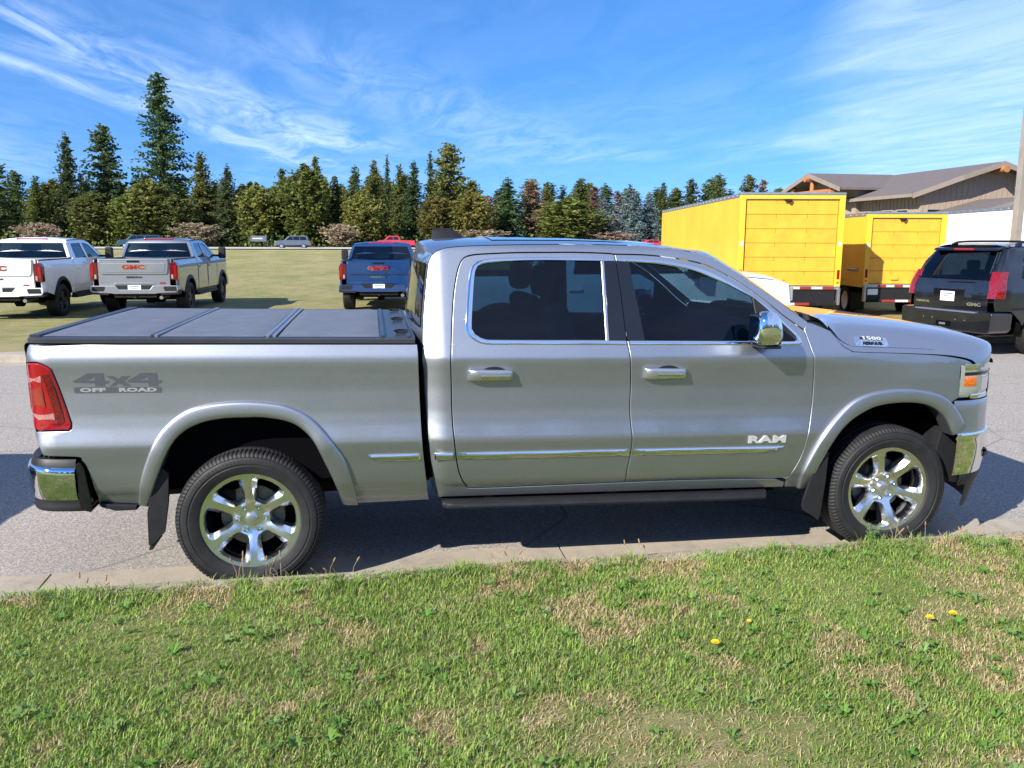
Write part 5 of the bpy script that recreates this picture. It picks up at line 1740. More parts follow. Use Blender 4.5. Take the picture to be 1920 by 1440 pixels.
# ------------------------------------------------------------------ black sport utility vehicle
def make_suv(loc, heading):
    global MIR
    root = empty('sport_utility_vehicle', (loc[0], loc[1], 0), math.pi / 2 - heading)
    tag(root, 'black long sport utility vehicle with roof rails at the far kerb', 'suv', 'vehicles parked along the far kerb')
    pr_ = side_prof(1.0, [(.35, .06), (.5, .02), (.75, -.004), (1.0, 0), (1.15, .004), (1.22, .02), (1.32, .055), (1.6, .15), (1.80, .225), (1.87, .28)])
    fn = lambda x, z: pr_(z) + .09 * np.clip((.38 - np.asarray(x)) / .30, 0, 1) ** 2 + .10 * np.clip((np.asarray(x) - 5.0) / .7, 0, 1) ** 2
    pm = 'black_paint'
    AX1, AX2, R = 1.18, 4.48, .40
    # rear profile x(z) of body
    RX = lambda z: float(np.interp(z, [.5, .75, 1.0, 1.25, 1.35, 1.6, 1.82, 1.87], [.10, .10, .085, .12, .16, .30, .45, .52]))
    for s in (0, 1):
        MIR = None if s == 0 else 0.0
        quarter = [(RX(.78), .78), (RX(1.0), 1.0), (RX(1.25), 1.25), (RX(1.6), 1.6), (RX(1.84), 1.84), (.62, 1.868), (1.95, 1.885), (1.98, 1.30), (1.93, 1.05), (1.70, .70), (1.66, .50)] + arch_pts(AX1, .41, .49, 14, .52)[::-1][1:] + [(.62, .62), (.40, .78)]
        win = [(.62, 1.33), (.76, 1.68), (.84, 1.74), (1.84, 1.76), (1.88, 1.33)]
        qp = panel('quarter_panel', quarter, pm, root, fn, [win], step=.09, inset=.004, bev=.008)
        panel('window_pane', win, 'glass_far', qp, fn, step=.15, inset=-.004, lift=-.012, flange=False)
        rdo = [(1.66, .50), (1.70, .70), (1.93, 1.05), (1.98, 1.30), (1.95, 1.885), (2.75, 1.885), (2.78, 1.3), (2.78, .50)]
        win = [(2.06, 1.33), (2.04, 1.76), (2.68, 1.765), (2.70, 1.33)]
        rd = panel('rear_door', rdo, pm, root, fn, [win], step=.09, inset=.004, bev=.008)
        panel('window_pane', win, 'glass_far', rd, fn, step=.15, inset=-.004, lift=-.012, flange=False)
        fdo = [(2.78, .50), (2.78, 1.3), (2.75, 1.885), (3.1, 1.87), (3.4, 1.79), (3.88, 1.42), (3.92, 1.25), (3.90, .65), (3.82, .50)]
        win = [(2.85, 1.33), (2.83, 1.765), (3.08, 1.755), (3.30, 1.70), (3.72, 1.36), (3.70, 1.33)]
        fd = panel('front_door', fdo, pm, root, fn, [win], step=.09, inset=.004, bev=.008)
        panel('window_pane', win, 'glass_far', fd, fn, step=.15, inset=-.004, lift=-.012, flange=False)
        for par, x0 in ((rd, 2.0), (fd, 2.9)):
            q = B(); q.box(x0, x0 + .2, -1.035, -.99, 1.14, 1.175, .012); q.build('door_handle', pm, par)
        q = B(); q.box(3.62, 3.74, -1.22, -.98, 1.30, 1.50, .035, 3); q.build('wing_mirror', pm, fd)
        fen = [(3.82, .50), (3.90, .65), (3.92, 1.25), (3.95, 1.32), (4.8, 1.22), (5.3, 1.12), (5.38, .9), (5.40, .6), (5.0, .52)] + arch_pts(AX2, .41, .49, 14, .5)[::-1][1:-1]
        panel('front_fender', fen, pm, root, fn, step=.09, inset=.004, bev=.008)
        # tail lamp
        a = [(RX(.98) - .012, -.985, .98), (RX(1.48) - .012, -.90, 1.48)]
        q = B()
        rows_ = []
        for z in np.linspace(1.0, 1.45, 10):
            xr = RX(z); ye = float(fn(xr + .03, z))
            rows_.append([(xr + .02, ye + .16, z), (xr - .05, ye + .13, z), (xr - .05, ye + .05, z), (xr - .02, ye - .012, z), (xr + .12, float(fn(xr + .12, z)) - .022, z), (xr + .17, float(fn(xr + .17, z)) + .01, z)])
        q.grid(rows_); q.add(rows_[0], [(0, 1, 2, 3, 4, 5)]); q.add(rows_[-1], [(0, 1, 2, 3, 4, 5)])
        tl = q.build('tail_lamp', 'red_tl', root)
        q = B(); q.box(5.25, 5.40, -.92, -.62, .85, 1.08, .03); q.build('headlamp', 'lamp_clear', root)
        # roof rail
        q = B()
        pts = [(.75, -.66, 1.90), (.85, -.665, 1.945), (1.3, -.67, 1.965), (2.4, -.67, 1.965), (2.95, -.665, 1.94), (3.05, -.66, 1.89)]
        q.tube(cr(pts, 4).tolist(), .02, 8)
        for x in (.8, 1.9, 3.0): q.box(x - .06, x + .06, -.69, -.64, 1.87, 1.93, .012)
        q.build('roof_rail', 'black_plastic', root)
        for cx in (AX1, AX2):
            simple_wheel((cx, -.86, R - .005), R, .28, -1, root, 'satin')
            c = arch_pts(cx, .41, .53, 14, .42)
            q = B(); q.grid([[(x, -.98 + d, z) for x, z in c] for d in (0, .45)]); q.add([(x, -.53, z) for x, z in c] + [(cx, -.53, .42)], [(i, i + 1, len(c)) for i in range(len(c) - 1)])
            q.build('wheel_well_liner', 'dark', root, fix=False)
        q = B(); q.box(1.7, 3.9, -1.0, -.84, .34, .42, .02); q.build('running_board', 'black_plastic', root)
    MIR = None
    # rear: tailgate
    rows_ = []
    for z in (.74, .80, .95, 1.10, 1.22, 1.28, 1.30):
        w = .80 - .10 * max(0, z - 1.2)
        rows_.append([(RX(z) - .03 - .035 * (1 - (y / w) ** 2), y, z) for y in np.linspace(-w, w, 19)])
    q = B(); q.grid(rows_); tg_ = q.build('tailgate', pm, root)
    rows_ = []
    for z in np.linspace(1.31, 1.80, 9):
        w = .80 - .14 * (z - 1.31) / .5
        rows_.append([(RX(z) - .025 - .05 * (1 - (y / w) ** 2), y, z) for y in np.linspace(-w, w, 19)])
    q = B(); q.grid(rows_); q.build('rear_window', 'glass_far', root)
    for sy in (-1, 1):
        q = B(); q.grid([[(RX(z) + .0 + d, sy * (w + e), z) for z, w in zip(np.linspace(1.28, 1.84, 9), np.linspace(.79, .66, 9))] for d, e in ((-.02, -.0), (-.02, .06), (.05, .115), (.14, .13))]); q.build('rear_pillar', pm, root, angle=60)
    q = B(); q.prism([(.30, 1.80), (.34, 1.845), (.60, 1.90), (.62, 1.84)], 'y', -.68, .68, .012, 2); sp = q.build('spoiler', pm, root)
    q = B(); q.box(.285, .33, -.20, .20, 1.805, 1.84, .008); q.build('high_brake_lamp', 'red_lens', sp)
    rows_ = []
    for x in np.linspace(.46, 3.1, 12):
        z0 = 1.868 + .02 * math.sin(math.pi * (x - .46) / 3.0)
        ye = float(fn(x, 1.86)); half = [(x, ye * (1 - t), z0 + .06 * (1 - (1 - t) ** 2.5)) for t in TS]
        rows_.append(half + [(a, -b, c) for a, b, c in half[-2::-1]])
    q = B(); q.grid(rows_); q.build('roof', pm, root, angle=60)
    q = B(); q.grid([[(x + .1 * (1 - (y / w) ** 2), y, z) for y in np.linspace(-w, w, 13)] for x, z, w in ((3.08, 1.88, .68), (3.4, 1.74, .74), (3.9, 1.38, .86))]); q.build('windscreen', 'glass_far', root)
    rows_ = []
    for x, ze, zc in ((3.86, 1.30, 1.38), (4.4, 1.26, 1.33), (5.0, 1.18, 1.24), (5.35, 1.08, 1.12)):
        ye = float(fn(x, 1.1)) + .02
        half = [(x, ye * (1 - t), ze + (zc - ze) * (1 - (1 - t) ** 3)) for t in TS]
        rows_.append(half + [(a, -b, c) for a, b, c in half[-2::-1]])
    q = B(); q.grid(rows_); q.build('hood', pm, root)
    q = B(); q.box(5.30, 5.46, -.75, .75, .70, 1.10, .05, 3); q.build('grille', 'chrome', root)
    q = B(); q.box(5.28, 5.55, -.95, .95, .42, .70, .07, 3); q.build('front_bumper', pm, root)
    # bumper
    q = B(); q.prism([(-.98, .46), (-.90, .40), (.90, .40), (.98, .46), (.99, .74), (.95, .77), (.70, .77), (.66, .74), (-.66, .74), (-.70, .77), (-.95, .77), (-.99, .74)], 'x', -.03, .45, .03, 3); bm_ = q.build('rear_bumper', pm, root, angle=50)
    q = B(); q.box(-.045, .1, -.66, .66, .735, .76, .008); q.build('bumper_step', 'satin', bm_)
    q = B(); q.box(-.04, .1, -.16, .16, .47, .56, .01); q.build('hitch_opening', 'dark', bm_)
    q = B(); q.box(-.05, .1, -.06, .08, .49, .53, .006); q.build('hitch_receiver', 'satin', bm_)
    for y in (-.45, -.25, .25, .45):
        q = B(); q.lathe([(0, -.034), (.012, -.033), (.014, -.02)], (0, y, .60), 'x', 10); q.build('park_sensor', 'satin', bm_)
    q = B(); q.prism([(-.30, .90), (.30, .90), (.33, 1.13), (-.33, 1.13)], 'x', RX(1.0) - .068, RX(1.0) - .03, .008); q.build('plate_recess', 'black_gloss', tg_)
    plate_on(tg_, RX(1.0) - .072, 0, 1.0, .30, .17)
    q = B(); q.box(RX(1.28) - .09, RX(1.28) - .04, -.35, .02, 1.255, 1.27, .004); q.tube([(RX(1.28) - .10, .05, 1.26), (RX(1.28) - .095, -.5, 1.275)], .008, 6); q.build('rear_wiper', 'black_plastic', root)
    rear_text('tailgate_lettering', 'GMC', .075, RX(.9) - .055, -.55, .88, 'chrome', tg_, 1.7)
    rear_text('tailgate_lettering', 'YUKON XL', .045, RX(.9) - .055, .56, .88, 'chrome', tg_, 1.3)
    q = B(); q.box(.3, 5.2, -.85, .85, .44, .52); q.build('floor_pan', 'dark', root)
    q = B(); q.tube([(.12, -.52, .36), (.5, -.52, .38), (1.2, -.5, .40)], .04, 10); q.box(.5, 1.0, -.62, -.28, .32, .46, .05); q.build('exhaust', 'under', root)
    q = B(); q.tube([(AX1, -.8, .40), (AX1, .8, .40)], .06, 8); q.build('rear_axle', 'under', root)
    q = B(); q.box(.7, 3.6, -.72, .72, .7, 1.2); q.build('cabin_tub', 'interior', root)
    for x in (.95, 1.9, 2.75):
        for y in (-.4, .4):
            q = B(); q.box(x, x + .12, y - .25, y + .25, 1.1, 1.45, .05); q.box(x + .02, x + .1, y - .13, y + .13, 1.45, 1.62, .03); q.build('seat_back', 'interior', root)
    return root


M['red_tl'] = lens('red_tail_lens', (.17, .004, .006), .1, bands=24)
make_suv((10.85, 8.85), RAD(80))


# ------------------------------------------------------------------ far road traffic
def far_car(name, label, pm, loc, heading, kind='suv', cat='suv'):
    global MIR
    root = empty(name, loc, math.pi / 2 - heading)
    tag(root, label, cat, 'vehicles along the far road')
    if kind == 'suv':
        L, H = 5.1, 1.85
        body = [(.05, .45), (.0, .8), (.06, 1.12), (.3, 1.15), (.45, H - .1), (.6, H), (2.9, H), (3.1, H - .06), (3.75, 1.2), (4.7, 1.12), (5.0, 1.0), (5.1, .6), (5.0, .42)]
        wins = [[(.55, 1.2), (.72, 1.68), (1.5, 1.72), (1.5, 1.2)], [(1.58, 1.2), (1.58, 1.72), (2.45, 1.72), (2.45, 1.2)], [(2.53, 1.2), (2.53, 1.72), (2.95, 1.70), (3.5, 1.2)]]
        axl = (1.0, 4.1)
    elif kind == 'pickup':
        L, H = 5.7, 1.88
        body = [(.05, .5), (.0, .85), (.02, 1.22), (2.0, 1.22), (2.08, 1.3), (2.3, H - .05), (2.5, H), (3.7, H), (3.9, H - .06), (4.45, 1.28), (5.3, 1.2), (5.6, 1.05), (5.7, .6), (5.6, .48)]
        wins = [[(2.3, 1.28), (2.45, 1.74), (3.1, 1.76), (3.1, 1.28)], [(3.18, 1.28), (3.18, 1.76), (3.7, 1.74), (4.2, 1.28)]]
        axl = (1.15, 4.7)
    elif kind == 'topper':
        L, H = 5.7, 1.86
        body = [(.05, .5), (.0, .85), (.02, 1.2), (.12, H - .1), (.2, H), (3.7, H), (3.9, H - .06), (4.45, 1.28), (5.3, 1.2), (5.6, 1.05), (5.7, .6), (5.6, .48)]
        wins = [[(.3, 1.3), (.35, 1.72), (1.9, 1.72), (1.9, 1.3)], [(2.2, 1.28), (2.2, 1.74), (3.1, 1.76), (3.1, 1.28)], [(3.18, 1.28), (3.18, 1.76), (3.7, 1.74), (4.2, 1.28)]]
        axl = (1.15, 4.7)
    else:
        L, H = 4.6, 1.45
        body = [(.05, .4), (.0, .7), (.1, .98), (.5, 1.02), (1.1, H - .05), (1.4, H), (2.5, H), (2.75, H - .06), (3.4, 1.0), (4.3, .88), (4.58, .7), (4.6, .45), (4.5, .32)]
        wins = [[(.85, 1.02), (1.3, 1.34), (1.9, 1.37), (1.9, 1.02)], [(1.98, 1.02), (1.98, 1.37), (2.5, 1.35), (3.1, 1.02)]]
        axl = (.9, 3.6)
    hw = .93
    q = B(); q.prism(cr(body, 1).tolist(), 'y', -hw, hw, .09, 3)
    # tumblehome
    q.v = [(x, y * (1 - .20 * max(0, z - 1.1)), z) for x, y, z in q.v]
    b_ = q.build('body', pm, root, angle=40)
    for s in (-1, 1):
        for w in wins:
            zt = lambda z: s * (hw * (1 - .20 * max(0, z - 1.1)) + .004)
            mk('window', [(x, zt(z), z) for x, z in w], [tuple(range(len(w))) if s < 0 else tuple(range(len(w)))[::-1]], 'black_gloss', b_, False)
        for ax_ in axl:
            w_ = B(); w_.lathe([(.0, 0), (.22, 0), (.24, -.02 * -s), (.25, .0), (.34, 0), (.37, -s * .04), (.37, -s * .2)], (ax_, s * (hw + .01), .37), 'y', 20); wo_ = w_.build('wheel', 'rubber', root)
            w_ = B(); w_.lathe([(0, s * .012), (.2, s * .012), (.23, 0)], (ax_, s * (hw + .012), .37), 'y', 16); w_.build('rim', 'satin', wo_)
        q = B(); q.box(L - .22, L - .02, min(s * .62, s * .90), max(s * .62, s * .90), .8, .95, .02); q.build('headlamp', 'lamp_clear', root)
        q = B(); q.box(-.02, .12, min(s * .72, s * .92), max(s * .72, s * .92), .85, 1.1, .02); q.build('tail_lamp', 'red_lens', root)
    q = B(); q.box(.3, L - .3, -.8, .8, .28, .5); q.build('underbody', 'dark', root)
    return root

fy_ = lambda y: float(field_z(y))
far_car('pickup_truck', 'bright red pickup on the far road, above the blue pickup', 'red_paint', (6.99, 120.5, fy_(120.5) + .03), RAD(270), 'pickup', 'pickup truck')
far_car('sport_utility_vehicle', 'grey sport utility vehicle on the far road below the conifers', 'grey_paint', (-7.95, 121.5, fy_(121.5) + .03), RAD(270), 'suv', 'suv')
far_car('pickup_truck', 'dark green pickup with canopy on the far road, above the silver pickup', 'teal_paint', (-28.2, 120.0, fy_(120) + .03), RAD(270), 'topper', 'pickup truck')
far_car('car', 'pale car on the far road, mostly hidden by the white pickup', 'silver2', (-42.0, 121, fy_(121) + .03), RAD(270), 'car', 'car')
far_car('car', 'dark red car on the far road beside the front end of the yellow box truck', 'red_paint', (45.5, 121, fy_(121) + .03), RAD(270), 'car', 'car')

# ------------------------------------------------------------------ box trucks
M['yellow'] = mat('yellow_box_paint', (.80, .47, .035), .45, coat=.3, var=.10, vscale=.9, bump=.05, bscale=30)
M['yellow_door'] = mat('yellow_door_paint', (.76, .36, .03), .52, var=.13, vscale=2.5, bump=.06, bscale=40)
M['white_box'] = mat('white_box_paint', (.80, .81, .83), .42, var=.03, vscale=1.2)
M['white_door'] = mat('white_door_paint', (.74, .75, .77), .5, var=.04, vscale=2)
M['alu'] = mat('brushed_aluminium', (.50, .51, .52), .38, .85, var=.12, vscale=9)
M['stripe_red'] = mat('reflective_red', (.26, .025, .02), .5)
M['stripe_white'] = mat('reflective_white', (.48, .46, .43), .5)
M['label'] = mat('paper_label', (.72, .72, .70), .7)


def box_truck(label, rc, heading, W, z0, z1, L, body, door, npan=6, cab=True):
    root = empty('box_truck', (rc[0], rc[1], 0), math.pi / 2 - heading)
    tag(root, label, 'box truck', 'box trucks parked in a row')
    h = W / 2
    for s, nm in ((1, 'left'), (-1, 'right')):
        q = B(); q.box(.10, L, min(s * h, s * (h - .03)), max(s * h, s * (h - .03)), z0, z1 - .10, .004)
        sw = q.build('side_wall', body, root)
        q = B(); q.box(.06, L + .01, min(s * (h + .012), s * (h - .05)), max(s * (h + .012), s * (h - .05)), z1 - .10, z1 - .005, .012); q.build('top_rail', 'alu', root)
        q = B(); q.box(.10, L, min(s * (h + .008), s * (h - .04)), max(s * (h + .008), s * (h - .04)), z0 - .07, z0 + .02, .008); q.build('bottom_rail', body, root)
        for k in range(int(L / .42)):
            x = .3 + k * .42
            q = B(); q.lathe([(0, s * .006), (.012, s * .004), (.016, 0)], (x, s * (h + .012), z1 - .052), 'y', 6); q.build('rivet', 'label', sw)
        q = B(); q.tube([(.35, s * (h + .03), z0 + .38), (1.0, s * (h + .05), z0 + .38), (1.02, s * h, z0 + .38)], .035, 8); q.build('side_grab_rail', 'alu', root)
        # rear post with lamps
        q = B(); q.box(-.03, .12, min(s * (h + .012), s * (h - .12)), max(s * (h + .012), s * (h - .12)), z0 - .04, z1 - .12, .012); rp = q.build('rear_post', body, root)
        q = B(); q.box(-.045, -.02, s * (h - .055) - .032, s * (h - .055) + .032, z0 + .18, z0 + .40, .02, 3); q.build('tail_lamp', 'red_lens', rp)
        q = B(); q.box(-.042, -.02, s * (h - .055) - .028, s * (h - .055) + .028, z0 + .08, z0 + .13, .006); q.build('reflector', 'amber', rp)
        q = B(); q.box(-.036, -.028, s * (h - .055) - .035, s * (h - .055) + .035, z0 + .95, z0 + 1.05); q.build('sticker', 'label', rp)
        q = B(); q.box(-.10, .02, min(s * h, s * (h - .06)), max(s * h, s * (h - .06)), z0 - .42, z0 - .02, .01); q.build('bumper_post', 'alu', root)
    q = B(); q.box(.0, L, -h + .03, h - .03, z1 - .06, z1 - .02); q.build('roof', 'white_box', root)
    q = B(); q.box(L - .04, L, -h + .03, h - .03, z0, z1 - .1); q.build('front_wall', body, root)
    q = B(); q.box(.10, L, -h + .03, h - .03, z0 - .08, z0); q.build('load_floor', 'under', root)
    q = B(); q.box(-.035, .13, -h - .012, h + .012, z1 - .14, z1 - .05, .012); hd = q.build('header', body, root)
    q = B(); q.box(-.045, .14, -h - .016, h + .016, z1 - .05, z1 + .01, .014); q.build('header_cap', 'alu', hd)
    q = B(); q.box(-.05, -.03, .02, .20, z1 - .20, z1 - .14, .01); q.tube([(-.08, .10, z1 - .20), (-.02, .10, z1 - .16)], .03, 8); q.build('camera_lamp', 'black_plastic', hd)
    # roll-up door
    a, b = z0 + .03, z1 - .16
    gap_ = .008
    ph = (b - a) / npan
    for k in range(npan):
        q = B(); q.box(.015, .05, -h + .135, h - .135, a + k * ph + gap_ / 2, a + (k + 1) * ph - gap_ / 2, .006)
        p_ = q.build('door_panel', door, root)
        for y in (-h * .30, h * .30):
            for j in range(3):
                q = B(); q.lathe([(0, -.004), (.008, -.003), (.01, 0)], (.015, y, a + k * ph + ph * (.82 + .1 * j - .05)), 'x', 6); q.build('hinge_bolt', 'under', p_)
    q = B(); q.box(.055, .08, -h + .12, h - .12, a, b); q.build('door_backing', 'under', root)
    q = B(); q.box(-.01, .05, -h + .12, h - .12, b, b + .05, .01); q.build('door_seal', 'alu', root)
    q = B(); q.box(-.02, .02, .12, .30, a + .10, a + .16, .01); q.build('door_latch', 'yellow_door' if body == 'yellow' else 'alu', root)
    q = B(); q.box(-.05, .10, -h, h, z0 - .06, z0 + .02, .008); th = q.build('threshold', 'alu', root)
    n = 8
    for k in range(n):
        y0 = -h + .14 + k * (W - .28) / n; y1 = y0 + (W - .28) / n - .004
        q = B(); q.box(-.056, -.049, y0, y1, z0 - .052, z0 + .006); q.build('reflective_strip', 'stripe_red' if k % 2 == 0 else 'stripe_white', th)
    # rear under-ride frame, flap, plate
    q = B(); q.box(-.06, .0, -h + .06, h - .06, z0 - .44, z0 - .36, .01); ub = q.build('rear_bumper', 'under', root)
    q = B(); q.box(-.02, .02, -h + .10, h - .10, z0 - .36, z0 - .06); q.build('rear_skirt', 'black_plastic', root)
    q = B(); q.box(-.03, -.02, h - .38, h - .12, z0 - .25, z0 - .10); q.build('licence_plate', 'plate', root)
    for k in range(3):
        q = B(); q.box(-.068, -.061, -.5 + k * .34, -.17 + k * .34, z0 - .43, z0 - .37); q.build('reflective_strip', 'stripe_red' if k % 2 == 0 else 'stripe_white', ub)
    for s in (1, -1):
        w = make_tyre((1.5, s * (h - .22), .38), -s * -1 if False else (1 if s > 0 else -1), .39, .26, .25, 'wheel', root, 30)
        q = B(); q.lathe([(0, -s * .02), (.1, -s * .02), (.2, s * .08), (.25, s * .1)], (1.5, s * (h - .22), .38), 'y', 20); q.build('rim', 'label', w)
        if cab:
            w = make_tyre((L + 1.2, s * (h - .28), .38), (1 if s > 0 else -1), .39, .24, .25, 'wheel', root, 30)
            q = B(); q.lathe([(0, -s * .02), (.1, -s * .02), (.2, s * .08), (.25, s * .1)], (L + 1.2, s * (h - .28), .38), 'y', 20); q.build('rim', 'label', w)
        q = B(); q.box(.85, .87, min(s * (h - .4), s * (h - .05)), max(s * (h - .4), s * (h - .05)), .15, .62); q.build('mud_flap', 'black_plastic', root)
    q = B(); q.box(.1, L + 1.9, -.42, .42, .55, z0 - .1); q.build('chassis_frame', 'under', root)
    q = B(); q.tube([(1.5, -h + .3, .38), (1.5, h - .3, .38)], .07, 8); q.build('rear_axle', 'under', root)
    if cab:
        hw = h - .18
        q = B(); q.prism([(L + .06, .5), (L + .06, 1.98), (L + .25, 2.02), (L + .9, 1.98), (L + 1.35, 1.42), (L + 2.0, 1.28), (L + 2.15, 1.0), (L + 2.15, .55), (L + 1.6, .5)], 'y', -hw, hw, .06, 2)
        cb = q.build('cab', body, root)
        for s in (1, -1):
            mk('side_window', [(L + .35, s * (hw + .003), 1.40), (L + .35, s * (hw + .003), 1.88), (L + .82, s * (hw + .003), 1.86), (L + 1.18, s * (hw + .003), 1.42)], [(0, 1, 2, 3)], 'black_gloss', cb, False)
        mk('windscreen', [(L + .93, -hw + .1, 1.95), (L + .93, hw - .1, 1.95), (L + 1.36, hw - .1, 1.44), (L + 1.36, -hw + .1, 1.44)], [(0, 1, 2, 3)], 'black_gloss', cb, False)
    return root


box_truck('yellow box truck with its tall roll-up door, the larger of the two yellow ones', (10.36, 13.75), RAD(10.3), 2.40, .90, 3.06, 11.2, 'yellow', 'yellow_door', 6)
box_truck('smaller yellow box truck, shaded by the larger one beside it', (14.10, 14.9), RAD(10.8), 1.98, .86, 2.69, 5.2, 'yellow', 'yellow_door', 5)
box_truck('white box truck behind the black sport utility vehicle at the right edge', (17.95, 11.9), RAD(13), 2.3, .9, 2.90, 7.6, 'white_box', 'white_door', 6)

# ------------------------------------------------------------------ light pole and roadside sign
M['pole'] = mat('weathered_pole', (.27, .24, .20), .6, .2, var=.15, vscale=3)
lp = empty('light_pole', (15.994, 13.426, 0)); tag(lp, 'square tan light pole rising past the top right corner', 'light pole')
q = B(); q.box(-.14, .14, -.14, .14, 0.0, .5, .02); q.build('pole_base', 'concrete', lp)
q = B(); q.box(-.085, .085, -.085, .085, .5, 8.2, .014); q.build('pole_shaft', 'pole', lp)
q = B(); q.box(-.05, .05, -.9, .05, 8.1, 8.22, .02); q.build('lamp_arm', 'pole', lp)
q = B(); q.box(-.2, .2, -1.4, -.75, 8.05, 8.25, .03); q.build('lamp_head', 'pole', lp)
sg = empty('roadside_sign', (-16.6, 131.5, fy_(131.5))); tag(sg, 'low dark roadside signboard under the conifers', 'sign')
q = B(); q.box(-1.2, 1.2, -.06, .06, .95, 1.85, .03); bd_ = q.build('sign_board', mat('sign_slate', (.10, .12, .15), .5), sg)
for x in (-.9, .9):
    q = B(); q.box(x - .07, x + .07, -.05, .05, 0, .95, .01); q.build('sign_post', 'under', sg)
q = B(); q.box(-.9, .6, -.075, -.061, 1.35, 1.5); q.build('sign_lettering_bar', 'label', bd_)

# ------------------------------------------------------------------ building with log porches
def siding_mat():
    m, g, b = new_mat('tan_siding')
    t = g.node('ShaderNodeTexCoord').outputs['Object']
    f = g.noise(g.scalev(t, (6, 6, .6)), 2, 5, .6)
    g.l.new(g.ramp(f, [(.3, (.27, .20, .15)), (.7, (.34, .26, .195))]), b.inputs['Base Color'])
    b.inputs['Roughness'].default_value = .8
    return m


def roof_mat():
    m, g, b = new_mat('brown_shingle_roof')
    t = g.node('ShaderNodeTexCoord').outputs['Object']
    br = g.node('ShaderNodeTexBrick')
    g.l.new(g.scalev(t, (1, 1, 1)), br.inputs['Vector'])
    br.inputs['Scale'].default_value = 3.4
    br.inputs['Color1'].default_value = (.105, .085, .08, 1); br.inputs['Color2'].default_value = (.14, .115, .105, 1); br.inputs['Mortar'].default_value = (.07, .06, .055, 1)
    f = g.noise(t, 1.3, 5, .6)
    g.l.new(g.mix(g.math('MULTIPLY', f, .4), br.outputs['Color'], (.13, .11, .11, 1)), b.inputs['Base Color'])
    b.inputs['Roughness'].default_value = .85
    return m


M['siding'] = siding_mat(); M['shingle'] = roof_mat()
M['fascia'] = mat('fascia_board', (.22, .18, .15), .7, var=.1, vscale=3)
M['log'] = mat('varnished_log', (.36, .145, .055), .5, var=.2, vscale=6)
M['win_frame'] = mat('window_frame', (.30, .25, .20), .5)
XR, XL, YG, YB = 34.6, 29.65, 37.6, 46.5
bl = empty('building', (XR, 44, 0)); tag(bl, 'tan timber building with brown gabled roofs and log posts, behind the box trucks', 'building')
OFF = np.array((XR, 44, 0.0))
H1, E1 = 6.28, 4.52
def rz_(x): return float(np.interp(abs(x - XR), [0, 2.35, 4.95], [H1, 5.52, E1]))
# gable wall (boards with battens)
wx0, wx1 = XL + .75, 2 * XR - XL - .75
ns = 26
q = B(); pts = [(wx0, -.1), (wx1, -.1)] + [(x, rz_(x) - .16) for x in (wx1, XR + 2.35, XR, XR - 2.35, wx0)]
q.prism(pts, 'y', YG, YG + .2); gw = q.build('gable_wall', 'siding', bl)
for x in np.arange(wx0 + .1, wx1, .34):
    q = B(); q.box(x - .028, x + .028, YG - .018, YG - .001, 0, rz_(x) - .2); q.build('batten', 'siding', gw)
q = B(); q.box(wx0, wx0 + .2, YG + .2, YB + 3, -.1, E1 - .05); sw_ = q.build('side_wall', 'siding', bl)
for y in np.arange(YG + .4, YB + 2, .34):
    q = B(); q.box(wx0 - .035, wx0 - .001, y - .028, y + .028, 0, E1 - .1); q.build('batten', 'siding', sw_)
q = B(); q.box(wx1 - .2, wx1, YG + .2, YB + 3, -.1, E1 - .05); q.build('side_wall', 'siding', bl)
# windows
def window(par, x0, x1, z0, z1, y=None, xw=None):
    q = B()
    if y is not None: q.box(x0, x1, y - .05, y - .002, z0, z1, .01)
    else: q.box(xw - .05, xw - .002, x0, x1, z0, z1, .01)
    w_ = q.build('window', 'win_frame', par)
    d = .07
    q = B()
    if y is not None: q.box(x0 + d, x1 - d, y - .058, y - .04, z0 + d, z1 - d)
    else: q.box(xw - .058, xw - .04, x0 + d, x1 - d, z0 + d, z1 - d)
    q.build('pane', 'black_gloss', w_)
for a, b_ in ((30.75, 31.75), (32.0, 33.05), (36.3, 37.3)): window(gw, a, b_, 3.05, 3.78, y=YG)
for a in (38.6, 40.0, 42.2, 43.6): window(sw_, a, a + 1.05, 3.1, 3.78, xw=wx0)
# main roof: two slopes with a kick, thick edges
def slope(name, pts, th=.14):
    q_ = B()
    up_ = [tuple(p_) for p_ in pts]; lo_ = [(x, y, z - th) for x, y, z in pts]
    n_ = len(pts)
    q_.add(up_ + lo_, [tuple(range(n_)), tuple(range(n_, 2 * n_))[::-1]] + [(i, i + n_, (i + 1) % n_ + n_, (i + 1) % n_) for i in range(n_)])
    return q_.build(name, 'shingle', bl, smooth=False)
yo = YG - .85
for s in (-1, 1):
    slope('roof', [(XR, yo, H1), (XR, YB + 4, H1), (XR + s * 2.35, YB + 4, 5.52), (XR + s * 2.35, yo, 5.52)])
    slope('roof', [(XR + s * 2.35, yo, 5.515), (XR + s * 2.35, YB + 4, 5.515), (XR + s * 4.95, YB + 4, E1), (XR + s * 4.95, yo + .5, E1)])
    q = B(); q.add([(XR, yo - .03, H1 + .02), (XR + s * 2.35, yo - .03, 5.54), (XR + s * 4.98, yo + .47, E1 + .02), (XR + s * 4.98, yo + .47, E1 - .24), (XR + s * 2.35, yo - .03, 5.26), (XR, yo - .03, H1 - .28)], [(0, 1, 4, 5), (1, 2, 3, 4)])
    q.build('barge_board', 'fascia', bl, smooth=False)
q = B(); q.tube([(XR, yo - .25, H1 - .42), (XR, YG + .3, H1 - .42)], .19, 12); q.build('ridge_log', 'log', bl)
q = B(); q.box(XL - .06, XL - .0, yo + .5, YB, E1 - .16, E1 + .02); q.build('gutter', 'fascia', bl)
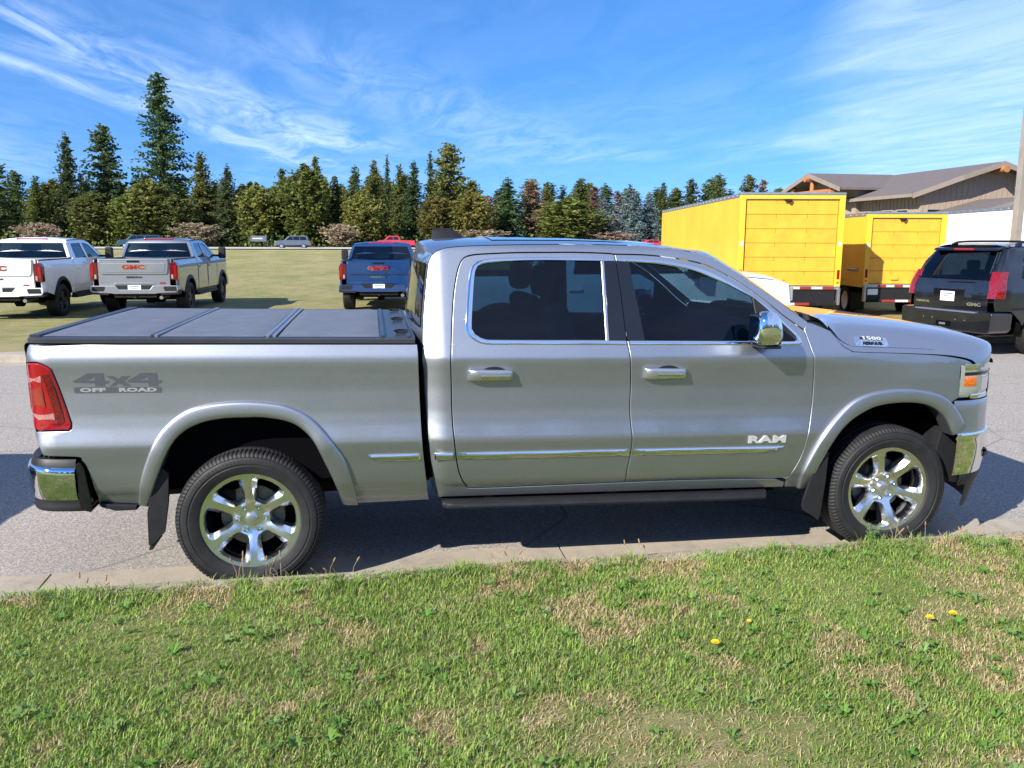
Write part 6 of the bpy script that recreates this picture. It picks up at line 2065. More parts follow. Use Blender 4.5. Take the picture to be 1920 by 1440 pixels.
# cross wing
YW, XW, EW = 46.6, 28.55, 5.18
slope('wing_roof', [(XW, YW, H1 + .02), (XR - .05, YW, H1 + .02), (XR - 2.2, YW - 3.9, EW + .02), (XW, YW - 3.9, EW + .02)])
slope('wing_roof', [(XW, YW, H1 + .02), (XW, YW + 3.9, EW), (XR - 2, YW + 3.9, EW), (XR - .05, YW, H1 + .02)])
q = B(); q.prism([(YW - 3.3, -.1), (YW + 3.3, -.1), (YW + 3.3, EW), (YW, H1 - .12), (YW - 3.3, EW)], 'x', XW + 1.5, XW + 1.7); wg = q.build('wing_gable_wall', 'siding', bl)
q = B(); q.box(XW + 1.7, XR - 3.5, YW - 3.3, YW - 3.1, -.1, EW + .1); q.build('wing_front_wall', 'siding', bl)
for s in (-1, 1):
    q = B(); q.add([(XW - .03, YW, H1 + .04), (XW - .03, YW + s * 3.95, EW + .02), (XW - .03, YW + s * 3.95, EW - .24), (XW - .03, YW, H1 - .26)], [(0, 1, 2, 3)]); q.build('barge_board', 'fascia', bl, smooth=False)
    q = B(); q.tube([(XW + .35, YW + s * 2.4, 0), (XW + .35, YW + s * 2.4, 5.45)], .2, 12); q.build('log_post', 'log', bl)
q = B(); q.tube([(XW + .35, YW - 3.0, 5.05), (XW + .35, YW + 3.0, 5.05)], .17, 10); q.build('log_beam', 'log', bl)
q = B(); q.tube([(XW - .2, YW, H1 - .38), (XW + 1.5, YW, H1 - .38)], .17, 10); q.build('ridge_log', 'log', bl)
q = B(); q.tube([(XW + .35, YW, 5.05), (XW + .35, YW, H1 - .4)], .14, 10); q.build('king_post', 'log', bl)
# small entrance porch in front of the gable
PX, PY = 33.9, 33.6
slope('porch_roof', [(PX, PY, 4.28), (PX, YG, 4.28), (PX - 3.2, YG, 3.45), (PX - 3.2, PY, 3.45)])
slope('porch_roof', [(PX, PY, 4.28), (PX + 3.2, PY, 3.45), (PX + 3.2, YG, 3.45), (PX, YG, 4.28)])
q = B(); q.add([(PX - 3.2, PY - .02, 3.47), (PX, PY - .02, 4.3), (PX + 3.2, PY - .02, 3.47), (PX + 3.2, PY - .02, 3.27), (PX, PY - .02, 4.08), (PX - 3.2, PY - .02, 3.27)], [(0, 1, 4, 5), (1, 2, 3, 4)]); q.build('barge_board', 'fascia', bl, smooth=False)
q = B(); q.tube([(PX, PY - .2, 3.98), (PX, YG, 3.98)], .17, 12); q.build('ridge_log', 'log', bl)
q = B(); q.tube([(PX - 2.6, PY + .3, 3.2), (PX + 2.6, PY + .3, 3.2)], .15, 10); q.build('log_beam', 'log', bl)
for s in (-1, 1):
    q = B(); q.tube([(PX + s * 2.4, PY + .3, 0), (PX + s * 2.4, PY + .3, 3.2)], .17, 12); q.build('log_post', 'log', bl)
OFF = np.zeros(3)

# ------------------------------------------------------------------ trees beyond the far road
def foliage_mat(name, lo, mid_, hi, hue=.03, trans=.0):
    m, g, b = new_mat(name)
    t = g.node('ShaderNodeTexCoord').outputs['Object']
    oi = g.node('ShaderNodeObjectInfo')
    f = g.math('ADD', g.math('MULTIPLY', g.noise(t, .55, 4, .7), .6), g.math('MULTIPLY', g.noise(t, 4.5, 3, .7), .5))
    c = g.ramp(f, [(.38, lo), (.55, mid_), (.72, hi)])
    h = g.node('ShaderNodeHueSaturation')
    g.l.new(c, h.inputs['Color'])
    g.l.new(g.math('ADD', .5 - hue, g.math('MULTIPLY', oi.outputs['Random'], hue * 2)), h.inputs['Hue'])
    g.l.new(g.math('ADD', .75, g.math('MULTIPLY', g.math('FRACT', g.math('MULTIPLY', oi.outputs['Random'], 7.3)), .55)), h.inputs['Value'])
    g.l.new(h.outputs[0], b.inputs['Base Color'])
    b.inputs['Roughness'].default_value = .75
    b.inputs['Specular IOR Level'].default_value = .25
    tr_ = g.node('ShaderNodeBsdfTranslucent'); g.l.new(h.outputs[0], tr_.inputs[0])
    mx_ = g.node('ShaderNodeMixShader'); mx_.inputs[0].default_value = .38
    g.l.new(b.outputs[0], mx_.inputs[1]); g.l.new(tr_.outputs[0], mx_.inputs[2]); g.l.new(mx_.outputs[0], g.n['Material Output'].inputs[0])
    return m


M['needle_dark'] = foliage_mat('dark_needles', (.043, .073, .029), (.090, .135, .050), (.156, .200, .069))
M['needle_olive'] = foliage_mat('olive_needles', (.065, .088, .025), (.125, .156, .043), (.219, .219, .065))
M['needle_yellow'] = foliage_mat('yellowish_cedar', (.088, .100, .025), (.181, .188, .045), (.288, .250, .075))
M['needle_blue'] = foliage_mat('blue_spruce_needles', (.069, .106, .100), (.150, .206, .200), (.250, .312, .294))
M['needle_brown'] = foliage_mat('dead_needles', (.14, .095, .06), (.25, .175, .115), (.36, .265, .18))
M['leaf_tan'] = foliage_mat('tan_autumn_leaves', (.20, .15, .10), (.33, .25, .175), (.46, .36, .26))
M['leaf_red'] = foliage_mat('red_autumn_leaves', (.14, .05, .03), (.22, .085, .05), (.30, .14, .08))
M['bark'] = mat('bark', (.07, .052, .040), .9, var=.3, vscale=2)


def crown_mesh(seed, shape, H, Rm, z_lo, nbr, ncl, cs, droop, gap=0.0):
    """foliage clumps along branches; returns crown (verts, faces) and branch stubs"""
    rg = np.random.default_rng(seed)
    V, F, stub = [], [], []
    for i in range(nbr):
        u = (i + rg.random()) / nbr
        if shape == 'cone': u = 1 - (1 - u) ** .8
        z = z_lo + (H - z_lo) * u
        t = (z - z_lo) / (H - z_lo)
        if shape == 'cone': L = Rm * ((1 - t) ** .72) * (.55 + .5 * rg.random()) + .12
        elif shape == 'egg': L = Rm * (math.sin(math.pi * min(1, (t * .92 + .13))) ** .7) * (.6 + .45 * rg.random()) + .1
        elif shape == 'pine': L = Rm * (.25 + 1.0 * (1 - t) ** .8 * min(1, .5 + t * 2.2)) * (.3 + .8 * rg.random() ** .8)
        else: L = Rm * (math.sin(math.pi * min(1, max(.08, t * .85 + .15))) ** .5) * (.5 + .6 * rg.random())
        if rg.random() < gap: continue
        a = rg.random() * 2 * math.pi
        up0 = {'cone': .05, 'egg': .55, 'pine': .22, 'bush': .5}[shape]
        tip = np.array([math.cos(a) * L, math.sin(a) * L, z + L * (up0 - droop)])
        base = np.array([0, 0, z])
        if shape in ('pine', 'bush') or rg.random() < .3: stub.append((base, base + (tip - base) * .8))
        n = max(2, int(ncl * (L / Rm) + 1))
        for k in range(n):
            s = (k + .35 + rg.random() * .6) / n
            c = base + (tip - base) * min(1, s) + np.array([0, 0, -droop * .4 * L * s * s]) + rg.normal(0, cs * .35, 3)
            sz = cs * (.6 + .7 * rg.random()) * (1.0 if shape != 'cone' else (1.1 - .55 * s))
            for _ in range(2):
                d1 = rg.normal(0, 1, 3); d1[2] *= .55
                d1 = d1 + .7 * np.array([math.cos(a), math.sin(a), -.15]); d1 /= np.linalg.norm(d1)
                d2 = np.cross(d1, rg.normal(0, 1, 3)); d2 /= np.linalg.norm(d2) + 1e-9
                j = len(V)
                V += [c - d1 * sz * .5 - d2 * sz * .12, c - d1 * sz * .1 + d2 * sz * .30, c + d1 * sz * .6 + d2 * sz * .05, c + d1 * sz * .15 - d2 * sz * .32]
                F.append((j, j + 1, j + 2, j + 3))
    return V, F, stub


def make_tree_proto(seed, shape, H, Rm, z_lo, nbr, ncl, cs, droop, leaf, gap=0.0, trunk_r=.22):
    V, F, stub = crown_mesh(seed, shape, H, Rm, z_lo, nbr, ncl, cs, droop, gap)
    me = bpy.data.meshes.new('crown'); me.from_pydata([tuple(p_) for p_ in V], [], F); me.materials.append(M[leaf])
    q = B()
    rg = random.Random(seed)
    pts = [(rg.uniform(-.06, .06) * k, rg.uniform(-.06, .06) * k, H * .97 * k / 6) for k in range(7)]
    q.tube(pts, [max(.02, trunk_r * (1 - k / 6.3)) for k in range(7)], 7)
    for a, b in stub[:90]:
        q.tube([tuple(a), tuple((a + b) / 2 + np.array([0, 0, .05])), tuple(b)], [.05, .035, .012], 4, cap=False)
    mt = bpy.data.meshes.new('trunk'); mt.from_pydata(q.v, [], q.f); mt.materials.append(M['bark'])
    return me, mt, H


PROTO = {
    'pine_tall': [make_tree_proto(11, 'pine', 26, 4.3, 7.0, 300, 26, .50, .10, 'needle_dark', .03, .42)],
    'pine': [make_tree_proto(21 + k, 'pine', 16, 3.6, 1.8 + k, 230, 24, .46, .06, lf, .04, .3) for k, lf in enumerate(('needle_dark', 'needle_olive', 'needle_olive'))],
    'spruce': [make_tree_proto(31 + k, 'cone', 15, 3.2, .5, 400, 19, .46, .16, lf, .02, .26) for k, lf in enumerate(('needle_dark', 'needle_olive', 'needle_dark', 'needle_olive'))],
    'thin': [make_tree_proto(41 + k, 'cone', 15, 2.0, 1.0, 260, 15, .40, .05, 'needle_dark', .06, .2) for k in range(2)],
    'cedar': [make_tree_proto(51 + k, 'egg', 9, 2.9, .1, 430, 19, .40, .0, lf, .0, .2) for k, lf in enumerate(('needle_yellow', 'needle_olive', 'needle_yellow'))],
    'blue': [make_tree_proto(61 + k, 'cone', 9, 2.6, .2, 320, 18, .38, .12, 'needle_blue', .0, .2) for k in range(2)],
    'brown': [make_tree_proto(71, 'pine', 12, 2.4, 1.5, 170, 18, .40, .1, 'needle_brown', .1, .22)],
    'red': [make_tree_proto(75, 'bush', 9, 2.4, 1.5, 120, 14, .40, .0, 'leaf_red', .05, .16)],
    'shrub': [make_tree_proto(81 + k, 'bush', 3.2, 2.3, .25, 150, 14, .27, .1, 'leaf_tan', .03, .1) for k in range(2)],
}
NAMES = {'pine_tall': 'pine_tree', 'pine': 'pine_tree', 'spruce': 'spruce_tree', 'thin': 'spruce_tree', 'cedar': 'cedar_tree', 'blue': 'blue_spruce_tree', 'brown': 'dying_pine_tree', 'red': 'maple_tree', 'shrub': 'shrub'}
_rt = random.Random(5)
# back-projection of a picture column to a spot on the far side of the road (fixed once, real distances)
CX, CY, CZ = cam.location


def column_x(px, y):
    d = _f + _r * ((px - 960) / 1560)          # horizontal position only
    k = (y - CY) / d.y
    return CX + d.x * k


def tree(kind, px, top, y, label, width=None, group='conifers beyond the far road'):
    var = _rt.choice(PROTO[kind])
    me, mt, H = var
    x = column_x(px, y)
    dep = (y - CY) * math.cos(CAM_YAW) + (x - CX) * math.sin(CAM_YAW)
    zg = fy_(y)
    # height so that the top reaches the wanted elevation
    el = (452 - top) / 1560 * dep
    h = CZ + el - zg
    root = empty(NAMES[kind], (x, y, zg), _rt.random() * 6.28)
    sz = h / H
    sxy = sz * _rt.uniform(.9, 1.1) if width is None else width * dep / 1560 / (2 * {'pine_tall': 4.3, 'pine': 3.6, 'spruce': 3.2, 'thin': 2.0, 'cedar': 2.9, 'blue': 2.6, 'brown': 2.4, 'red': 2.4, 'shrub': 2.3}[kind])
    root.scale = (sxy, sxy, sz)
    for nm, m_ in (('crown', me), ('trunk', mt)):
        o = bpy.data.objects.new(nm, m_); COL.objects.link(o); o.parent = root
    wf = {'pine_tall': 1.02, 'pine': 1.15, 'thin': 1.1}.get(kind, 1.3)
    root.scale = (sxy * wf, sxy * wf, sz)
    tag(root, label, 'shrub' if kind == 'shrub' else 'tree', group)
    return root


FRONT = [  # kind, px, top px, distance y, width px, label
    ('pine_tall', 332, 160, 150, 100, 'tallest pine of the belt, standing far above the others'),
    ('spruce', 160, 262, 146, 74, 'tall pointed spruce left of the tallest pine'),
    ('pine', 228, 250, 150, 92, 'open-crowned pine between the pointed spruce and the tallest pine'),
    ('pine', 22, 310, 140, 96, 'dark pine at the left edge of the picture'),
    ('spruce', 100, 338, 148, 62, 'low dark conifer between the left-edge pine and the pointed spruce'),
    ('cedar', 205, 365, 138, 84, 'olive cedar below the open-crowned pine'),
    ('cedar', 262, 372, 137, 70, 'olive cedar just left of the tallest pine trunk'),
    ('cedar', 305, 345, 139, 86, 'broad brownish cedar at the foot of the tallest pine'),
    ('cedar', 352, 372, 138, 70, 'yellow-green cedar right of the tallest pine trunk'),
    ('spruce', 400, 293, 146, 80, 'dense spruce with a narrow top right of the tallest pine'),
    ('spruce', 447, 318, 141, 72, 'very dark spruce above the signboard'),
    ('cedar', 498, 350, 140, 66, 'olive cedar left of the grey vehicle on the far road'),
    ('spruce', 545, 322, 144, 74, 'dark spruce above the grey vehicle on the far road'),
    ('cedar', 585, 318, 139, 86, 'broad brown-tinged cedar right of the grey vehicle'),
    ('spruce', 606, 300, 148, 62, 'double-topped spruce behind the brown-tinged cedar'),
    ('spruce', 640, 335, 142, 66, 'rounded spruce above the tan roadside tree'),
    ('spruce', 676, 317, 145, 62, 'pointed spruce above the blue pickup'),
    ('cedar', 690, 362, 137, 66, 'yellow-brown cedar above the blue pickup cab'),
    ('spruce', 711, 306, 148, 56, 'narrow spruce behind the yellow-brown cedar'),
    ('thin', 734, 298, 152, 34, 'thin sparse spruce top left of the red pickup'),
    ('spruce', 757, 316, 146, 58, 'spruce directly above the red pickup'),
    ('spruce', 782, 309, 144, 62, 'dark spruce right of the red pickup'),
    ('thin', 812, 291, 150, 42, 'slim tall spruce beside the twin-topped pine'),
    ('pine', 845, 281, 147, 94, 'bushy twin-topped pine above the silver cab roof rear end'),
    ('cedar', 822, 368, 138, 60, 'bright yellowish cedar behind the roof aerial'),
    ('cedar', 885, 362, 137, 70, 'yellow-green cedar right of the roof aerial'),
    ('red', 913, 372, 146, 40, 'small red autumn tree peeping between cedars'),
    ('spruce', 952, 338, 142, 84, 'dense dark round-topped conifer above the silver cab roof'),
    ('brown', 994, 345, 144, 62, 'reddish-brown dying pine above the cab roof'),
    ('spruce', 1022, 345, 150, 52, 'slim conifer right of the dying pine'),
    ('cedar', 1062, 375, 136, 110, 'broad low olive cedar above the middle of the cab roof'),
    ('pine', 1082, 341, 150, 50, 'pine top behind the broad low cedar'),
    ('brown', 1108, 355, 146, 46, 'brown thin tree left of the blue spruces'),
    ('blue', 1126, 372, 139, 50, 'leftmost of the blue spruces'),
    ('brown', 1150, 362, 147, 40, 'orange-brown tree between the blue spruces'),
    ('blue', 1172, 350, 136, 70, 'tallest of the blue spruces'),
    ('blue', 1207, 364, 138, 66, 'rightmost blue spruce, beside the yellow box truck'),
    ('spruce', 1232, 345, 148, 46, 'slim conifer at the front end of the yellow box truck'),
    ('pine', 1282, 341, 156, 50, 'pine top over the left part of the yellow box roof'),
    ('pine', 1331, 333, 156, 58, 'tallest pine top over the yellow box roof'),
    ('pine', 1386, 334, 154, 56, 'pine top over the rear end of the yellow box roof'),
    ('brown', 1412, 342, 156, 40, 'brown thin top left of the building roof'),
    ('thin', 1478, 345, 156, 24, 'thin spruce top just left of the building gable'),
    ('shrub', 95, 425, 133, 70, 'tan leafy shrub behind the white pickup on the field'),
    ('shrub', 385, 424, 133, 84, 'tan leafy shrub right of the silver pickup on the field'),
    ('shrub', 645, 425, 133, 64, 'tan roadside tree left of the blue pickup'),
    ('shrub', 905, 434, 134, 90, 'pale dry shrub above the rear of the cab roof'),
    ('shrub', 1130, 436, 134, 90, 'pale dry shrub in front of the blue spruces'),
]
for k, p_, t_, y_, w_, l_ in FRONT:
    tree(k, p_, t_, y_, l_, w_)
# second and third rows that close the belt
MARKS = [(22, 'dark left-edge pine'), (100, 'low dark conifer at the left'), (160, 'tall pointed spruce'), (228, 'open-crowned pine'), (332, 'tallest pine'), (400, 'narrow-topped dense spruce'), (447, 'very dark spruce'), (498, 'olive cedar by the grey vehicle'), (545, 'spruce above the grey vehicle'), (606, 'double-topped spruce'), (640, 'rounded spruce'), (676, 'spruce above the blue pickup'), (734, 'thin sparse spruce'), (757, 'spruce above the red pickup'), (812, 'slim tall spruce'), (845, 'twin-topped pine'), (885, 'yellow-green cedar by the aerial'), (952, 'round-topped dark conifer'), (994, 'reddish-brown dying pine'), (1062, 'broad low olive cedar'), (1126, 'leftmost blue spruce'), (1172, 'tallest blue spruce'), (1207, 'rightmost blue spruce'), (1282, 'leftmost pine above the yellow roof'), (1331, 'tallest pine above the yellow roof'), (1386, 'rightmost pine above the yellow roof'), (1412, 'brown top by the building'), (1478, 'thin top by the gable')]
KW = {'spruce': 'spruce', 'pine': 'pine', 'thin': 'slim spruce', 'cedar': 'cedar', 'brown': 'brown pine'}
_used = set()
for row, (y0, n, lo, hi) in enumerate(((158, 36, 340, 368), (168, 34, 343, 364))):
    for i in range(n):
        px_ = -40 + (1500 / n) * (i + _rt.random() * .8)
        k = _rt.choice(['spruce', 'spruce', 'pine', 'pine', 'thin', 'cedar'] if px_ < 950 else ['pine', 'spruce', 'pine', 'thin', 'brown' if _rt.random() < .3 else 'pine'])
        top = _rt.uniform(lo, hi) - (10 if px_ < 900 else 0)
        mx_, sh_ = min(MARKS, key=lambda q_: abs(q_[0] - px_))
        where = 'directly behind' if abs(px_ - mx_) < 9 else ('just left of' if px_ < mx_ else 'just right of')
        lab = None
        for adj in ('', 'lower ', 'farther ', 'half-hidden ', 'second '):
            lab = '%s%s in the %s row, %s the %s' % (adj, KW[k], ('second', 'third')[row], where, sh_)
            if lab not in _used: break
        _used.add(lab)
        tree(k, px_, top, y0 + _rt.uniform(-4, 5), lab, _rt.uniform(52, 80), 'back rows of the tree belt')
# added unseen conifers behind the viewpoint: darken reflections in paint, chrome and glass
V, F = [], []
_src = [np.array([q_.co[:] for q_ in pr_[0].vertices]).reshape(-1, 4, 3)[::3] for pr_ in PROTO['spruce'][:2]]
for i in range(40):
    a_ = _src[i % 2] * np.array([1.3, 1.3, _rt.uniform(.7, 1.05)]) + np.array([-75 + i * 3.9 + _rt.uniform(-1, 1), -52 + _rt.uniform(-6, 6), 0])
    V.append(a_.reshape(-1, 3))
V = np.vstack(V)
F = np.arange(len(V)).reshape(-1, 4).tolist(); V = V.tolist()
me = bpy.data.meshes.new('added_wood'); me.from_pydata(V, [], F); me.materials.append(M['needle_olive'])
wd_ = bpy.data.objects.new('added_wood', me); COL.objects.link(wd_)
tag(wd_, 'added unseen conifer mass behind the viewpoint, darkening reflections in paint and chrome', 'added_wood', kind='stuff')
# low undergrowth that fills the foot of the belt
rg_ = np.random.default_rng(4)
V, F = [], []
for i in range(9000):
    px_ = rg_.uniform(-120, 1560); y_ = rg_.uniform(134, 152)
    c = np.array([column_x(px_, y_), y_, fy_(y_) + abs(rg_.normal(0, 1.1))])
    for _ in range(1):
        d1 = rg_.normal(0, 1, 3); d1 /= np.linalg.norm(d1); d2 = np.cross(d1, rg_.normal(0, 1, 3)); d2 /= np.linalg.norm(d2)
        s = rg_.uniform(.35, .75); j = len(V)
        V += [c - d1 * s * .5, c + d2 * s * .35, c + d1 * s * .5, c - d2 * s * .35]; F.append((j, j + 1, j + 2, j + 3))
me = bpy.data.meshes.new('undergrowth'); me.from_pydata([tuple(v) for v in V], [], F); me.materials.append(M['needle_olive'])
ug = bpy.data.objects.new('undergrowth', me); COL.objects.link(ug)
tag(ug, 'dark scrubby undergrowth at the foot of the tree belt', 'undergrowth', kind='stuff')

# ------------------------------------------------------------------ near lawn
def blade_mat():
    m, g, b = new_mat('grass_blades')
    at = g.node('ShaderNodeVertexColor'); at.layer_name = 'tint'
    g.l.new(at.outputs[0], b.inputs['Base Color'])
    b.inputs['Roughness'].default_value = .6
    b.inputs['Specular IOR Level'].default_value = .3
    b.inputs['Subsurface Weight'].default_value = 0
    tr = g.node('ShaderNodeBsdfTranslucent')
    g.l.new(at.outputs[0], tr.inputs[0])
    mx = g.node('ShaderNodeMixShader'); mx.inputs[0].default_value = .36
    g.l.new(b.outputs[0], mx.inputs[1]); g.l.new(tr.outputs[0], mx.inputs[2])
    g.l.new(mx.outputs[0], g.n['Material Output'].inputs[0])
    return m


M['blades'] = blade_mat()


def vnoise(x, y, s, seed):
    rg = np.random.default_rng(seed)
    T_ = rg.random((64, 64))
    u, v = x * s + 100, y * s + 100
    i, j = np.floor(u).astype(int), np.floor(v).astype(int)
    a, b = u - i, v - j
    a = a * a * (3 - 2 * a); b = b * b * (3 - 2 * b)
    g_ = lambda p_, q_: T_[p_ % 64, q_ % 64]
    return (g_(i, j) * (1 - a) + g_(i + 1, j) * a) * (1 - b) + (g_(i, j + 1) * (1 - a) + g_(i + 1, j + 1) * a) * b


def dry_map(x, y):
    """1 = straw, 0 = green; drier towards the lower right of the strip"""
    n = .12 * vnoise(x, y, 1.1, 1) + .44 * vnoise(x, y, 3.6, 2) + .46 * vnoise(x, y, 9.5, 3) - .045
    return n + .05 * np.clip((x - 1.2) / 2, -1, 1.2) + .06 * np.clip((-y - .9) / 1, -.6, 1)


def make_blades(name, N, region, hmul, rg, keep=None, wmul=1.0):
    x = rg.uniform(region[0], region[1], N); y = rg.uniform(region[2], region[3], N)
    if keep is not None:
        k = keep(x, y); x, y = x[k], y[k]
    d = dry_map(x, y)
    k = rg.random(len(x)) < np.clip(1.25 - 1.35 * np.clip(d - .55, 0, 1) * 2.6, .72, 1)
    x, y, d = x[k], y[k], d[k]
    n = len(x)
    dry = rg.random(n) < np.clip((d - .48) * 4.2 + .19, .12, .93)
    clump = vnoise(x, y, 14, 7)
    h = (.016 + .030 * rg.random(n) ** 1.5 + .028 * np.clip(clump - .5, 0, 1)) * hmul
    h = np.where(dry, h * .75, h)
    edge = np.clip((y + .45) / .25, 0, 1)
    h = h * (1 + .55 * edge * np.clip(vnoise(x, y, 6, 9) - .25, 0, 1) * 2)
    w = (.0014 + .0020 * rg.random(n)) * wmul
    az = rg.random(n) * 2 * np.pi; ln = h * (.25 + .9 * rg.random(n)); ln = np.where(dry, ln * 1.5, ln)
    zb = np.full(n, .086)
    tx, ty = np.cos(az), np.sin(az); sx_, sy_ = -ty, tx
    base = np.stack([x, y, zb], 1); side_ = np.stack([sx_, sy_, 0 * x], 1) * w[:, None]
    lean = np.stack([tx, ty, 0 * x], 1)
    up_ = np.array([0, 0, 1.0])
    midp = base + lean * (ln * .35)[:, None] + up_ * (h * .62)[:, None]
    tip = base + lean * ln[:, None] + up_ * (h * .95)[:, None]
    V = np.stack([base - side_, base + side_, midp + side_ * .8, midp - side_ * .8, tip], 1).reshape(-1, 3)
    greens = np.array([(.20, .32, .045), (.25, .37, .06), (.15, .255, .045), (.31, .385, .095), (.19, .28, .09)])
    straws = np.array([(.46, .36, .19), (.54, .44, .27), (.36, .26, .14), (.38, .33, .13)])
    c = np.where(dry[:, None], straws[rg.integers(0, 4, n)], greens[rg.integers(0, 5, n)])
    lush = np.clip(vnoise(x, y, 2.0, 12) - .3, 0, .6)[:, None]
    c = np.where(dry[:, None], c, c * (1 + .35 * (lush - .3)) * np.array([1.0 - 0, 1.0, 1.0]))
    c = c * rg.uniform(.75, 1.25, (n, 1))
    col = np.repeat(np.concatenate([c, np.ones((n, 1))], 1), 5, 0)
    b5 = np.arange(n) * 5
    quads = np.stack([b5, b5 + 1, b5 + 2, b5 + 3], 1); tris = np.stack([b5 + 3, b5 + 2, b5 + 4], 1)
    return V, quads, tris, col


def mesh_from(name, V, quads, tris, col, m):
    me = bpy.data.meshes.new(name)
    nq, nt = len(quads), len(tris)
    me.vertices.add(len(V)); me.vertices.foreach_set('co', V.astype(np.float32).ravel())
    me.loops.add(nq * 4 + nt * 3)
    me.loops.foreach_set('vertex_index', np.concatenate([quads.ravel(), tris.ravel()]).astype(np.int32))
    me.polygons.add(nq + nt)
    me.polygons.foreach_set('loop_start', np.concatenate([np.arange(nq) * 4, nq * 4 + np.arange(nt) * 3]).astype(np.int32))
    me.update(calc_edges=True)
    a = me.color_attributes.new('tint', 'FLOAT_COLOR', 'POINT')
    a.data.foreach_set('color', col.astype(np.float32).ravel())
    me.materials.append(m)
    o = bpy.data.objects.new(name, me); COL.objects.link(o)
    return o


rg_ = np.random.default_rng(17)
near_ = make_blades('g', 285000, (-2.2, 5.9, -2.35, -.135), .86, rg_, lambda x, y: (x > -1.75 + (-y) * .05) & (x < 5.6 - (-y - .13) * .65), .85)
_core = lambda x, y: (x > -1.75 + (-y) * .05) & (x < 5.6 - (-y - .13) * .65) & (y > -2.35)
mid_ = make_blades('g', 300000, (-5.5, 9.5, -4.2, -.135), 1.0, rg_, lambda x, y: ~_core(x, y), 1.7)
far_ = make_blades('g', 70000, (-11, 16, -6.5, -.15), 1.1, rg_, lambda x, y: ~((x > -5.5) & (x < 9.5) & (y > -4.2)), 2.6)
over_ = make_blades('g', 5200, (-9, 12, -.20, -.095), 1.05, rg_)
# broad-leaved weeds lying in the turf
LV, LQ, LT, LC = [], [], [], []
rw_ = np.random.default_rng(23)
for i in range(520):
    x = rw_.uniform(-1.8, 5.6); y = rw_.uniform(-2.4, -.16)
    if dry_map(np.array([x]), np.array([y]))[0] > .60 and rw_.random() < .8: continue
    nl = rw_.integers(5, 10); sz = rw_.uniform(.018, .05)
    cc = np.array([(.11, .235, .04), (.15, .27, .055), (.19, .29, .09)][rw_.integers(0, 3)]) * rw_.uniform(.8, 1.2)
    for k in range(nl):
        a = 2 * math.pi * k / nl + rw_.uniform(-.3, .3); l_ = sz * rw_.uniform(.7, 1.3); up = rw_.uniform(.25, .8) * l_
        t = np.array([math.cos(a), math.sin(a), 0]); s = np.array([-t[1], t[0], 0]) * l_ * .19
        b0 = np.array([x, y, .098]); m0 = b0 + t * l_ * .55 + np.array([0, 0, up]); e0 = b0 + t * l_ + np.array([0, 0, up * .75])
        j = len(LV); LV += [b0 - s * .25, b0 + s * .25, m0 + s, m0 - s, e0]
        LQ.append((j, j + 1, j + 2, j + 3)); LT.append((j + 3, j + 2, j + 4)); LC += [(*cc, 1)] * 5
packs = [near_, mid_, far_, over_, (np.array(LV), np.array(LQ), np.array(LT), np.array(LC))]
offs = np.cumsum([0] + [len(p_[0]) for p_ in packs])
gr_ = mesh_from('grass', np.vstack([p_[0] for p_ in packs]), np.vstack([p_[1] + o_ for p_, o_ in zip(packs, offs)]), np.vstack([p_[2] + o_ for p_, o_ in zip(packs, offs)]), np.vstack([p_[3] for p_ in packs]), M['blades'])
tag(gr_, 'patchy green and straw-coloured mown grass along the near kerb', 'grass', kind='stuff')

# dandelions
M['petal'] = mat('dandelion_petals', (.80, .56, .01), .6)
M['clover'] = mat('pink_clover', (.45, .30, .46), .7)
M['stem'] = mat('weed_stem', (.14, .19, .06), .6)
M['dry_stem'] = mat('dry_stem', (.36, .28, .16), .8, var=.2, vscale=30)
M['seed'] = mat('seed_head', (.23, .15, .08), .9, var=.3, vscale=60)
M['weed'] = mat('weed_leaf', (.10, .21, .035), .55, var=.25, vscale=25)


def dandelion(loc, label):
    r_ = empty('dandelion', (loc[0], loc[1], .085)); r_.scale = (.6, .6, .55) if 'half-hidden' in label else (1, 1, .8); tag(r_, label, 'flower', 'dandelions in the grass')
    q = B(); q.tube([(0, 0, 0), (.003, 0, .03), (.0, .0, .055)], .0018, 5); q.build('stem', 'stem', r_)
    q = B()
    rr = random.Random(int(loc[0] * 1000))
    for ring, (n, rad, hh) in enumerate(((16, .020, .004), (14, .016, .009), (10, .010, .013))):
        for k in range(n):
            a = 2 * math.pi * k / n + ring * .2; c_, s_ = math.cos(a), math.sin(a); wv = .0032
            q.add([(-s_ * wv * .5, c_ * wv * .5, .055), (s_ * wv * .5, -c_ * wv * .5, .055), (c_ * rad + s_ * wv, s_ * rad - c_ * wv, .055 + hh), (c_ * rad * 1.06, s_ * rad * 1.06, .056 + hh), (c_ * rad - s_ * wv, s_ * rad + c_ * wv, .055 + hh)], [(0, 1, 2, 3, 4)])
    q.build('flower_head', 'petal', r_, fix=False, smooth=False)
for (x_, y_), l_ in (((2.218, -1.261), 'dandelion nearest the bottom of the picture'), ((3.363, -1.186), 'left of the two dandelions close together at the right'), ((3.507, -1.161), 'right of the two dandelions close together at the right'), ((2.48, -1.057), 'small half-hidden dandelion beyond the nearest one')):
    dandelion((x_, y_), l_)


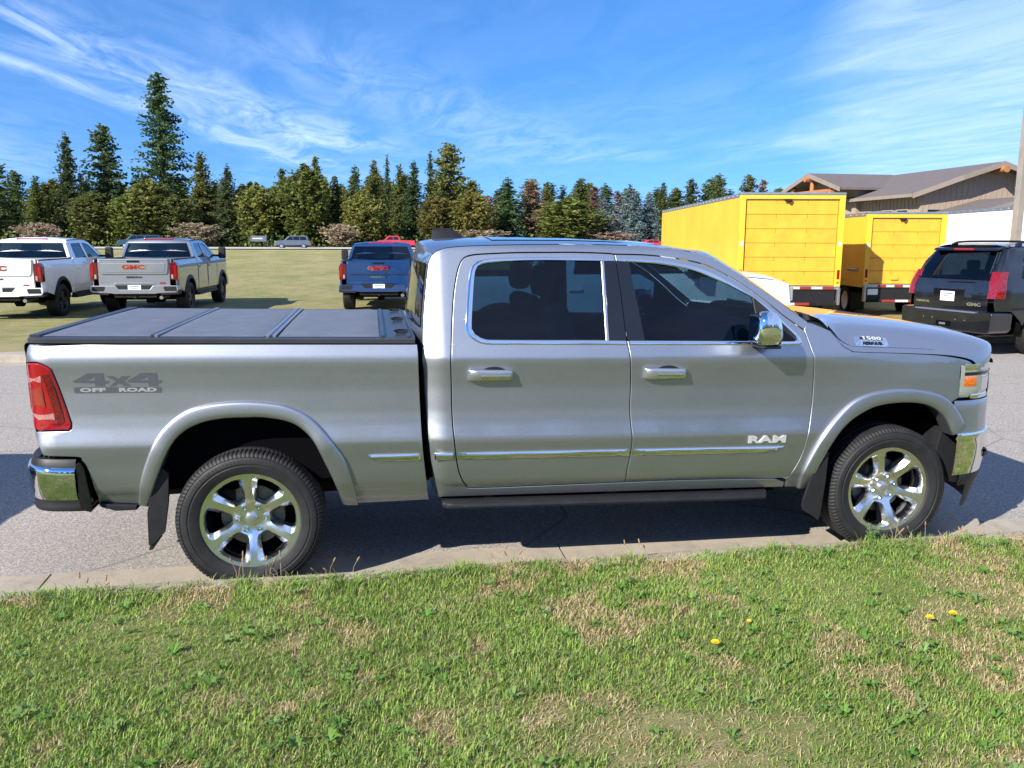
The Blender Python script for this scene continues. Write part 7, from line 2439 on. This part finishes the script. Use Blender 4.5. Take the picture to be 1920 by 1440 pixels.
def weed_plant(loc, label, n=9, h=.2, seed=1):
    r_ = empty('weed', (loc[0], loc[1], .08)); tag(r_, label, 'weed')
    rr = random.Random(seed)
    q = B(); lf = B()
    for k in range(n):
        a = rr.random() * 6.28; l_ = h * rr.uniform(.5, 1); ox, oy = math.cos(a) * l_ * .45, math.sin(a) * l_ * .35
        q.tube([(0, 0, 0), (ox * .4, oy * .4, l_ * .6), (ox, oy, l_)], .0018, 4)
        for j in range(9):
            t = .25 + .75 * j / 9; c = Vector((ox * t, oy * t, l_ * t)); b_ = rr.random() * 6.28
            d = Vector((math.cos(b_), math.sin(b_), rr.uniform(-.1, .7))).normalized(); s = d.cross(Vector((0, 0, 1))).normalized(); L_ = rr.uniform(.015, .032)
            lf.add([c, c + d * L_ * .5 + s * L_ * .28, c + d * L_, c + d * L_ * .5 - s * L_ * .28], [(0, 1, 2, 3)])
    q.build('stem', 'stem', r_); lf.build('leaves', 'weed', r_, fix=False, smooth=False)


def seed_stalks(loc, label, n=7, h=.16, seed=1, spread=.12):
    r_ = empty('seed_stalks', (loc[0], loc[1], .085)); tag(r_, label, 'weed', 'dry stalks along the kerb')
    rr = random.Random(seed)
    for k in range(n):
        x, y = rr.uniform(-spread, spread), rr.uniform(-.03, .03); l_ = h * rr.uniform(.55, 1.1); dx, dy = rr.uniform(-.05, .05), rr.uniform(-.03, .03)
        q = B(); q.tube([(x, y, 0), (x + dx * .3, y + dy * .3, l_ * .6), (x + dx, y + dy, l_)], .0013, 4); st_ = q.build('stalk', 'dry_stem', r_)
        q = B()
        rows_ = []
        ax = Vector((dx * .7, dy * .7, l_ * .4)).normalized()
        q.tube([Vector((x + dx, y + dy, l_)) + ax * t for t in (-.006, .0, .012, .026, .032)], [.001, .0042, .005, .004, .001], 6); q.build('seed_head', 'seed', st_)
weed_plant((3.73, -.125), 'leafy green weed at the foot of the front wheel', 9, .17, 2)
for i_, (x_, n_, h_, l_) in enumerate(((.05, 8, .15, 'dry seed stalks in front of the rear wheel'), (.45, 4, .10, 'few dry stalks just right of the rear wheel'), (1.35, 4, .11, 'sparse dry stalks below the rear door'), (2.2, 3, .10, 'sparse dry stalks below the front door'), (3.95, 7, .13, 'withered brown stalks right of the leafy weed at the front wheel'), (4.4, 4, .09, 'short dry stalks ahead of the front wheel'), (-.75, 4, .10, 'short dry stalks below the rear bumper'))):
    seed_stalks((x_, -.14), l_, n_, h_, i_ + 3)
